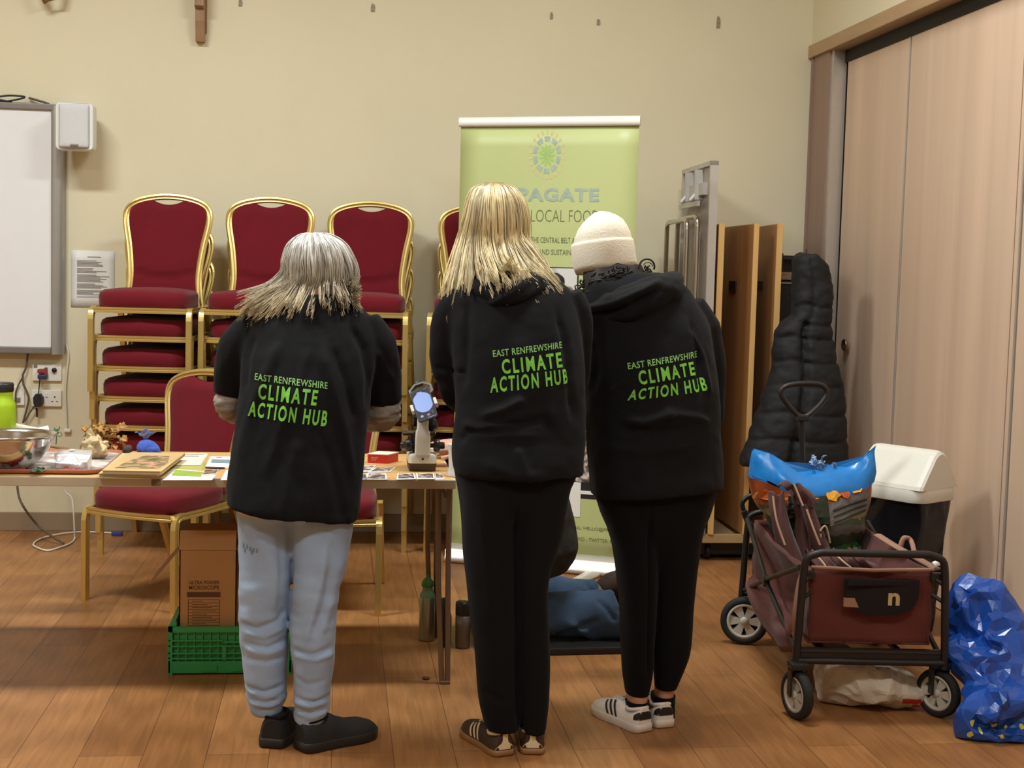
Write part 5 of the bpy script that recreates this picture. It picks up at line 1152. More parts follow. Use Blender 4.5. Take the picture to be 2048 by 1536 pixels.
for pts in ([(1546, 992, .0), (1553, 1040, -.02), (1570, 1090, -.04)], [(1588, 968, .0), (1597, 990, -.01), (1606, 1012, -.02)], [(1613, 1018, -.01), (1628, 1060, -.03), (1640, 1090, -.04)], [(1640, 1062, 0), (1650, 1052, 0), (1656, 1066, 0), (1660, 1086, 0)], [(1625, 1102, -.06), (1645, 1124, -.1), (1655, 1138, -.12)], [(1672, 1110, -.1), (1690, 1126, -.13), (1705, 1138, -.14)]): b.tube(catmull([atY(x, y, cy-.03+o) for x, y, o in pts], 4), .004, 6)
b.box(atY(1640, 1072, cy-.03), (.012, .008, .014), bev=.002); obj('edge_binding', b, m_cbind, t)
b = MB(); cy2 = Wg(0, .3, 0).y
b.tube(catmull([atY(1755, 1070, cy2+.2), atY(1790, 1092, cy2+.1), atY(1840, 1120, cy2-.1), atY(1872, 1138, cy2-.2)], 5), .012, 6, flat=(.5, 1.6)); b.tube(catmull([atY(1800, 1096, cy2+.1), atY(1808, 1076, cy2+.1), atY(1822, 1082, cy2+.1), atY(1830, 1112, cy2)], 5), .009, 6)
single('webbing_strap', b, m_tan, 'tan webbing strap lying across the wagon towards the bin side', 'strap')
b = MB(); q = atY(1866, 1130, wo.y+.12); b.tube([q, q+Vector((.026, 0, .010))], .011, 8); single('white_roll', b, m_wht, 'small white paper roll tucked in the wagon corner by the bin', 'roll')

# ---- bin
m_bin = mat('bin_lid_white', (228, 224, 210), .4, var=.015); m_bag = mat('black_bin_liner', (20, 20, 22), .22, var=.2, nscale=10)
bc = Vector((atY(1812, 960, 5.50).x, 5.50, 0)); bz = math.radians(-56); Rb = Matrix.Rotation(bz, 3, 'Z')
Bn = lambda x, y, z: bc+Rb @ Vector((x, y, z))
zr = atY(1800, 1003, 5.36).z; zp = atY(1800, 905, 5.46).z; bwx, bwy = .30, .25
bc.x = min(bc.x, XP-.19)
t = thing('swing_bin', 'bin with white gabled swing lid and black liner, between the wagon and partition', 'bin', bc)
b = MB(); b.loft([[Bn(x*k, y*k, z) for x, y in rrect(bwx, bwy, .05)] for z, k in ((.0, .72), (.01, .76), (zr*.55, .9), (zr-.03, .97), (zr+.015, .985))]); me = b.mesh('k')
bm = bmesh.new(); bm.from_mesh(me); 
for _ in range(3): bmesh.ops.subdivide_edges(bm, edges=[e for e in bm.edges if e.calc_length() > .03], cuts=1)
bmesh.ops.triangulate(bm, faces=bm.faces[:]); bm.to_mesh(me); bm.free(); rumple(me, .016, 9, (2.2, 2.2, .5), 7, mask=lambda a: np.clip((a[:, 2])*8, 0, 1)); me.polygons.foreach_set('use_smooth', [True]*len(me.polygons))
obj('liner', me, m_bag, t)
b = MB(); b.loft([[Bn(x*k, y*k, z) for x, y in rrect(bwx*1.06, bwy*1.08, .055)] for z, k in ((zr-.002, 1.0), (zr+.002, 1.015), (zr+.04, 1.01), (zr+.055, .985))]); obj('lid_rim', b, m_bin, t)
b = MB(); hg = zp-zr-.05; hg += .02; prof = [(-bwy*.54, 0), (-bwy*.52, .015), (-bwy*.16, hg*.88), (-bwy*.08, hg*.97), (0, hg), (bwy*.08, hg*.97), (bwy*.16, hg*.88), (bwy*.52, .015), (bwy*.54, 0)]
b.loft([[Bn(x, y*k, zr+.05+z*k2) for y, z in prof] for x, k, k2 in ((-bwx*.53, .9, .9), (-bwx*.5, .97, .975), (-bwx*.44, 1, 1), (bwx*.44, 1, 1), (bwx*.5, .97, .975), (bwx*.53, .9, .9))], smooth=False); obj('swing_flap', b, m_bin, t)

# ---- black puffer coat hung on the equipment case
m_coat = mat('black_quilted_nylon', (17, 18, 20), .75, var=.12, nscale=14, bump=.25, bscale=60)
yc = 6.70; cp = lambda px, py: atY(px, py, yc)
OUT = [(507, 1603, 1628), (513, 1590, 1641), (530, 1587, 1652), (560, 1586, 1662), (600, 1586, 1664), (628, 1584, 1661), (645, 1560, 1660), (665, 1551, 1662), (700, 1547, 1668), (740, 1544, 1675), (765, 1534, 1684), (800, 1524, 1687), (850, 1508, 1690), (890, 1492, 1693), (922, 1480, 1694), (934, 1484, 1692)]
ROWS = [507, 562, 613, 648, 676, 724, 770, 826, 878, 934]
b = MB(); rings = []
ys_ = []; y = 507
while y <= 934: ys_.append(y); y += 4.7
for y in ys_:
    xl, xr = interp([(a_, b_, c_) for a_, b_, c_ in OUT], y); k = max(i for i in range(len(ROWS)) if ROWS[i] <= y+.01); k = min(k, len(ROWS)-2); f = (y-ROWS[k])/(ROWS[k+1]-ROWS[k]); puff = math.sqrt(max(0, math.sin(pi*f)))
    p, q = cp(xl, y), cp(xr, y); cx = (p.x+q.x)/2; hw_ = (q.x-p.x)/2; hd = (.085 if y < 640 else .085+.05*min(1, (y-640)/200))
    r = []
    for j in range(48):
        a = 2*pi*j/48; u = math.cos(a); s_ = math.sin(a)
        yy = yc+hd*math.copysign(abs(s_)**.8, s_)
        seam = math.exp(-((u+.15-.02*math.sin(y*.05))/.07)**2) if s_ < 0 else 0
        n_ = (.007*puff-.004); cr = .045*seam*(1 if y > 640 else .35)
        r.append(Vector((cx+(hw_+n_*.6)*math.copysign(abs(u)**.85, u), yy+(-n_ if s_ < 0 else n_)+(cr if s_ < 0 else 0), p.z+.006*math.sin(u*6+k*2))))
    rings.append(r)
b.loft(rings); me = voxel(b, .010, 2); rumple(me, .006, 14, (1, 1, 1.6), 5)
for k in range(2, len(ROWS)-1):
    for sg in (-1, 1):
        xl, xr = interp([(a_, b_, c_) for a_, b_, c_ in OUT], ROWS[k]); m_ = xl+(xr-xl)*.44
        pts = [cp(xl+(m_-xl)*t_/6 if sg < 0 else m_+(xr-m_)*t_/6, ROWS[k]+(-6 if sg < 0 else 3)*math.sin(t_*.5)) for t_ in range(7)]
        fold(me, pts, .008, -.007, ends=False)
t = thing('puffer_coat', 'long black quilted puffer coat hanging against the black case by the partition', 'coat', (cp(1590, 930).x, yc, cp(1590, 930).z)); obj('coat_body', me, m_coat, t)
b = MB(); b.tube([cp(1612, 512), atY(1612, 500, 6.9), atY(1612, 505, 7.14)], .006, 6); obj('hanging_loop', b, m_blk, t)

# ---- blue tarpaulin bag
m_tarp = mat('blue_tarpaulin', (26, 74, 160), .24, var=.14, nscale=8, bump=.5, bscale=22); m_yel = mat('yellow_print', (206, 200, 96), .45, var=.15)
yb_ = atZ(1960, 1488).y+.12; bq = lambda px, py: atY(px, py, yb_)
OUT = [(1168, 1925, 1978), (1180, 1915, 1992), (1210, 1902, 2010), (1250, 1894, 2034), (1290, 1896, 2070), (1330, 1908, 2100), (1380, 1914, 2110), (1430, 1914, 2108), (1470, 1916, 2100), (1486, 1930, 2090)]
b = MB(); rings = []
for k in range(34):
    y = 1168+(1486-1168)*k/33; xl, xr = interp(OUT, y); Yk = yb_-.03+.30*min(1, max(0, (1420-y)/170)); p, q = atY(xl, y, Yk), atY(xr, y, Yk); cx = (p.x+q.x)/2; hw_ = (q.x-p.x)/2; hd = min(.11, hw_*.95)
    rings.append([Vector((cx+hw_*math.cos(2*pi*j/44), Yk+hd*math.sin(2*pi*j/44), max(.004, p.z))) for j in range(44)])
b.loft(rings); me = voxel(b, .009, 3); crumple(me, .050, 5, (1, 1, .6), 2); crumple(me, .026, 10, (1, 1, .8), 3)
for pts, w_, d_ in (([(1960, 1180), (1950, 1260), (1925, 1320)], .018, -.03), ([(1985, 1200), (2000, 1280), (2040, 1330)], .016, .022), ([(1915, 1230), (1935, 1330), (1990, 1400)], .014, .02), ([(1925, 1290), (1990, 1310), (2045, 1300)], .014, -.02), ([(1910, 1420), (1970, 1440), (2048, 1400)], .02, -.035), ([(1990, 1330), (1975, 1390), (1930, 1430)], .014, .018)): fold(me, [bq(*p) for p in pts], w_, d_)
a_ = get_v(me); a_[:, 2] = np.maximum(a_[:, 2], .003); a_[:, 0] = np.minimum(a_[:, 0], XP-.02); set_v(me, a_); me = facet(me, .11)
bv = bvh_of(me); mb = MB(); mb.v = [tuple(v.co) for v in me.vertices]; mb.f = [tuple(p.vertices) for p in me.polygons]; mb.mi = [0]*len(mb.f); mb.sm = [False]*len(mb.f); rr = random.Random(8)
for px, py, s_ in ((1918, 1425, 16), (1912, 1448, 14), (1925, 1464, 13), (1946, 1478, 14), (1958, 1430, 13), (1968, 1448, 10), (1985, 1436, 9), (2012, 1432, 11), (2005, 1470, 9), (1932, 1440, 9)):
    c = bq(px, py); s_ *= yb_/FPX*.5; vs = [Vector((c.x+s_*rr.uniform(.6, 1.2)*math.cos(2*pi*k/9), yb_-.4, c.z+s_*rr.uniform(.6, 1.3)*math.sin(2*pi*k/9))) for k in range(9)]; hits = [bv.ray_cast(v, Vector((0, 1, 0)))[0] for v in vs]
    if all(h is not None for h in hits): mb.add([h-Vector((0, .003, 0)) for h in hits], [tuple(range(9))], False, 1)
single('tarpaulin_bag', mb, [m_tarp, m_yel], 'crumpled blue tarpaulin carrier bag with yellow flecks, slumped beside the wagon', 'bag')
# ---- white paper sack under the wagon
m_sack = mat('white_paper_sack', (206, 192, 172), .7, var=.06, nscale=9); m_sred = mat('sack_red_print', (176, 44, 30), .6, var=.1)
ys_ = atZ(1790, 1425).y+.13; sq = lambda px, py: atY(px, py, ys_-.1)
me = MB(); rings = []
for k in range(16):
    u = k/15; xl = 1660+(1700-1660)*u; 
    zt_ = .20*(1-u*.0)
xs0, xs1 = sq(1662, 1400).x, sq(1834, 1400).x
b = MB(); b.loft([[Vector((xs0+(xs1-xs0)*u, ys_+(.06+.06*math.sin(pi*u)+.03*u)*math.cos(2*pi*j/28)-.05*u, .006+max(0, (.105*(1-.55*u))*(1+math.sin(2*pi*j/28))))) for j in range(28)] for u in [k/14 for k in range(15)]])
me = voxel(b, .008, 3); crumple(me, .022, 8, (1, 1, 1), 12); crumple(me, .009, 22, (1, 1, 1), 13); a_ = get_v(me); a_[:, 2] = np.maximum(a_[:, 2], .003); set_v(me, a_); me = facet(me, .16); bv = bvh_of(me)
mb = MB(); mb.v = [tuple(v.co) for v in me.vertices]; mb.f = [tuple(p.vertices) for p in me.polygons]; mb.mi = [0]*len(mb.f); mb.sm = [False]*len(mb.f)
for x0, y0_, x1, y1_ in ((1793, 1388, 1830, 1399), (1816, 1402, 1829, 1413), (1793, 1418, 1826, 1427)):
    vs = []; fs = []
    for i in range(5):
        for j in range(3): p = sq(x0+(x1-x0)*i/4, y0_+(y1_-y0_)*j/2); vs.append(Vector((p.x, ys_-.5, p.z)))
    fs = [(i*3+j, i*3+j+1, (i+1)*3+j+1, (i+1)*3+j) for i in range(4) for j in range(2)]
    hits = [bv.ray_cast(v, Vector((0, 1, 0)))[0] for v in vs]; fs = [f for f in fs if all(hits[q] is not None for q in f)]; mb.add([h-Vector((0, .003, 0)) if h is not None else me.vertices[0].co for h in hits], fs, False, 1)
single('paper_sack', mb, [m_sack, m_sred], 'crumpled white sack with red print lying under the wagon', 'sack')
# ================================================================ people
m_skin = mat('skin_fair', (214, 166, 142), .5, var=.06, nscale=18, spec=.3); m_skin2 = mat('skin_warm', (196, 142, 112), .5, var=.06, nscale=18, spec=.3)
m_black = fab('black_jersey', (13, 13, 14), .88, var=.12, bump=.2, bscale=500); m_black2 = fab('black_trouser_cloth', (11, 11, 12), .9, var=.12, bump=.2, bscale=400); m_legg = fab('black_leggings', (5, 5, 6), .9, var=.1)
m_print = mat('green_print', (116, 192, 58), .6, var=.22, nscale=34); m_print2 = mat('pale_green_print', (132, 188, 104), .6, var=.15, nscale=40)
m_jean = fab('pale_blue_denim', (154, 172, 198), .85, var=.12, bump=.25, bscale=380, nscale=7); m_jeand = fab('mid_blue_denim', (62, 82, 108), .85, var=.2, bump=.25, bscale=380, nscale=6)
m_knit = fab('grey_marl_knit', (160, 150, 140), .9, var=.18, bump=.5, bscale=220, nscale=40)
m_eye = mat('eye_white', (232, 230, 226), .2)

def row_ring(y, xl, xr, Yc, hd, tilt=0.0, k=1.0, n=44, e=2.35, front=1.0):
    p, q = atY(xl, y, Yc), atY(xr, y, Yc); c = (p+q)/2; r = sring((c.x, Yc, c.z), (q.x-p.x)/2*k, hd*k*front, n, e, ryb=hd*k)
    sl = (q.z-p.z)/max(1e-6, q.x-p.x)-tilt*Yc/FPX/max(1e-6, (q.x-p.x))
    return [Vector((v.x, v.y, v.z+sl*(v.x-c.x))) for v in r]
def rows_loft(mb, rows, k=1.0, hem=0.0, hem_tilt=0.0, fine=3, m=None, e=2.35, front=1.0):
    """rows (y, x-left, x-right, depth, half-depth) from the top down, resampled smoothly"""
    R = []
    for i in range(len(rows)-1):
        a, b_, c, d = rows[max(i-1, 0)], rows[i], rows[i+1], rows[min(i+2, len(rows)-1)]
        for j in range(fine):
            t = j/fine; R.append([.5*(2*q+(r_-p)*t+(2*p-5*q+4*r_-s)*t*t+(3*q-p-3*r_+s)*t**3) for p, q, r_, s in zip(a, b_, c, d)])
    R.append(list(rows[-1])); n = len(R)
    rings = [row_ring(*r, tilt=hem_tilt*max(0, (i/(n-1)-.55)/.45), k=k, e=e, front=front) for i, r in enumerate(R)]
    if hem:
        last = rings[-1]; c = sum(last, Vector())/len(last)
        rings.append([c+(v-c)*.965+Vector((0, 0, .001)) for v in last]); rings.append([c+(v-c)*.93+Vector((0, 0, hem)) for v in last])
    mb.loft(rings[::-1], m=m); return rings
def W3(l): return [atY(x, y, Y) for x, y, Y in l]

def add_head(mb, M, s=1.0):
    """skull, jaw, nose, lips, ears; +Y is where the face looks"""
    prof = [(-.118, .020, .045, -.02), (-.105, .040, .066, .005), (-.085, .052, .078, .030), (-.06, .060, .084, .055), (-.03, .067, .088, .078), (0, .072, .091, .092), (.035, .075, .090, .098), (.065, .070, .080, .092), (.09, .056, .062, .074), (.107, .034, .038, .045), (.113, .010, .012, .015)]
    mb.loft([[M @ (p*s) for p in sring((0, 0, z), rx, max(.01, rf), 24, 2.1, ryb=max(.012, rb))] for z, rx, rf, rb in prof])
    mb.loft([[M @ (p*s) for p in sring((0, y, z), rx, ry, 12)] for z, y, rx, ry in ((-.042, .092, .016, .016), (-.035, .100, .017, .018), (-.015, .094, .010, .014), (.012, .086, .007, .008))])
    for sx in (-1, 1):
        mb.loft([[M @ (Vector((sx*(.072+.012*q), -.006-.012*q+.017*math.cos(2*pi*j/12)*w_, .0+.031*math.sin(2*pi*j/12)*w_))*s) for j in range(12)][::sx] for q, w_ in ((-1, .6), (0, .9), (.9, 1), (1.2, .7))])
        mb.loft([[M @ (p*s) for p in sring((sx*.030, .083, z), .018, .009, 10)] for z in (.024, .034)])
    mb.loft([[M @ (p*s) for p in sring((0, .082, z), rx, ry, 12)] for z, rx, ry in ((-.078, .012, .008), (-.070, .024, .012), (-.066, .022, .010), (-.060, .024, .011), (-.054, .010, .006))])
def hand(mb, wrist, d, nrm, curl=.5, s=1.0, thumb=1, spread=.10):
    """palm, four unequal bent fingers and a thumb leaving the side; d = pointing, nrm = back of the hand"""
    d = Vector(d).normalized(); nrm = Vector(nrm); nrm = (nrm-d*nrm.dot(d)).normalized(); sd = d.cross(nrm)
    P = lambda a, b_, c: Vector(wrist)+(d*a+sd*b_+nrm*c)*s
    mb.loft([[P(a, hw_*math.cos(2*pi*j/16), off+ht_*math.sin(2*pi*j/16)) for j in range(16)] for a, hw_, ht_, off in ((-.03, .024, .019, 0), (.0, .026, .017, 0), (.03, .035, .016, .002), (.06, .041, .015, .002), (.085, .040, .0125, 0), (.092, .034, .008, 0))])
    for b_, L, r in ((-.030, .060, .0075), (-.010, .075, .0085), (.011, .080, .0088), (.031, .070, .0085)):
        p = P(.082, b_, 0); a = curl*.45; dirv = (d+sd*(b_*spread/.03)).normalized(); pts = [p-dirv*.012*s, p]; rr_ = [r*s, r*s*1.05]
        for k, f in enumerate((.45, .32, .23)):
            dv = dirv*math.cos(a)-nrm*math.sin(a); p = p+dv*(L*f*s); pts.append(p); rr_.append(r*s*(.98, .9, .72)[k]); a += curl*(.75, .55, 0)[k]
        mb.tube(pts, rr_, 10)
    t0 = P(.018, .030*thumb, -.004); t1 = P(.045, .058*thumb, -.014); t2 = P(.072, .066*thumb, -.020); t3 = P(.092, .060*thumb, -.026)
    mb.tube([P(.0, .012*thumb, -.002), t0, t1, t2, t3], [.014*s, .0145*s, .0115*s, .010*s, .0075*s], 10)
def person_body(root, torso, legs, neck, headM, arms, skin, hands=(), s=.9):
    mb = MB(); rows_loft(mb, torso, .80, fine=2)
    for l in legs: rows_loft(mb, l, .74, fine=2)
    mb.tube(neck, [.050, .046, .046], 14); add_head(mb, headM, s)
    for a in arms: mb.tube(catmull(a, 4), [.036-.010*i/(len(catmull(a, 4))-1) for i in range(len(catmull(a, 4)))], 12)
    for h in hands: hand(mb, **h)
    me = voxel(mb, .0055, 4); o = obj('body', me, skin, root)
    for sx in (-1, 1): obj('eye', MB().ball(headM @ Vector((sx*.031*s, .080*s, .014*s)), .0115*s, 12), m_eye, o)
    return o
def head_matrix(c, yaw, pitch, roll=0): return Matrix.Translation(c) @ Matrix.Rotation(yaw, 4, 'Z') @ Matrix.Rotation(pitch, 4, 'X') @ Matrix.Rotation(roll, 4, 'Y')
def printed(me, lines, Yb):
    """shirt mesh with the lettering laid on its back; lines: (text, TL, TR, BR, BL, bold, material)"""
    bv = bvh_of(me); mb = MB(); mb.v = [tuple(v.co) for v in me.vertices]; mb.f = [tuple(p.vertices) for p in me.polygons]; mb.mi = [0]*len(mb.f); mb.sm = [True]*len(mb.f)
    for txt, TL, TR, BR, BL, bold, mi in lines:
        vs0, fs = text_mesh(txt, bold, 1.32 if bold > .025 else 1.10, .16); x0, x1 = min(v.x for v in vs0), max(v.x for v in vs0); y0, y1 = min(v.y for v in vs0), max(v.y for v in vs0)
        P = []
        for v in vs0:
            u, w_ = (v.x-x0)/(x1-x0), (v.y-y0)/(y1-y0)
            px = (BL[0]*(1-u)+BR[0]*u)*(1-w_)+(TL[0]*(1-u)+TR[0]*u)*w_; py = (BL[1]*(1-u)+BR[1]*u)*(1-w_)+(TL[1]*(1-u)+TR[1]*u)*w_
            q = atY(px, py, Yb); P.append(Vector((q.x, q.y, q.z)))
        mb.add(onto(bv, P, (0, 1, 0), .0026), fs, False, mi)
    return mb
def sleeve(mb, pts, rad, k=5): mb.tube(catmull(W3(pts), k), [r for r in np.interp(np.linspace(0, 1, (len(pts)-1)*k+1), np.linspace(0, 1, len(rad)), rad)], 20)

# ---- shoes: local x runs heel -> toe
def shoe(root, name, heel, ang, L, Wd, mats, style, label=None):
    ca, sa = math.cos(ang), math.sin(ang); M = lambda x, y, z: Vector((heel.x+x*ca-y*sa, heel.y+x*sa+y*ca, z))
    # (x along, half width, centre y shift)
    pl = [(.0, .26), (.03, .34), (.12, .40), (.28, .40), (.45, .42), (.62, .49), (.76, .50), (.88, .42), (.96, .26), (1.0, .10)]
    hw_ = lambda u: interp([(a, b_) for a, b_ in pl], u)[0]*Wd
    th = {'boot': .030, 'gum': .020, 'white': .026}[style]; top = {'boot': [(0, .085), (.2, .098), (.36, .10), (.48, .082), (.62, .068), (.8, .062), (.93, .050), (1, .032)], 'gum': [(0, .072), (.2, .062), (.34, .070), (.48, .075), (.6, .062), (.8, .050), (.93, .042), (1, .030)], 'white': [(0, .080), (.15, .070), (.3, .066), (.42, .084), (.55, .078), (.7, .062), (.85, .052), (.95, .042), (1, .030)]}[style]
    N = 26; us = [i/(N-1) for i in range(N)]
    o_out = [(u*L, hw_(u)) for u in us]; outline = [(x, w_) for x, w_ in o_out]+[(x, -w_) for x, w_ in o_out[::-1]]
    b = MB(); b.loft([[M(x*k+L*.5*(1-k), y*k*1.0, z) for x, y in outline] for z, k in ((.001, .965), (.004, 1.0), (th-.003, 1.01), (th, .985))])
    sole = obj('sole', b, mats['sole'], root)
    b = MB(); rings = []
    for u in us:
        w_ = hw_(u)*.96; h = interp(top, u)[0]-th+.004; r = []
        for j in range(21):
            t = pi*j/20; y = math.cos(t); y = math.copysign(abs(y)**.75, y)*w_*(1-.16*math.sin(t)); r.append(M(u*L*.985+.002, y, th-.004+h*math.sin(t)**.7))
        rings.append(r)
    b.loft(rings, closed=False, cap=False)
    for e in (rings[0], rings[-1]): b.add(e, [tuple(range(len(e)))], True)
    me = b.mesh('k'); bv = bvh_of(me); mb = MB(); mb.v = [tuple(v.co) for v in me.vertices]; mb.f = [tuple(p.vertices) for p in me.polygons]; mb.mi = [0]*len(mb.f); mb.sm = [True]*len(mb.f)
    if style != 'boot':
        for sd in (-1, 1):                                           # three side stripes
            for k in range(3):
                vs = []
                for i in range(7):
                    f = i/6; xx = (.36+.075*k+.10*(f))*L if style == 'white' else (.38+.075*k+.09*f)*L
                    for dx in (0, .036*L): vs.append(M(xx+dx, sd*.12, th+.004+(interp(top, (xx+dx)/L)[0]-th)*.80*f))
                fs = [(2*i, 2*i+1, 2*i+3, 2*i+2) for i in range(6)]; mb.add(onto(bv, vs, M(0, -sd, 0)-M(0, 0, 0), .0016), fs, False, 1)
        vs = []                                                       # heel patch
        if style == 'white':
            for i in range(9):
                for j in range(5): a = -1+2*i/8; vs.append((a, j/4))
            c = M(L*.13, 0, 0); out = []
            for a, v in vs:
                d = Vector((c.x-M(L*.13-.2*math.cos(a*1.15), .2*math.sin(a*1.15), 0).x, c.y-M(L*.13-.2*math.cos(a*1.15), .2*math.sin(a*1.15), 0).y, 0)).normalized(); z = .042+(.026*(1-.5*abs(a)**3))*v
                h = bv.ray_cast(Vector((c.x, c.y, z))-d*.2, d, .2); out.append(h[0]-d*.0016 if h[0] else None)
            fq = [(i*5+j, i*5+j+1, (i+1)*5+j+1, (i+1)*5+j) for i in range(8) for j in range(4)]; fq = [f for f in fq if all(out[q] is not None for q in f)]
            mb.add([o if o is not None else c for o in out], fq, False, 1)
        else:
            prof = [(0, .030), (.25, .024), (.42, .012), (.6, .0085), (1, .0085)]; Q = []; fs = []
            for i in range(11):
                v = i/10; w_ = interp(prof, v)[0]
                for j in range(5): Q.append((w_*(-1+j/2), .023+.045*v))
            out = []
            for y, z in Q:
                h = bv.ray_cast(M(-.1, y, z), M(1, 0, 0)-M(0, 0, 0)); out.append(h[0]-(M(1, 0, 0)-M(0, 0, 0))*.002 if h[0] else None)
            fq = [(i*5+j, i*5+j+1, (i+1)*5+j+1, (i+1)*5+j) for i in range(10) for j in range(4)]; fq = [f for f in fq if all(out[q] is not None for q in f)]
            mb.add([o if o is not None else heel for o in out], fq, False, 1)
    up = obj('upper', mb, mats['upper'], sole)
    b = MB()                                                          # collar
    xc = .17 if style != 'boot' else .19
    ring_ = [M(L*xc+L*.135*math.cos(2*pi*k/20), Wd*.30*math.sin(2*pi*k/20), interp(top, max(0, min(1, xc+.135*math.cos(2*pi*k/20))))[0]-.002) for k in range(20)]
    b.tube(ring_, .006, 6, closed=True)
    if style != 'boot':
        for k in range(4):
            u = .40+.05*k; b.tube([M(u*L, -Wd*.18, interp(top, u)[0]-.001), M(u*L, 0, interp(top, u)[0]+.003), M(u*L, Wd*.18, interp(top, u)[0]-.001)], .003, 6)
    obj('collar_and_laces' if style != 'boot' else 'collar', b, mats['trim'], sole); sole.name = name; 
    if label: sole['label'] = label
    return sole

# ---- hair
def hair_mat(name, z0, z1, c_tip, c_mid, c_root, pos=.75, rough=.38):
    m = bpy.data.materials.new(name); m.use_nodes = True; nt = m.node_tree; b = nt.nodes['Principled BSDF']; N, L = nt.nodes.new, nt.links.new
    tc = N('ShaderNodeTexCoord'); sp_ = N('ShaderNodeSeparateXYZ'); L(tc.outputs['Object'], sp_.inputs[0]); mr = N('ShaderNodeMapRange'); mr.inputs[1].default_value = z0; mr.inputs[2].default_value = z1; L(sp_.outputs['Z'], mr.inputs[0])
    cr = N('ShaderNodeValToRGB'); e = cr.color_ramp.elements; e[0].color = rgb(*c_tip); e[1].color = rgb(*c_root); q = e.new(pos); q.color = rgb(*c_mid); L(mr.outputs[0], cr.inputs[0])
    mp = N('ShaderNodeMapping'); mp.inputs['Scale'].default_value = (60, 60, 3); L(tc.outputs['Object'], mp.inputs[0]); nz = N('ShaderNodeTexNoise'); nz.inputs['Scale'].default_value = 1.5; nz.inputs['Detail'].default_value = 3; L(mp.outputs[0], nz.inputs['Vector'])
    c2 = N('ShaderNodeValToRGB'); c2.color_ramp.elements[0].position = .32; c2.color_ramp.elements[1].position = .66; c2.color_ramp.elements[0].color = (.70, .66, .60, 1); c2.color_ramp.elements[1].color = (1, 1, 1, 1); L(nz.outputs[0], c2.inputs[0])
    mx = N('ShaderNodeMix'); mx.data_type = 'RGBA'; mx.blend_type = 'MULTIPLY'; mx.inputs[0].default_value = .9; L(cr.outputs[0], mx.inputs[6]); L(c2.outputs[0], mx.inputs[7]); L(mx.outputs[2], b.inputs['Base Color'])
    b.inputs['Roughness'].default_value = rough; b.inputs['Specular IOR Level'].default_value = .45; return m
def shades(name, *a, **k):
    z0, z1, t, m_, r_ = a[:5]; out = []
    for i, f in enumerate((1.0, .90, .76)): out.append(hair_mat('%s_%s' % (name, ('light', 'middle', 'dark')[i]), z0, z1, [x*f for x in t], [x*f for x in m_], [x*f for x in r_], *a[5:], **k))
    return out
def hair_mesh(paths, nclump, per, r0, rnd, spread=.012, tipjit=.012, seg=5):
    """locks of strands; paths(t) gives a guide for t in 0..1"""
    b = MB()
    for c in range(nclump):
        t = (c+rnd.random())/nclump; mi_ = rnd.choice((0, 0, 1, 1, 2)); g = paths(min(1, max(0, t)), rnd); off = Vector((rnd.gauss(0, tipjit), rnd.gauss(0, tipjit*.3), rnd.gauss(0, tipjit*1.4)))
        for k in range(per):
            o = Vector((rnd.gauss(0, spread), rnd.gauss(0, spread*.5), rnd.gauss(0, spread*.5))); e = Vector((rnd.gauss(0, spread*.22), rnd.gauss(0, spread*.2), rnd.gauss(0, spread*.9)))
            n = len(g); P = [p+o*min(1, i*.8)*(1-.80*i/(n-1))+(off+e)*(i/(n-1))**2 for i, p in enumerate(g)]
            C = catmull(P, seg); m_ = len(C); b.tube(C, [r0*(1-.75*(i/(m_-1))**2) for i in range(m_)], 4, cap=False, m=mi_)
    return b

# ================================================================ the grey-haired person
r1 = thing('person', 'grey-haired person in black T-shirt, pale jeans and black shoes, bending over the table', 'person', atZ(575, 1480))
T1 = [(590, 604, 676, 4.44, .055), (604, 578, 700, 4.43, .072), (620, 534, 728, 4.42, .088), (640, 503, 745, 4.41, .105), (672, 486, 756, 4.40, .125), (720, 481, 754, 4.375, .14), (780, 480, 744, 4.345, .148), (850, 472, 735, 4.32, .152), (930, 460, 729, 4.29, .158), (985, 452, 723, 4.27, .164), (1024, 449, 717, 4.26, .168)]
LL1 = [(960, 470, 598, 4.30, .13), (1030, 474, 594, 4.285, .115), (1100, 478, 587, 4.27, .10), (1180, 480, 580, 4.255, .088), (1250, 477, 576, 4.245, .080), (1320, 484, 577, 4.24, .072), (1370, 491, 574, 4.235, .066), (1400, 496, 570, 4.235, .062), (1418, 502, 564, 4.235, .056), (1426, 506, 560, 4.235, .052)]
LR1 = [(960, 570, 715, 4.29, .13), (1050, 577, 705, 4.26, .115), (1130, 588, 692, 4.23, .10), (1200, 584, 676, 4.205, .088), (1260, 579, 671, 4.19, .080), (1320, 583, 668, 4.18, .074), (1370, 587, 662, 4.175, .066), (1400, 591, 660, 4.17, .062), (1424, 587, 655, 4.17, .058), (1442, 588, 648, 4.17, .054)]
hc1 = atY(637, 538, 4.55); HM1 = head_matrix(hc1, math.radians(4), math.radians(-42))
la1 = W3([(505, 650, 4.42), (468, 730, 4.43), (457, 808, 4.44), (490, 822, 4.60), (530, 815, 4.72)]); ra1 = W3([(738, 655, 4.42), (758, 740, 4.43), (768, 826, 4.44), (735, 836, 4.60), (690, 830, 4.72)])
person_body(r1, T1, [LL1[1:-1], LR1[1:-1]], W3([(640, 640, 4.41), (639, 600, 4.46), (638, 570, 4.51)]), HM1, [la1, ra1], m_skin, [dict(wrist=la1[-1], d=(.35, .9, -.25), nrm=(0, .2, 1), curl=.8, thumb=1), dict(wrist=ra1[-1], d=(-.35, .9, -.25), nrm=(0, .2, 1), curl=.8, thumb=-1)])
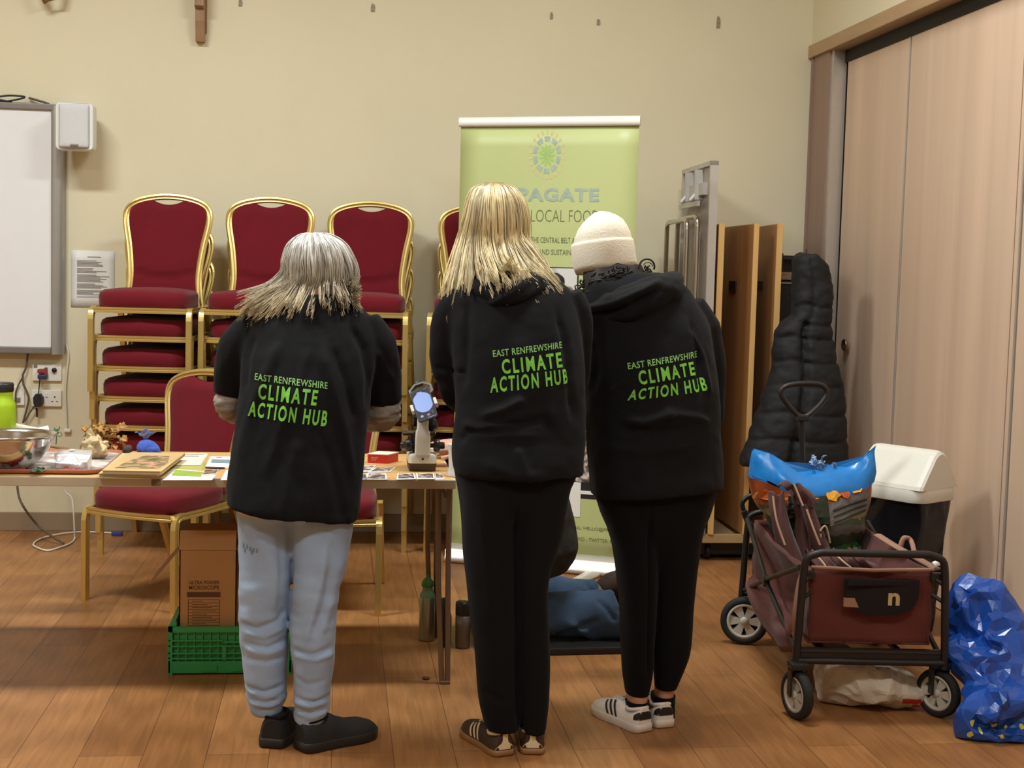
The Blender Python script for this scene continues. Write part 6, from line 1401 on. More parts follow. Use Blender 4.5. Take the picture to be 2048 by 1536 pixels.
# T-shirt
mb = MB(); rows_loft(mb, T1, hem_tilt=34)
sleeve(mb, [(520, 648, 4.42), (484, 690, 4.42), (468, 740, 4.43), (462, 789, 4.44)], [.060, .066, .062, .052]); sleeve(mb, [(722, 648, 4.42), (748, 690, 4.42), (758, 745, 4.43), (765, 806, 4.44)], [.062, .070, .068, .060])
me = voxel(mb, .0075, 8); rumple(me, .006, 5, (1.6, 1, .7), 1); rumple(me, .0025, 16, (1.5, 1, .8), 2)
for pts, w_, d_ in (([(560, 680), (535, 740), (505, 810), (470, 960)], .016, .008), ([(620, 690), (600, 760), (560, 860), (530, 960)], .014, .006), ([(640, 690), (665, 770), (690, 860), (705, 960)], .014, .010), ([(664, 690), (690, 760), (712, 850)], .012, -.009), ([(700, 650), (728, 700), (740, 760), (738, 830)], .012, -.012), ([(506, 670), (490, 720), (485, 790)], .012, -.010), ([(600, 870), (580, 950), (565, 1030)], .016, .007), ([(650, 880), (672, 960), (690, 1040)], .014, -.006), ([(752, 700), (770, 740), (790, 770)], .010, .006)): fold(me, W3([(x, y, 4.22) for x, y in pts]), w_, d_)
obj('tshirt', printed(me, [('EAST RENFREWSHIRE', (509, 749.5), (656, 766), (655, 779.5), (508, 763), .016, 2), ('CLIMATE', (517, 769), (637, 781.5), (632, 812), (515, 800), .030, 1), ('ACTION HUB', (499, 804), (656.5, 822), (652, 853), (495, 834), .030, 1)], 4.19), [m_black, m_print, m_print2], r1)
for pts, rad in (([(462, 762, 4.44), (458, 806, 4.44), (478, 824, 4.54), (515, 820, 4.70)], [.034, .045, .040, .030]), ([(765, 778, 4.44), (769, 822, 4.44), (745, 838, 4.56), (700, 832, 4.70)], [.040, .054, .044, .030])):
    mb = MB(); sleeve(mb, pts, rad); me = voxel(mb, .005, 3); rumple(me, .005, 26, (.6, .6, 2.2), 3); rumple(me, .002, 70, (.5, .5, 2), 4); obj('knit_sleeve', me, m_knit, r1)
# jeans
mb = MB(); rows_loft(mb, LL1); rows_loft(mb, LR1); rows_loft(mb, [(905, 470, 712, 4.30, .13), (960, 464, 716, 4.30, .15), (1030, 476, 706, 4.28, .13)])
me = voxel(mb, .006, 4); rumple(me, .005, 8, (1, 1, 1.2), 6)
rumple(me, .0065, 20, (.45, .45, 1.7), 41, mask=lambda a: np.exp(-((a[:, 2]-.13)/.055)**2)); rumple(me, .005, 13, (.5, .5, 1.8), 42, mask=lambda a: np.exp(-((a[:, 2]-.42)/.12)**2))
JF = [([(480, 1250), (515, 1262), (560, 1245), (574, 1225)], .010, -.012), ([(485, 1268), (530, 1275), (572, 1258)], .009, .008), ([(483, 1288), (530, 1296), (575, 1280)], .008, -.009), ([(486, 1302), (535, 1310), (574, 1300)], .008, .006), ([(505, 1060), (535, 1110), (555, 1180), (540, 1230)], .016, .009), ([(560, 1060), (566, 1150), (560, 1240)], .014, -.008), ([(488, 1320), (530, 1326), (574, 1318)], .008, -.007),
      ([(494, 1378), (530, 1384), (572, 1372)], .006, -.011), ([(495, 1390), (532, 1396), (570, 1386)], .006, .007), ([(498, 1402), (535, 1407), (568, 1398)], .005, -.010), ([(502, 1414), (535, 1418), (566, 1411)], .005, .006),
      ([(650, 1075), (640, 1150), (620, 1230), (605, 1290)], .014, .010), ([(684, 1110), (668, 1190), (640, 1270)], .012, .009), ([(660, 1120), (648, 1200), (622, 1270)], .010, -.010), ([(582, 1292), (625, 1300), (670, 1286)], .008, -.010), ([(584, 1306), (630, 1312), (668, 1304)], .008, .006), ([(588, 1345), (620, 1360), (660, 1350)], .008, -.006),
      ([(588, 1386), (625, 1392), (662, 1384)], .006, -.011), ([(590, 1398), (625, 1404), (660, 1396)], .006, .008), ([(588, 1410), (620, 1416), (656, 1408)], .005, -.009), ([(588, 1422), (620, 1428), (654, 1420)], .005, .006)]
for i, (pts, w_, d_) in enumerate(JF): fold(me, W3([(x+(i*13 % 9)-4, y+(i*7 % 5)-2, 4.16) for x, y in pts]), w_*(.8+.1*(i % 5)), d_*(.55+.12*(i % 4)))
bv = bvh_of(me); mb = MB(); mb.v = [tuple(v.co) for v in me.vertices]; mb.f = [tuple(p.vertices) for p in me.polygons]; mb.mi = [0]*len(mb.f); mb.sm = [True]*len(mb.f)
for k, (x, y) in enumerate(((482, 1097), (490, 1098), (497, 1101), (504, 1103), (511, 1104), (485, 1106), (500, 1108))):
    hits = [bv.ray_cast(Vector((atY(x+dx, y+dy, 4.1).x, 3.9, atY(x+dx, y+dy, 4.15).z)), Vector((0, 1, 0)))[0] for dx, dy in ((-1.6, 4), (1.4, 4.6), (1.8, -4), (-1, -4.4))]
    if all(h is not None for h in hits): mb.add([h-Vector((0, .002, 0)) for h in hits], [(0, 1, 2, 3)], False, 1)
obj('jeans', mb, [m_jean, mat('denim_worn_marks', (116, 130, 148), .85)], r1)
bt = {'sole': mat('boot_sole_black', (34, 33, 32), .5, var=.1), 'upper': [mat('boot_black_nubuck', (26, 25, 25), .75, var=.15, bump=.2, bscale=200)], 'trim': m_black}
h = atZ(541, 1498); shoe(r1, 'shoe', h, math.radians(74), .27, .115, bt, 'boot')
h, tt = atZ(598, 1503), atZ(716, 1476); shoe(r1, 'shoe', h, math.atan2(tt.y-h.y, tt.x-h.x), .27, .115, bt, 'boot')
# hair: bob swept towards the table end
m_h1 = shades('grey_blonde_hair', hc1.z-.16-r1.location.z, hc1.z+.11-r1.location.z, (240, 212, 154), (228, 220, 206), (240, 238, 234), .55)
TIP1 = [(-1, 492, 630), (-.8, 508, 628), (-.55, 545, 624), (-.35, 585, 612), (-.15, 600, 626), (.05, 628, 616), (.25, 655, 606), (.45, 676, 616), (.7, 693, 612), (.85, 702, 600), (1, 708, 588)]
def guide1(t, rnd):
    ph = math.radians(-128+256*t); a = math.sin(ph); dp = -math.cos(ph); Y = 4.53; back = max(0, -dp); lay = rnd.uniform(.86, 1.05)
    tx, ty = interp(TIP1, max(-1, min(1, a)))
    fr = max(0, dp)
    return [atY(626+a*4, 467, Y-.01*back+.02*fr), atY(629+a*27*lay, 473, Y+dp*.045), atY(633+a*52*lay, 491, Y+dp*.085), atY(636+a*67*lay, 522, Y+dp*.107*lay), atY(637+a*70*lay, 550, Y+dp*.105*lay), atY(637+a*62+(tx-637-a*62)*.38, 580, Y-.02+dp*.075), atY(tx+rnd.uniform(-7, 7), ty+rnd.choice((-22, -10, 0, 4, 8))+rnd.uniform(-6, 6)-40*fr, 4.31-.012*rnd.random()+.16*fr+.05*a*a)]
rnd = random.Random(21)
b = MB(); b.loft([sring(atY(cx_, y, Yc), w_*.92*4.5/FPX, d_-.014 if d_ > .04 else d_*.7, 28, 2.2) for y, cx_, w_, Yc, d_ in ((605, 640, 44, 4.47, .05), (585, 640, 58, 4.50, .075), (555, 638, 64, 4.52, .095), (525, 637, 64, 4.525, .10), (500, 635, 55, 4.525, .088), (484, 631, 40, 4.525, .066), (473, 628, 20, 4.525, .03))])
me = b.mesh('k'); hb = hair_mesh(guide1, 170, 9, .0020, rnd, .008, .012)
hb.add([v.co for v in me.vertices], [tuple(p.vertices) for p in me.polygons], True); obj('hair', hb, m_h1, r1)

# ================================================================ the fair-haired person
r2 = thing('person', 'tall person with long blonde hair, black hoodie, wide black trousers and brown striped trainers', 'person', atZ(1025, 1495))
T2 = [(536, 966, 1058, 4.33, .06), (552, 935, 1098, 4.32, .08), (572, 908, 1130, 4.31, .10), (600, 897, 1150, 4.30, .12), (650, 894, 1160, 4.28, .14), (720, 904, 1166, 4.25, .148), (800, 912, 1168, 4.22, .15), (880, 905, 1168, 4.19, .155), (925, 903, 1166, 4.17, .158), (949, 911, 1165, 4.165, .158)]
LL2 = [(930, 908, 1050, 4.18, .13), (1000, 918, 1041, 4.165, .12), (1100, 926, 1041, 4.15, .105), (1200, 937, 1040, 4.135, .094), (1300, 950, 1040, 4.13, .09), (1400, 957, 1040, 4.125, .088), (1430, 962, 1039, 4.125, .087), (1452, 967, 1037, 4.125, .085)]
LR2 = [(930, 1030, 1150, 4.18, .13), (1000, 1034, 1134, 4.165, .12), (1060, 1034, 1124, 4.155, .11), (1120, 1035, 1103, 4.145, .10), (1180, 1035, 1093, 4.14, .094), (1260, 1035, 1096, 4.135, .09), (1330, 1036, 1098, 4.13, .088), (1400, 1037, 1095, 4.13, .086), (1440, 1042, 1091, 4.13, .084), (1456, 1043, 1089, 4.13, .082)]
hc2 = atY(988, 444, 4.46); HM2 = head_matrix(hc2, math.radians(14), math.radians(-34))
la2 = W3([(922, 605, 4.31), (902, 690, 4.313), (908, 772, 4.325), (934, 808, 4.45), (962, 842, 4.63), (966, 850, 4.68)]); ra2 = W3([(1138, 600, 4.31), (1150, 690, 4.31), (1146, 780, 4.32), (1115, 820, 4.50), (1075, 850, 4.66)])
person_body(r2, T2, [LL2[1:-1], LR2[1:-1]], W3([(1012, 590, 4.30), (1005, 540, 4.36), (995, 500, 4.41)]), HM2, [la2, ra2], m_skin, [dict(wrist=la2[-1], d=(.35, .9, -.2), nrm=(0, .2, 1), curl=.8, thumb=1), dict(wrist=ra2[-1], d=(-.35, .9, -.2), nrm=(0, .2, 1), curl=.8, thumb=-1)])
mb = MB(); rows_loft(mb, T2)
sleeve(mb, [(930, 595, 4.31), (903, 640, 4.31), (898, 700, 4.315), (904, 750, 4.32)], [.062, .064, .060, .055]); sleeve(mb, [(904, 735, 4.32), (910, 782, 4.325), (932, 808, 4.44), (960, 840, 4.62)], [.050, .046, .042, .034])
sleeve(mb, [(1128, 595, 4.31), (1150, 640, 4.31), (1150, 710, 4.315), (1144, 770, 4.33)], [.060, .058, .054, .050]); sleeve(mb, [(1146, 740, 4.32), (1142, 790, 4.33), (1110, 825, 4.50), (1080, 845, 4.62)], [.050, .046, .042, .034])
me = voxel(mb, .0075, 7); rumple(me, .006, 5, (1.5, 1, .9), 11); rumple(me, .0025, 15, (1, 1, 1), 12)
for pts, w_, d_ in (([(960, 838), (1010, 822), (1055, 798)], .014, .014), ([(925, 852), (960, 862), (1005, 850), (1030, 838)], .013, .011), ([(985, 842), (1040, 848), (1090, 838), (1110, 866)], .012, -.014), ([(915, 890), (940, 868), (1000, 862)], .012, -.010), ([(1032, 892), (1045, 930), (1062, 965)], .010, .008), ([(920, 872), (980, 872), (1090, 872)], .012, .006), ([(946, 600), (940, 700), (930, 790)], .012, -.010), ([(1128, 620), (1140, 690), (1146, 760), (1150, 850)], .012, -.012), ([(880, 745), (915, 752), (940, 750)], .006, -.008), ([(960, 920), (1020, 950), (1100, 950)], .016, .005)): fold(me, W3([(x, y, 4.05) for x, y in pts]), w_, d_)
hd2 = obj('hoodie', printed(me, [('EAST RENFREWSHIRE', (987, 702), (1127, 685), (1127.5, 698), (987.5, 715.5), .016, 2), ('CLIMATE', (1003, 720), (1124, 705.5), (1126, 736), (1005, 749), .030, 1), ('ACTION HUB', (981, 755), (1136, 738.5), (1138, 768), (980, 786), .030, 1)], 4.10), [m_black, m_print, m_print2], r2)
def hood(root, path, rad, pouch, folds, seed):
    mb = MB(); C = catmull(W3(path), 5); n = len(C); mb.tube(C, [(r * 1.0, r*1.25) for r in np.interp(np.linspace(0, 1, n), np.linspace(0, 1, len(rad)), rad)], 18)
    for p, r in pouch: mb.ball(atY(*p), r, 22)
    me = voxel(mb, .0065, 9); rumple(me, .007, 12, (1, 1, 1.5), seed)
    for pts, w_, d_ in folds: fold(me, W3([(x, y, 4.2) for x, y in pts]), w_, d_)
    return obj('hood', me, m_black, root)
hood(hd2, [(925, 562, 4.36), (960, 582, 4.27), (1015, 594, 4.22), (1070, 582, 4.26), (1108, 560, 4.35)], [.030, .044, .052, .046, .032], [((1020, 590, 4.25), (.085, .040, .052))], [([(970, 612), (1020, 588), (1060, 560), (1095, 552)], .010, .012), ([(985, 622), (1040, 612), (1085, 590)], .010, -.010)], 14)
mb = MB(); rows_loft(mb, LL2, e=2.5); rows_loft(mb, LR2, e=2.5); rows_loft(mb, [(900, 908, 1160, 4.19, .135), (940, 910, 1155, 4.18, .14), (1000, 922, 1130, 4.17, .12), (1060, 965, 1100, 4.165, .085), (1100, 1005, 1065, 4.16, .06)])
me = voxel(mb, .006, 3); rumple(me, .006, 6, (1.3, 1, .6), 16)
for pts, w_, d_ in (([(960, 1010), (975, 1120), (985, 1250)], .016, .006), ([(1015, 1020), (1005, 1150), (1000, 1300)], .014, -.006), ([(1034, 1000), (1036, 1200), (1037, 1470)], .007, -.016), ([(965, 1380), (1000, 1400), (1028, 1390)], .012, -.005)): fold(me, W3([(x, y, 4.05) for x, y in pts]), w_, d_)
obj('trousers', me, m_black2, r2)
gum = {'sole': mat('gum_rubber', (158, 116, 72), .55, var=.08), 'upper': [mat('trainer_brown_leather', (62, 40, 32), .5, var=.15), mat('trainer_cream_trim', (226, 208, 172), .5, var=.03)], 'trim': mat('trainer_cream_trim', (226, 208, 172))}
h, tt = atZ(1010, 1514), atZ(938, 1462); shoe(r2, 'trainer', h, math.atan2(tt.y-h.y, tt.x-h.x), .265, .098, gum, 'gum')
shoe(r2, 'trainer', atZ(1065, 1511), math.radians(84), .265, .098, gum, 'gum')
m_h2 = shades('blonde_hair', hc2.z-.30-r2.location.z, hc2.z+.122-r2.location.z, (250, 226, 172), (252, 234, 188), (150, 104, 54), .955, .34)
TIP2 = [(-1, 892, 606), (-.9, 905, 622), (-.72, 927, 606), (-.5, 962, 560), (-.35, 990, 586), (-.15, 1005, 590), (.05, 1012, 560), (.25, 1030, 548), (.4, 1058, 592), (.55, 1082, 576), (.7, 1112, 586), (.85, 1122, 612), (1, 1128, 618)]
OUT2 = [(363, -14, 14), (375, -34, 36), (400, -46, 56), (440, -55, 66), (480, -66, 70), (520, -72, 80), (550, -76, 100)]
def guide2(t, rnd):
    ph = math.radians(-122+244*t); a = math.sin(ph); dp = -math.cos(ph); Y = 4.44; fr = max(0, dp); lay = rnd.uniform(.84, 1.04); tx, ty = interp(TIP2, max(-1, min(1, a))); P = []
    for y, dd in ((366, .02), (378, .06), (402, .095), (440, .112), (480, .112), (520, .11)):
        l, r_ = interp(OUT2, y); w_ = (-l if a < 0 else r_); mixk = max(0, (y-480)/110); x = 987+a*w_*lay; x = x+(tx-x)*mixk*.7; P.append(atY(x, y, Y-.03*(y > 480)-.05*max(0, (y-500)/40)+dp*dd*lay))
    m_ = P[-1].lerp(atY(tx, ty, 4.18), .5); m_.y = 4.215+.12*fr+.10*a*a; P.append(m_)
    P.append(atY(tx+rnd.uniform(-6, 6), ty+rnd.choice((-26, -12, 0, 6, 10))+rnd.uniform(-8, 8), 4.155+.12*fr+.13*a*a+rnd.uniform(0, .01))); return P
rnd = random.Random(33)
b = MB(); b.loft([sring(atY(cx_, y, Yc), w_*.92*4.44/FPX, d_-.016 if d_ > .04 else d_*.7, 28, 2.2) for y, cx_, w_, Yc, d_ in ((560, 998, 56, 4.33, .07), (530, 994, 66, 4.36, .09), (490, 990, 63, 4.41, .10), (450, 990, 58, 4.435, .106), (410, 989, 50, 4.44, .096), (385, 987, 36, 4.44, .07), (371, 986, 18, 4.44, .035))])
me = b.mesh('k'); hb = hair_mesh(guide2, 190, 9, .0018, rnd, .007, .012); hb.add([v.co for v in me.vertices], [tuple(p.vertices) for p in me.polygons], True); obj('hair', hb, m_h2, r2)

# ================================================================ the person in the beanie
r3 = thing('person', 'person in a cream beanie, black hoodie, black leggings and white striped trainers', 'person', atZ(1300, 1455))
T3 = [(546, 1196, 1326, 4.53, .07), (566, 1176, 1366, 4.52, .10), (600, 1164, 1392, 4.51, .125), (650, 1158, 1414, 4.49, .15), (720, 1160, 1426, 4.465, .165), (780, 1172, 1434, 4.445, .17), (850, 1174, 1437, 4.425, .172), (920, 1177, 1440, 4.405, .175), (960, 1181, 1441, 4.39, .178), (982, 1184, 1440, 4.385, .178)]
LL3 = [(970, 1190, 1322, 4.39, .14), (1060, 1216, 1314, 4.375, .12), (1100, 1228, 1312, 4.365, .112), (1200, 1240, 1310, 4.35, .098), (1300, 1243, 1305, 4.335, .088), (1350, 1246, 1302, 4.33, .072), (1388, 1252, 1297, 4.325, .050)]
LR3 = [(970, 1300, 1430, 4.39, .14), (1040, 1304, 1408, 4.385, .124), (1100, 1307, 1395, 4.38, .112), (1200, 1309, 1384, 4.37, .098), (1280, 1308, 1380, 4.36, .090), (1330, 1309, 1368, 4.355, .074), (1376, 1310, 1352, 4.35, .048)]
hc3 = atY(1206, 512, 4.61); HM3 = head_matrix(hc3, math.radians(28), math.radians(-30), math.radians(-6))
la3 = W3([(1190, 630, 4.53), (1186, 720, 4.53), (1190, 800, 4.53), (1165, 830, 4.66), (1120, 850, 4.80)]); ra3 = W3([(1385, 630, 4.52), (1408, 730, 4.53), (1410, 820, 4.53), (1370, 850, 4.66), (1320, 860, 4.80)])
AL3 = [(1360, 1250, 1300, 4.33, .052), (1390, 1253, 1295, 4.33, .050), (1412, 1255, 1292, 4.335, .05), (1440, 1252, 1292, 4.34, .055)]; AR3 = [(1350, 1309, 1350, 4.355, .05), (1376, 1310, 1348, 4.36, .047), (1398, 1308, 1344, 4.365, .048), (1430, 1306, 1345, 4.37, .052)]
mb = None
ro = person_body(r3, T3, [LL3[1:-1], LR3[1:-1], [(y, x0-(x1-x0)*.17, x1+(x1-x0)*.17, Y, d/.74) for y, x0, x1, Y, d in AL3], [(y, x0-(x1-x0)*.17, x1+(x1-x0)*.17, Y, d/.74) for y, x0, x1, Y, d in AR3]], W3([(1265, 610, 4.51), (1248, 565, 4.55), (1230, 540, 4.58)]), HM3, [la3, ra3], m_skin2, [dict(wrist=la3[-1], d=(-.3, .9, -.2), nrm=(0, .2, 1), curl=.8, thumb=1), dict(wrist=ra3[-1], d=(-.35, .9, -.2), nrm=(0, .2, 1), curl=.8, thumb=-1)])
mb = MB(); rows_loft(mb, T3, hem_tilt=-22)
sleeve(mb, [(1372, 615, 4.52), (1398, 660, 4.52), (1412, 730, 4.525), (1414, 800, 4.53)], [.066, .070, .066, .060]); sleeve(mb, [(1414, 790, 4.53), (1412, 840, 4.55), (1370, 862, 4.68), (1330, 862, 4.78)], [.058, .052, .045, .036])
sleeve(mb, [(1196, 620, 4.53), (1188, 680, 4.53), (1187, 750, 4.53), (1190, 800, 4.53)], [.060, .060, .056, .052]); sleeve(mb, [(1190, 790, 4.53), (1186, 820, 4.55), (1160, 840, 4.68), (1125, 850, 4.78)], [.052, .048, .042, .034])
me = voxel(mb, .0075, 7); rumple(me, .006, 5, (1.3, 1, 1), 21); rumple(me, .0025, 15, (1, 1, 1), 22)
for pts, w_, d_ in (([(1250, 842), (1290, 848), (1330, 835), (1352, 822)], .013, .014), ([(1330, 838), (1360, 832), (1400, 838), (1430, 850)], .012, .010), ([(1240, 862), (1310, 866), (1380, 856)], .012, -.012), ([(1230, 790), (1245, 775), (1256, 762)], .007, .009), ([(1395, 650), (1420, 720), (1432, 800)], .009, .009), ([(1400, 640), (1410, 700), (1408, 800)], .011, -.012), ([(1215, 900), (1300, 905), (1400, 890)], .016, .006), ([(1200, 680), (1205, 740), (1195, 800)], .013, -.010)): fold(me, W3([(x, y, 4.25) for x, y in pts]), w_, d_)
hd3 = obj('hoodie', printed(me, [('EAST RENFREWSHIRE', (1259, 727.5), (1403, 704), (1403, 717), (1260, 740.5), .016, 2), ('CLIMATE', (1277, 743), (1392, 725), (1395, 752), (1280, 771), .030, 1), ('ACTION HUB', (1262, 781), (1415, 755.5), (1420, 783), (1256, 802), .030, 1)], 4.28), [m_black, m_print, m_print2], r3)
hood(hd3, [(1178, 618, 4.60), (1205, 620, 4.48), (1262, 606, 4.40), (1318, 584, 4.43), (1346, 566, 4.54)], [.030, .050, .062, .058, .034], [((1270, 606, 4.43), (.125, .045, .062)), ((1330, 570, 4.46), (.050, .05, .040))], [([(1188, 630), (1240, 612), (1300, 585), (1352, 560)], .010, .014), ([(1215, 646), (1280, 634), (1335, 600)], .011, .012), ([(1200, 640), (1270, 618), (1340, 580)], .008, -.014), ([(1230, 590), (1290, 566), (1335, 552)], .010, -.010)], 24)
mb = MB(); rows_loft(mb, LL3); rows_loft(mb, LR3); rows_loft(mb, [(930, 1185, 1436, 4.40, .15), (975, 1188, 1432, 4.39, .155), (1050, 1212, 1408, 4.38, .125), (1100, 1262, 1358, 4.375, .09), (1140, 1290, 1326, 4.37, .06)])
me = voxel(mb, .006, 4); rumple(me, .003, 9, (1, 1, .8), 26); fold(me, W3([(x, y, 4.2) for x, y in ((1308, 1010), (1308, 1200), (1305, 1380))]), .007, -.014); obj('leggings', me, m_legg, r3)
# socks
for rws in ([(1398, 1251, 1297, 4.335, .056), (1415, 1250, 1297, 4.335, .056), (1440, 1248, 1297, 4.34, .06)], [(1388, 1304, 1349, 4.365, .054), (1408, 1303, 1348, 4.365, .054), (1430, 1303, 1348, 4.37, .056)]):
    mb = MB(); rows_loft(mb, rws); obj('sock', mb, m_legg, r3)
wht = {'sole': mat('trainer_sole_white', (214, 200, 186), .5, var=.05), 'upper': [mat('trainer_white_leather', (226, 214, 202), .45, var=.03), mat('trainer_black_trim', (26, 25, 26), .5)], 'trim': mat('trainer_white_leather', (226, 214, 202))}
h, tt = atZ(1290, 1466), atZ(1203, 1425); shoe(r3, 'trainer', h, math.atan2(tt.y-h.y, tt.x-h.x), .262, .100, wht, 'white')
h = atZ(1331, 1457); shoe(r3, 'trainer', h, math.radians(102), .262, .100, wht, 'white')
# beanie
m_bean = fab('cream_knit', (236, 226, 206), .9, var=.03, bump=.4, bscale=160); 
Yh = 4.60; up = (_U*1.0+_R*-.10).normalized(); rt = (_R*1.0+_U*.10).normalized(); fw = up.cross(rt); bo = atY(1210, 530, Yh); kx = (bo-EYE).dot(_f)/FPX
Bp = lambda x, y, d: bo+rt*(x*kx)+up*(y*kx)+fw*d
def bring(y, xl, xr, dpt, n=36): return [Bp((xl+xr)/2+(xr-xl)/2*math.cos(2*pi*j/n), y, dpt*math.sin(2*pi*j/n)) for j in range(n)]
b = MB(); b.loft([bring(36, -58, 58, .108), bring(46, -59, 59, .108), bring(60, -55, 57, .104), bring(75, -47, 52, .095), bring(88, -36, 44, .080), bring(98, -24, 32, .060), bring(104, -14, 20, .040), bring(107, -4, 8, .015)])
hat = thing('beanie', 'cream', 'hat'); bpy.data.objects.remove(hat)
me = b.mesh('k'); rumple(me, .003, 14, (1, 1, 1), 27); crown = obj('beanie', me, m_bean, r3)
b = MB(); b.loft([bring(-10, -57, 61, .106), bring(-13, -60, 64, .112), bring(0, -64, 64, .116), bring(22, -65, 63, .117), bring(40, -64, 62, .116), bring(46, -63, 61, .114), bring(47, -60, 59, .110), bring(36, -58, 58, .108)])
obj('cuff', b, m_bean, crown)
# dark curls
m_h3 = mat('dark_brown_hair', (30, 20, 16), .6, var=.4, nscale=60); rnd = random.Random(9)
b = MB(); b.loft([sring(atY(cx_, y, Yc), w_*4.5/FPX, d_, 24, 2.2) for y, cx_, w_, Yc, d_ in ((645, 1190, 30, 4.55, .05), (620, 1205, 46, 4.54, .07), (585, 1225, 60, 4.54, .085), (555, 1232, 66, 4.55, .09), (530, 1225, 58, 4.57, .085))])
me = b.mesh('k'); rumple(me, .012, 26, seed=5); b = MB(); b.add([v.co for v in me.vertices], [tuple(p.vertices) for p in me.polygons], True)
def curl(p0, p1, rad, turns, r=.0022):
    p0, p1 = Vector(p0), Vector(p1); ax = (p1-p0); a = ax.orthogonal().normalized(); c = ax.normalized().cross(a); n = int(turns*10)
    b.tube([p0+ax*(i/n)+(a*math.cos(2*pi*turns*i/n)+c*math.sin(2*pi*turns*i/n))*rad*min(1, i/5) for i in range(n+1)], r, 5)
for k in range(90):
    x = rnd.uniform(1160, 1310); y = rnd.uniform(530, 560)+max(0, 1230-x)*.35; Yc = 4.46+.10*((x-1235)/75)**2
    curl(atY(x, y, Yc), atY(x+rnd.uniform(-16, 8), y+rnd.uniform(18, 46), Yc-.005), rnd.uniform(.005, .011), rnd.uniform(1.5, 3))
for x, y in ((1160, 585), (1156, 605), (1162, 622), (1158, 596), (1165, 570), (1168, 635)): curl(atY(x, y, 4.55), atY(x-4+rnd.uniform(-4, 4), y+22, 4.55), .009, 2)
C = [atY(1294+15*math.cos(t), 533-15*math.sin(t), 4.52) for t in np.linspace(-.4, 3.4, 14)]; b.tube(C, .0032, 6); b.tube([atY(1296+9*math.cos(t), 528-7*math.sin(t)+4, 4.51) for t in np.linspace(-.2, 3.0, 9)], .0015, 5)
obj('hair', b, m_h3, r3)

# ================================================================ kneeling person at the table end
r4 = thing('person', 'person in blue jeans and brown boots kneeling at the table end, hand on the table', 'person', atZ(1090, 1290))
m_dtop = mat('dark_leaf_print_top', (40, 42, 38), .85, var=.5, nscale=26)
YK = 5.32
hp_ = atY(1066, 1060, YK); ch_ = atY(1040, 880, YK); nk_ = atY(1012, 770, YK); hd_ = atY(992, 705, YK)
kn, kf = atZ(985, 1300)+Vector((0, .09, .084)), atZ(985, 1262)+Vector((0, .06, .084)); an_, af_ = Vector((atY(1228, 1235, kn.y).x, kn.y+.0, .085)), Vector((atY(1186, 1200, kf.y+.05).x, kf.y+.06, .10))
def limb(mb, pts, rad, n=20): mb.tube(catmull(pts, 5), [r for r in np.interp(np.linspace(0, 1, (len(pts)-1)*5+1), np.linspace(0, 1, len(rad)), rad)], n)
hM4 = Matrix.Translation(hd_) @ Matrix.Rotation(math.radians(90), 4, 'Z') @ Matrix.Rotation(math.radians(25), 4, 'X')
wr = T(910, 915, .0)+Vector((.034, .02, .055)); wr.y = T(885, 925).y+.10
el = atY(975, 850, YK-.10); sh = atY(1018, 800, YK-.14); sh2 = atY(1018, 800, YK+.14)
mb = MB()
limb(mb, [hp_, (hp_+ch_)/2, ch_, nk_], [.11, .105, .11, .06]); mb.tube([nk_, (nk_+hd_)/2, hd_], [.05, .048, .05], 12); add_head(mb, hM4)
for s_, k_, a_ in ((-.08, kn, an_), (.08, kf, af_)): limb(mb, [hp_+Vector((0, s_, 0)), k_+Vector((.03, 0, .07)), k_, (k_+a_)/2, a_], [.08, .07, .05, .05, .036])
limb(mb, [sh, el, wr], [.045, .038, .027], 12); hand(mb, wrist=wr, d=(-1, .10, -.03), nrm=(0, -.35, 1), curl=.40, thumb=-1)
e2 = atY(1000, 900, YK+.16); w2 = T(930, 912, .06); w2.y += .16; limb(mb, [sh2, e2, w2], [.045, .038, .027], 12); hand(mb, wrist=w2, d=(-1, .1, -.02), nrm=(0, 0, 1), curl=.35, thumb=1)
cap_ = MB(); cap_.loft([[hM4 @ (p*1.0) for p in sring((0, -.012, z), rx, max(.01, rf), 24, 2.1, ryb=rb)] for z, rx, rf, rb in ((-.07, .058, .010, .078), (-.03, .074, .02, .096), (.0, .080, .03, .106), (.035, .083, .06, .110), (.065, .080, .095, .104), (.09, .068, .085, .086), (.112, .046, .055, .058), (.122, .012, .014, .018))])
hm_ = voxel(cap_, .006, 3); rumple(hm_, .008, 30, (1, 1, .5), 44); obj('hair', hm_, m_h3, r4)
me = voxel(mb, .0055, 4); bo4 = obj('body', me, m_skin, r4)
for sx in (-1, 1): obj('eye', MB().ball(hM4 @ Vector((sx*.031, .080, .014)), .0115, 12), m_eye, bo4)
mb = MB(); limb(mb, [hp_+Vector((.03, 0, -.17)), hp_+Vector((.02, 0, -.08)), hp_+Vector((0, 0, .06)), (hp_+ch_)/2, ch_, nk_+Vector((0, 0, -.03))], [.10, .155, .150, .128, .135, .075], 24)
limb(mb, [sh+Vector((.02, .05, .0)), sh, el, el.lerp(wr, .45)], [.07, .068, .058, .05]); limb(mb, [sh2+Vector((.02, -.05, 0)), sh2, e2, e2.lerp(w2, .6)], [.07, .068, .055, .045])
me = voxel(mb, .008, 6); rumple(me, .008, 9, seed=31); obj('top', me, m_dtop, r4)
mb = MB(); zc = Vector((0, 0, .03))
limb(mb, [hp_+Vector((-.02, -.07, -.02)), kn+Vector((.06, 0, .10)), kn+Vector((-.0, 0, .03)), kn+Vector((.10, 0, .01)), (kn+an_)/2+zc, an_+Vector((-.03, 0, .03)), an_+Vector((.012, 0, .035))], [.12, .105, .085, .085, .088, .090, .098], 24)
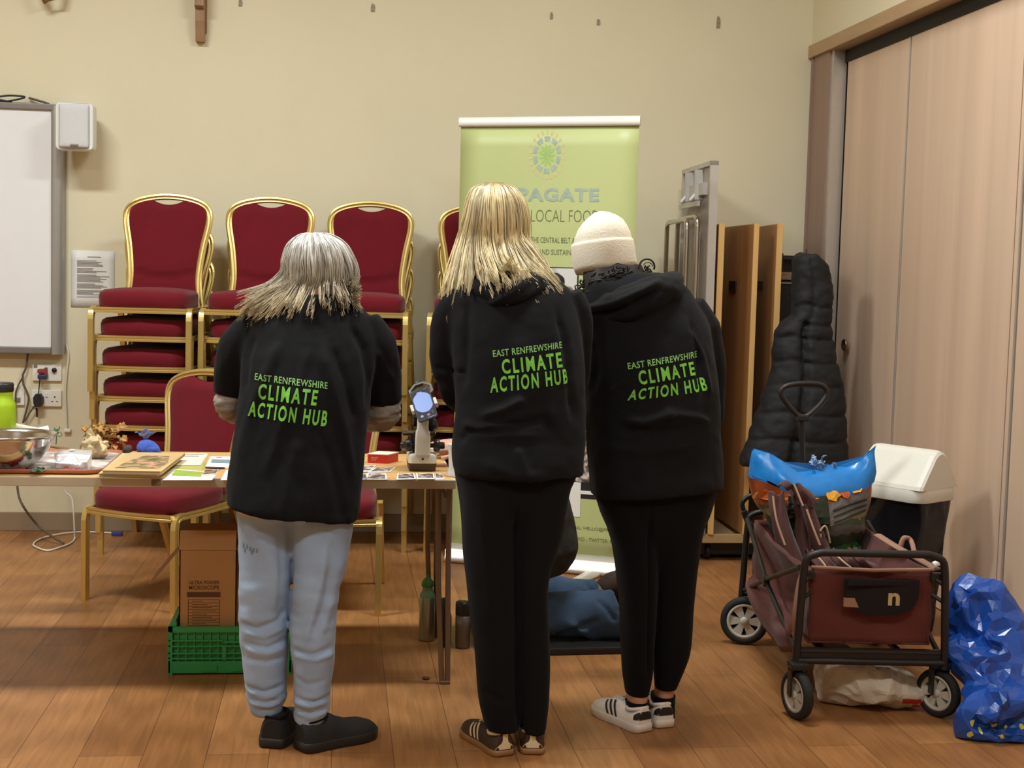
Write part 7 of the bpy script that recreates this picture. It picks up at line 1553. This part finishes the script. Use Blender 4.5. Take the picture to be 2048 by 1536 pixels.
limb(mb, [hp_+Vector((-.02, .07, -.02)), kf+Vector((.06, 0, .10)), kf+Vector((-.0, 0, .03)), kf+Vector((.10, 0, .01)), (kf+af_)/2+zc, af_], [.12, .105, .085, .08, .078, .072], 24)
mb.ball(hp_+Vector((.0, 0, -.10)), (.10, .13, .10), 20)
me = voxel(mb, .008, 5); rumple(me, .014, 8, (1, 1, 1), 32); a_ = get_v(me); a_[:, 2] = np.maximum(a_[:, 2], .030); set_v(me, a_)
for pts, w_, d_ in (([(1135, 1245), (1170, 1265), (1205, 1292)], .012, .014), ([(1100, 1285), (1150, 1262), (1200, 1240)], .012, -.014), ([(1195, 1200), (1215, 1220), (1232, 1245)], .008, -.012)): fold(me, [atY(x, y, kn.y-.09) for x, y in pts], w_, d_)
obj('jeans', me, m_jeand, r4)
m_boot = mat('brown_suede_boot', (66, 48, 38), .8, var=.2, nscale=20, bump=.2); m_sock = fab('grey_wool_sock', (128, 116, 100))
for nm, a0 in (('near', an_+Vector((.03, 0, .0))), ('far', af_)):
    b = MB(); t0 = a0+Vector((-.02, 0, .01)); limb(b, [a0+Vector((-.05, 0, 0)), t0, a0+Vector((.05, .0, .025))], [.048, .050, .050], 18); obj('sock', b, m_sock, r4)
    b = MB(); limb(b, [a0+Vector((.045, 0, .03)), a0+Vector((.09, 0, .06)), a0+Vector((.12, 0, .03)), a0+Vector((.135, 0, -.04))], [.050, .056, .052, .045], 18); b.ball(a0+Vector((.13, 0, .09)), (.045, .042, .05), 16); limb(b, [a0+Vector((.14, 0, .07)), a0+Vector((.152, 0, -.0)), a0+Vector((.145, 0, -.055))], [.042, .046, .038], 16)
    me = voxel(b, .006, 4); a_ = get_v(me); a_[:, 2] = np.maximum(a_[:, 2], .003); set_v(me, a_); obj('boot', me, m_boot, r4)
mt0, mt1 = atZ(985, 1315), atZ(1246, 1303); single('black_slab', MB().box(((mt0.x+mt1.x)/2+.02, mt0.y+.27, .014), (mt1.x-mt0.x+.10, .50, .026), rot=rotm('Z', 3), bev=.006), m_cast, 'thin black slab on the floor under the kneeling person', 'mat')  # thin near-black slab between the knees and the floor
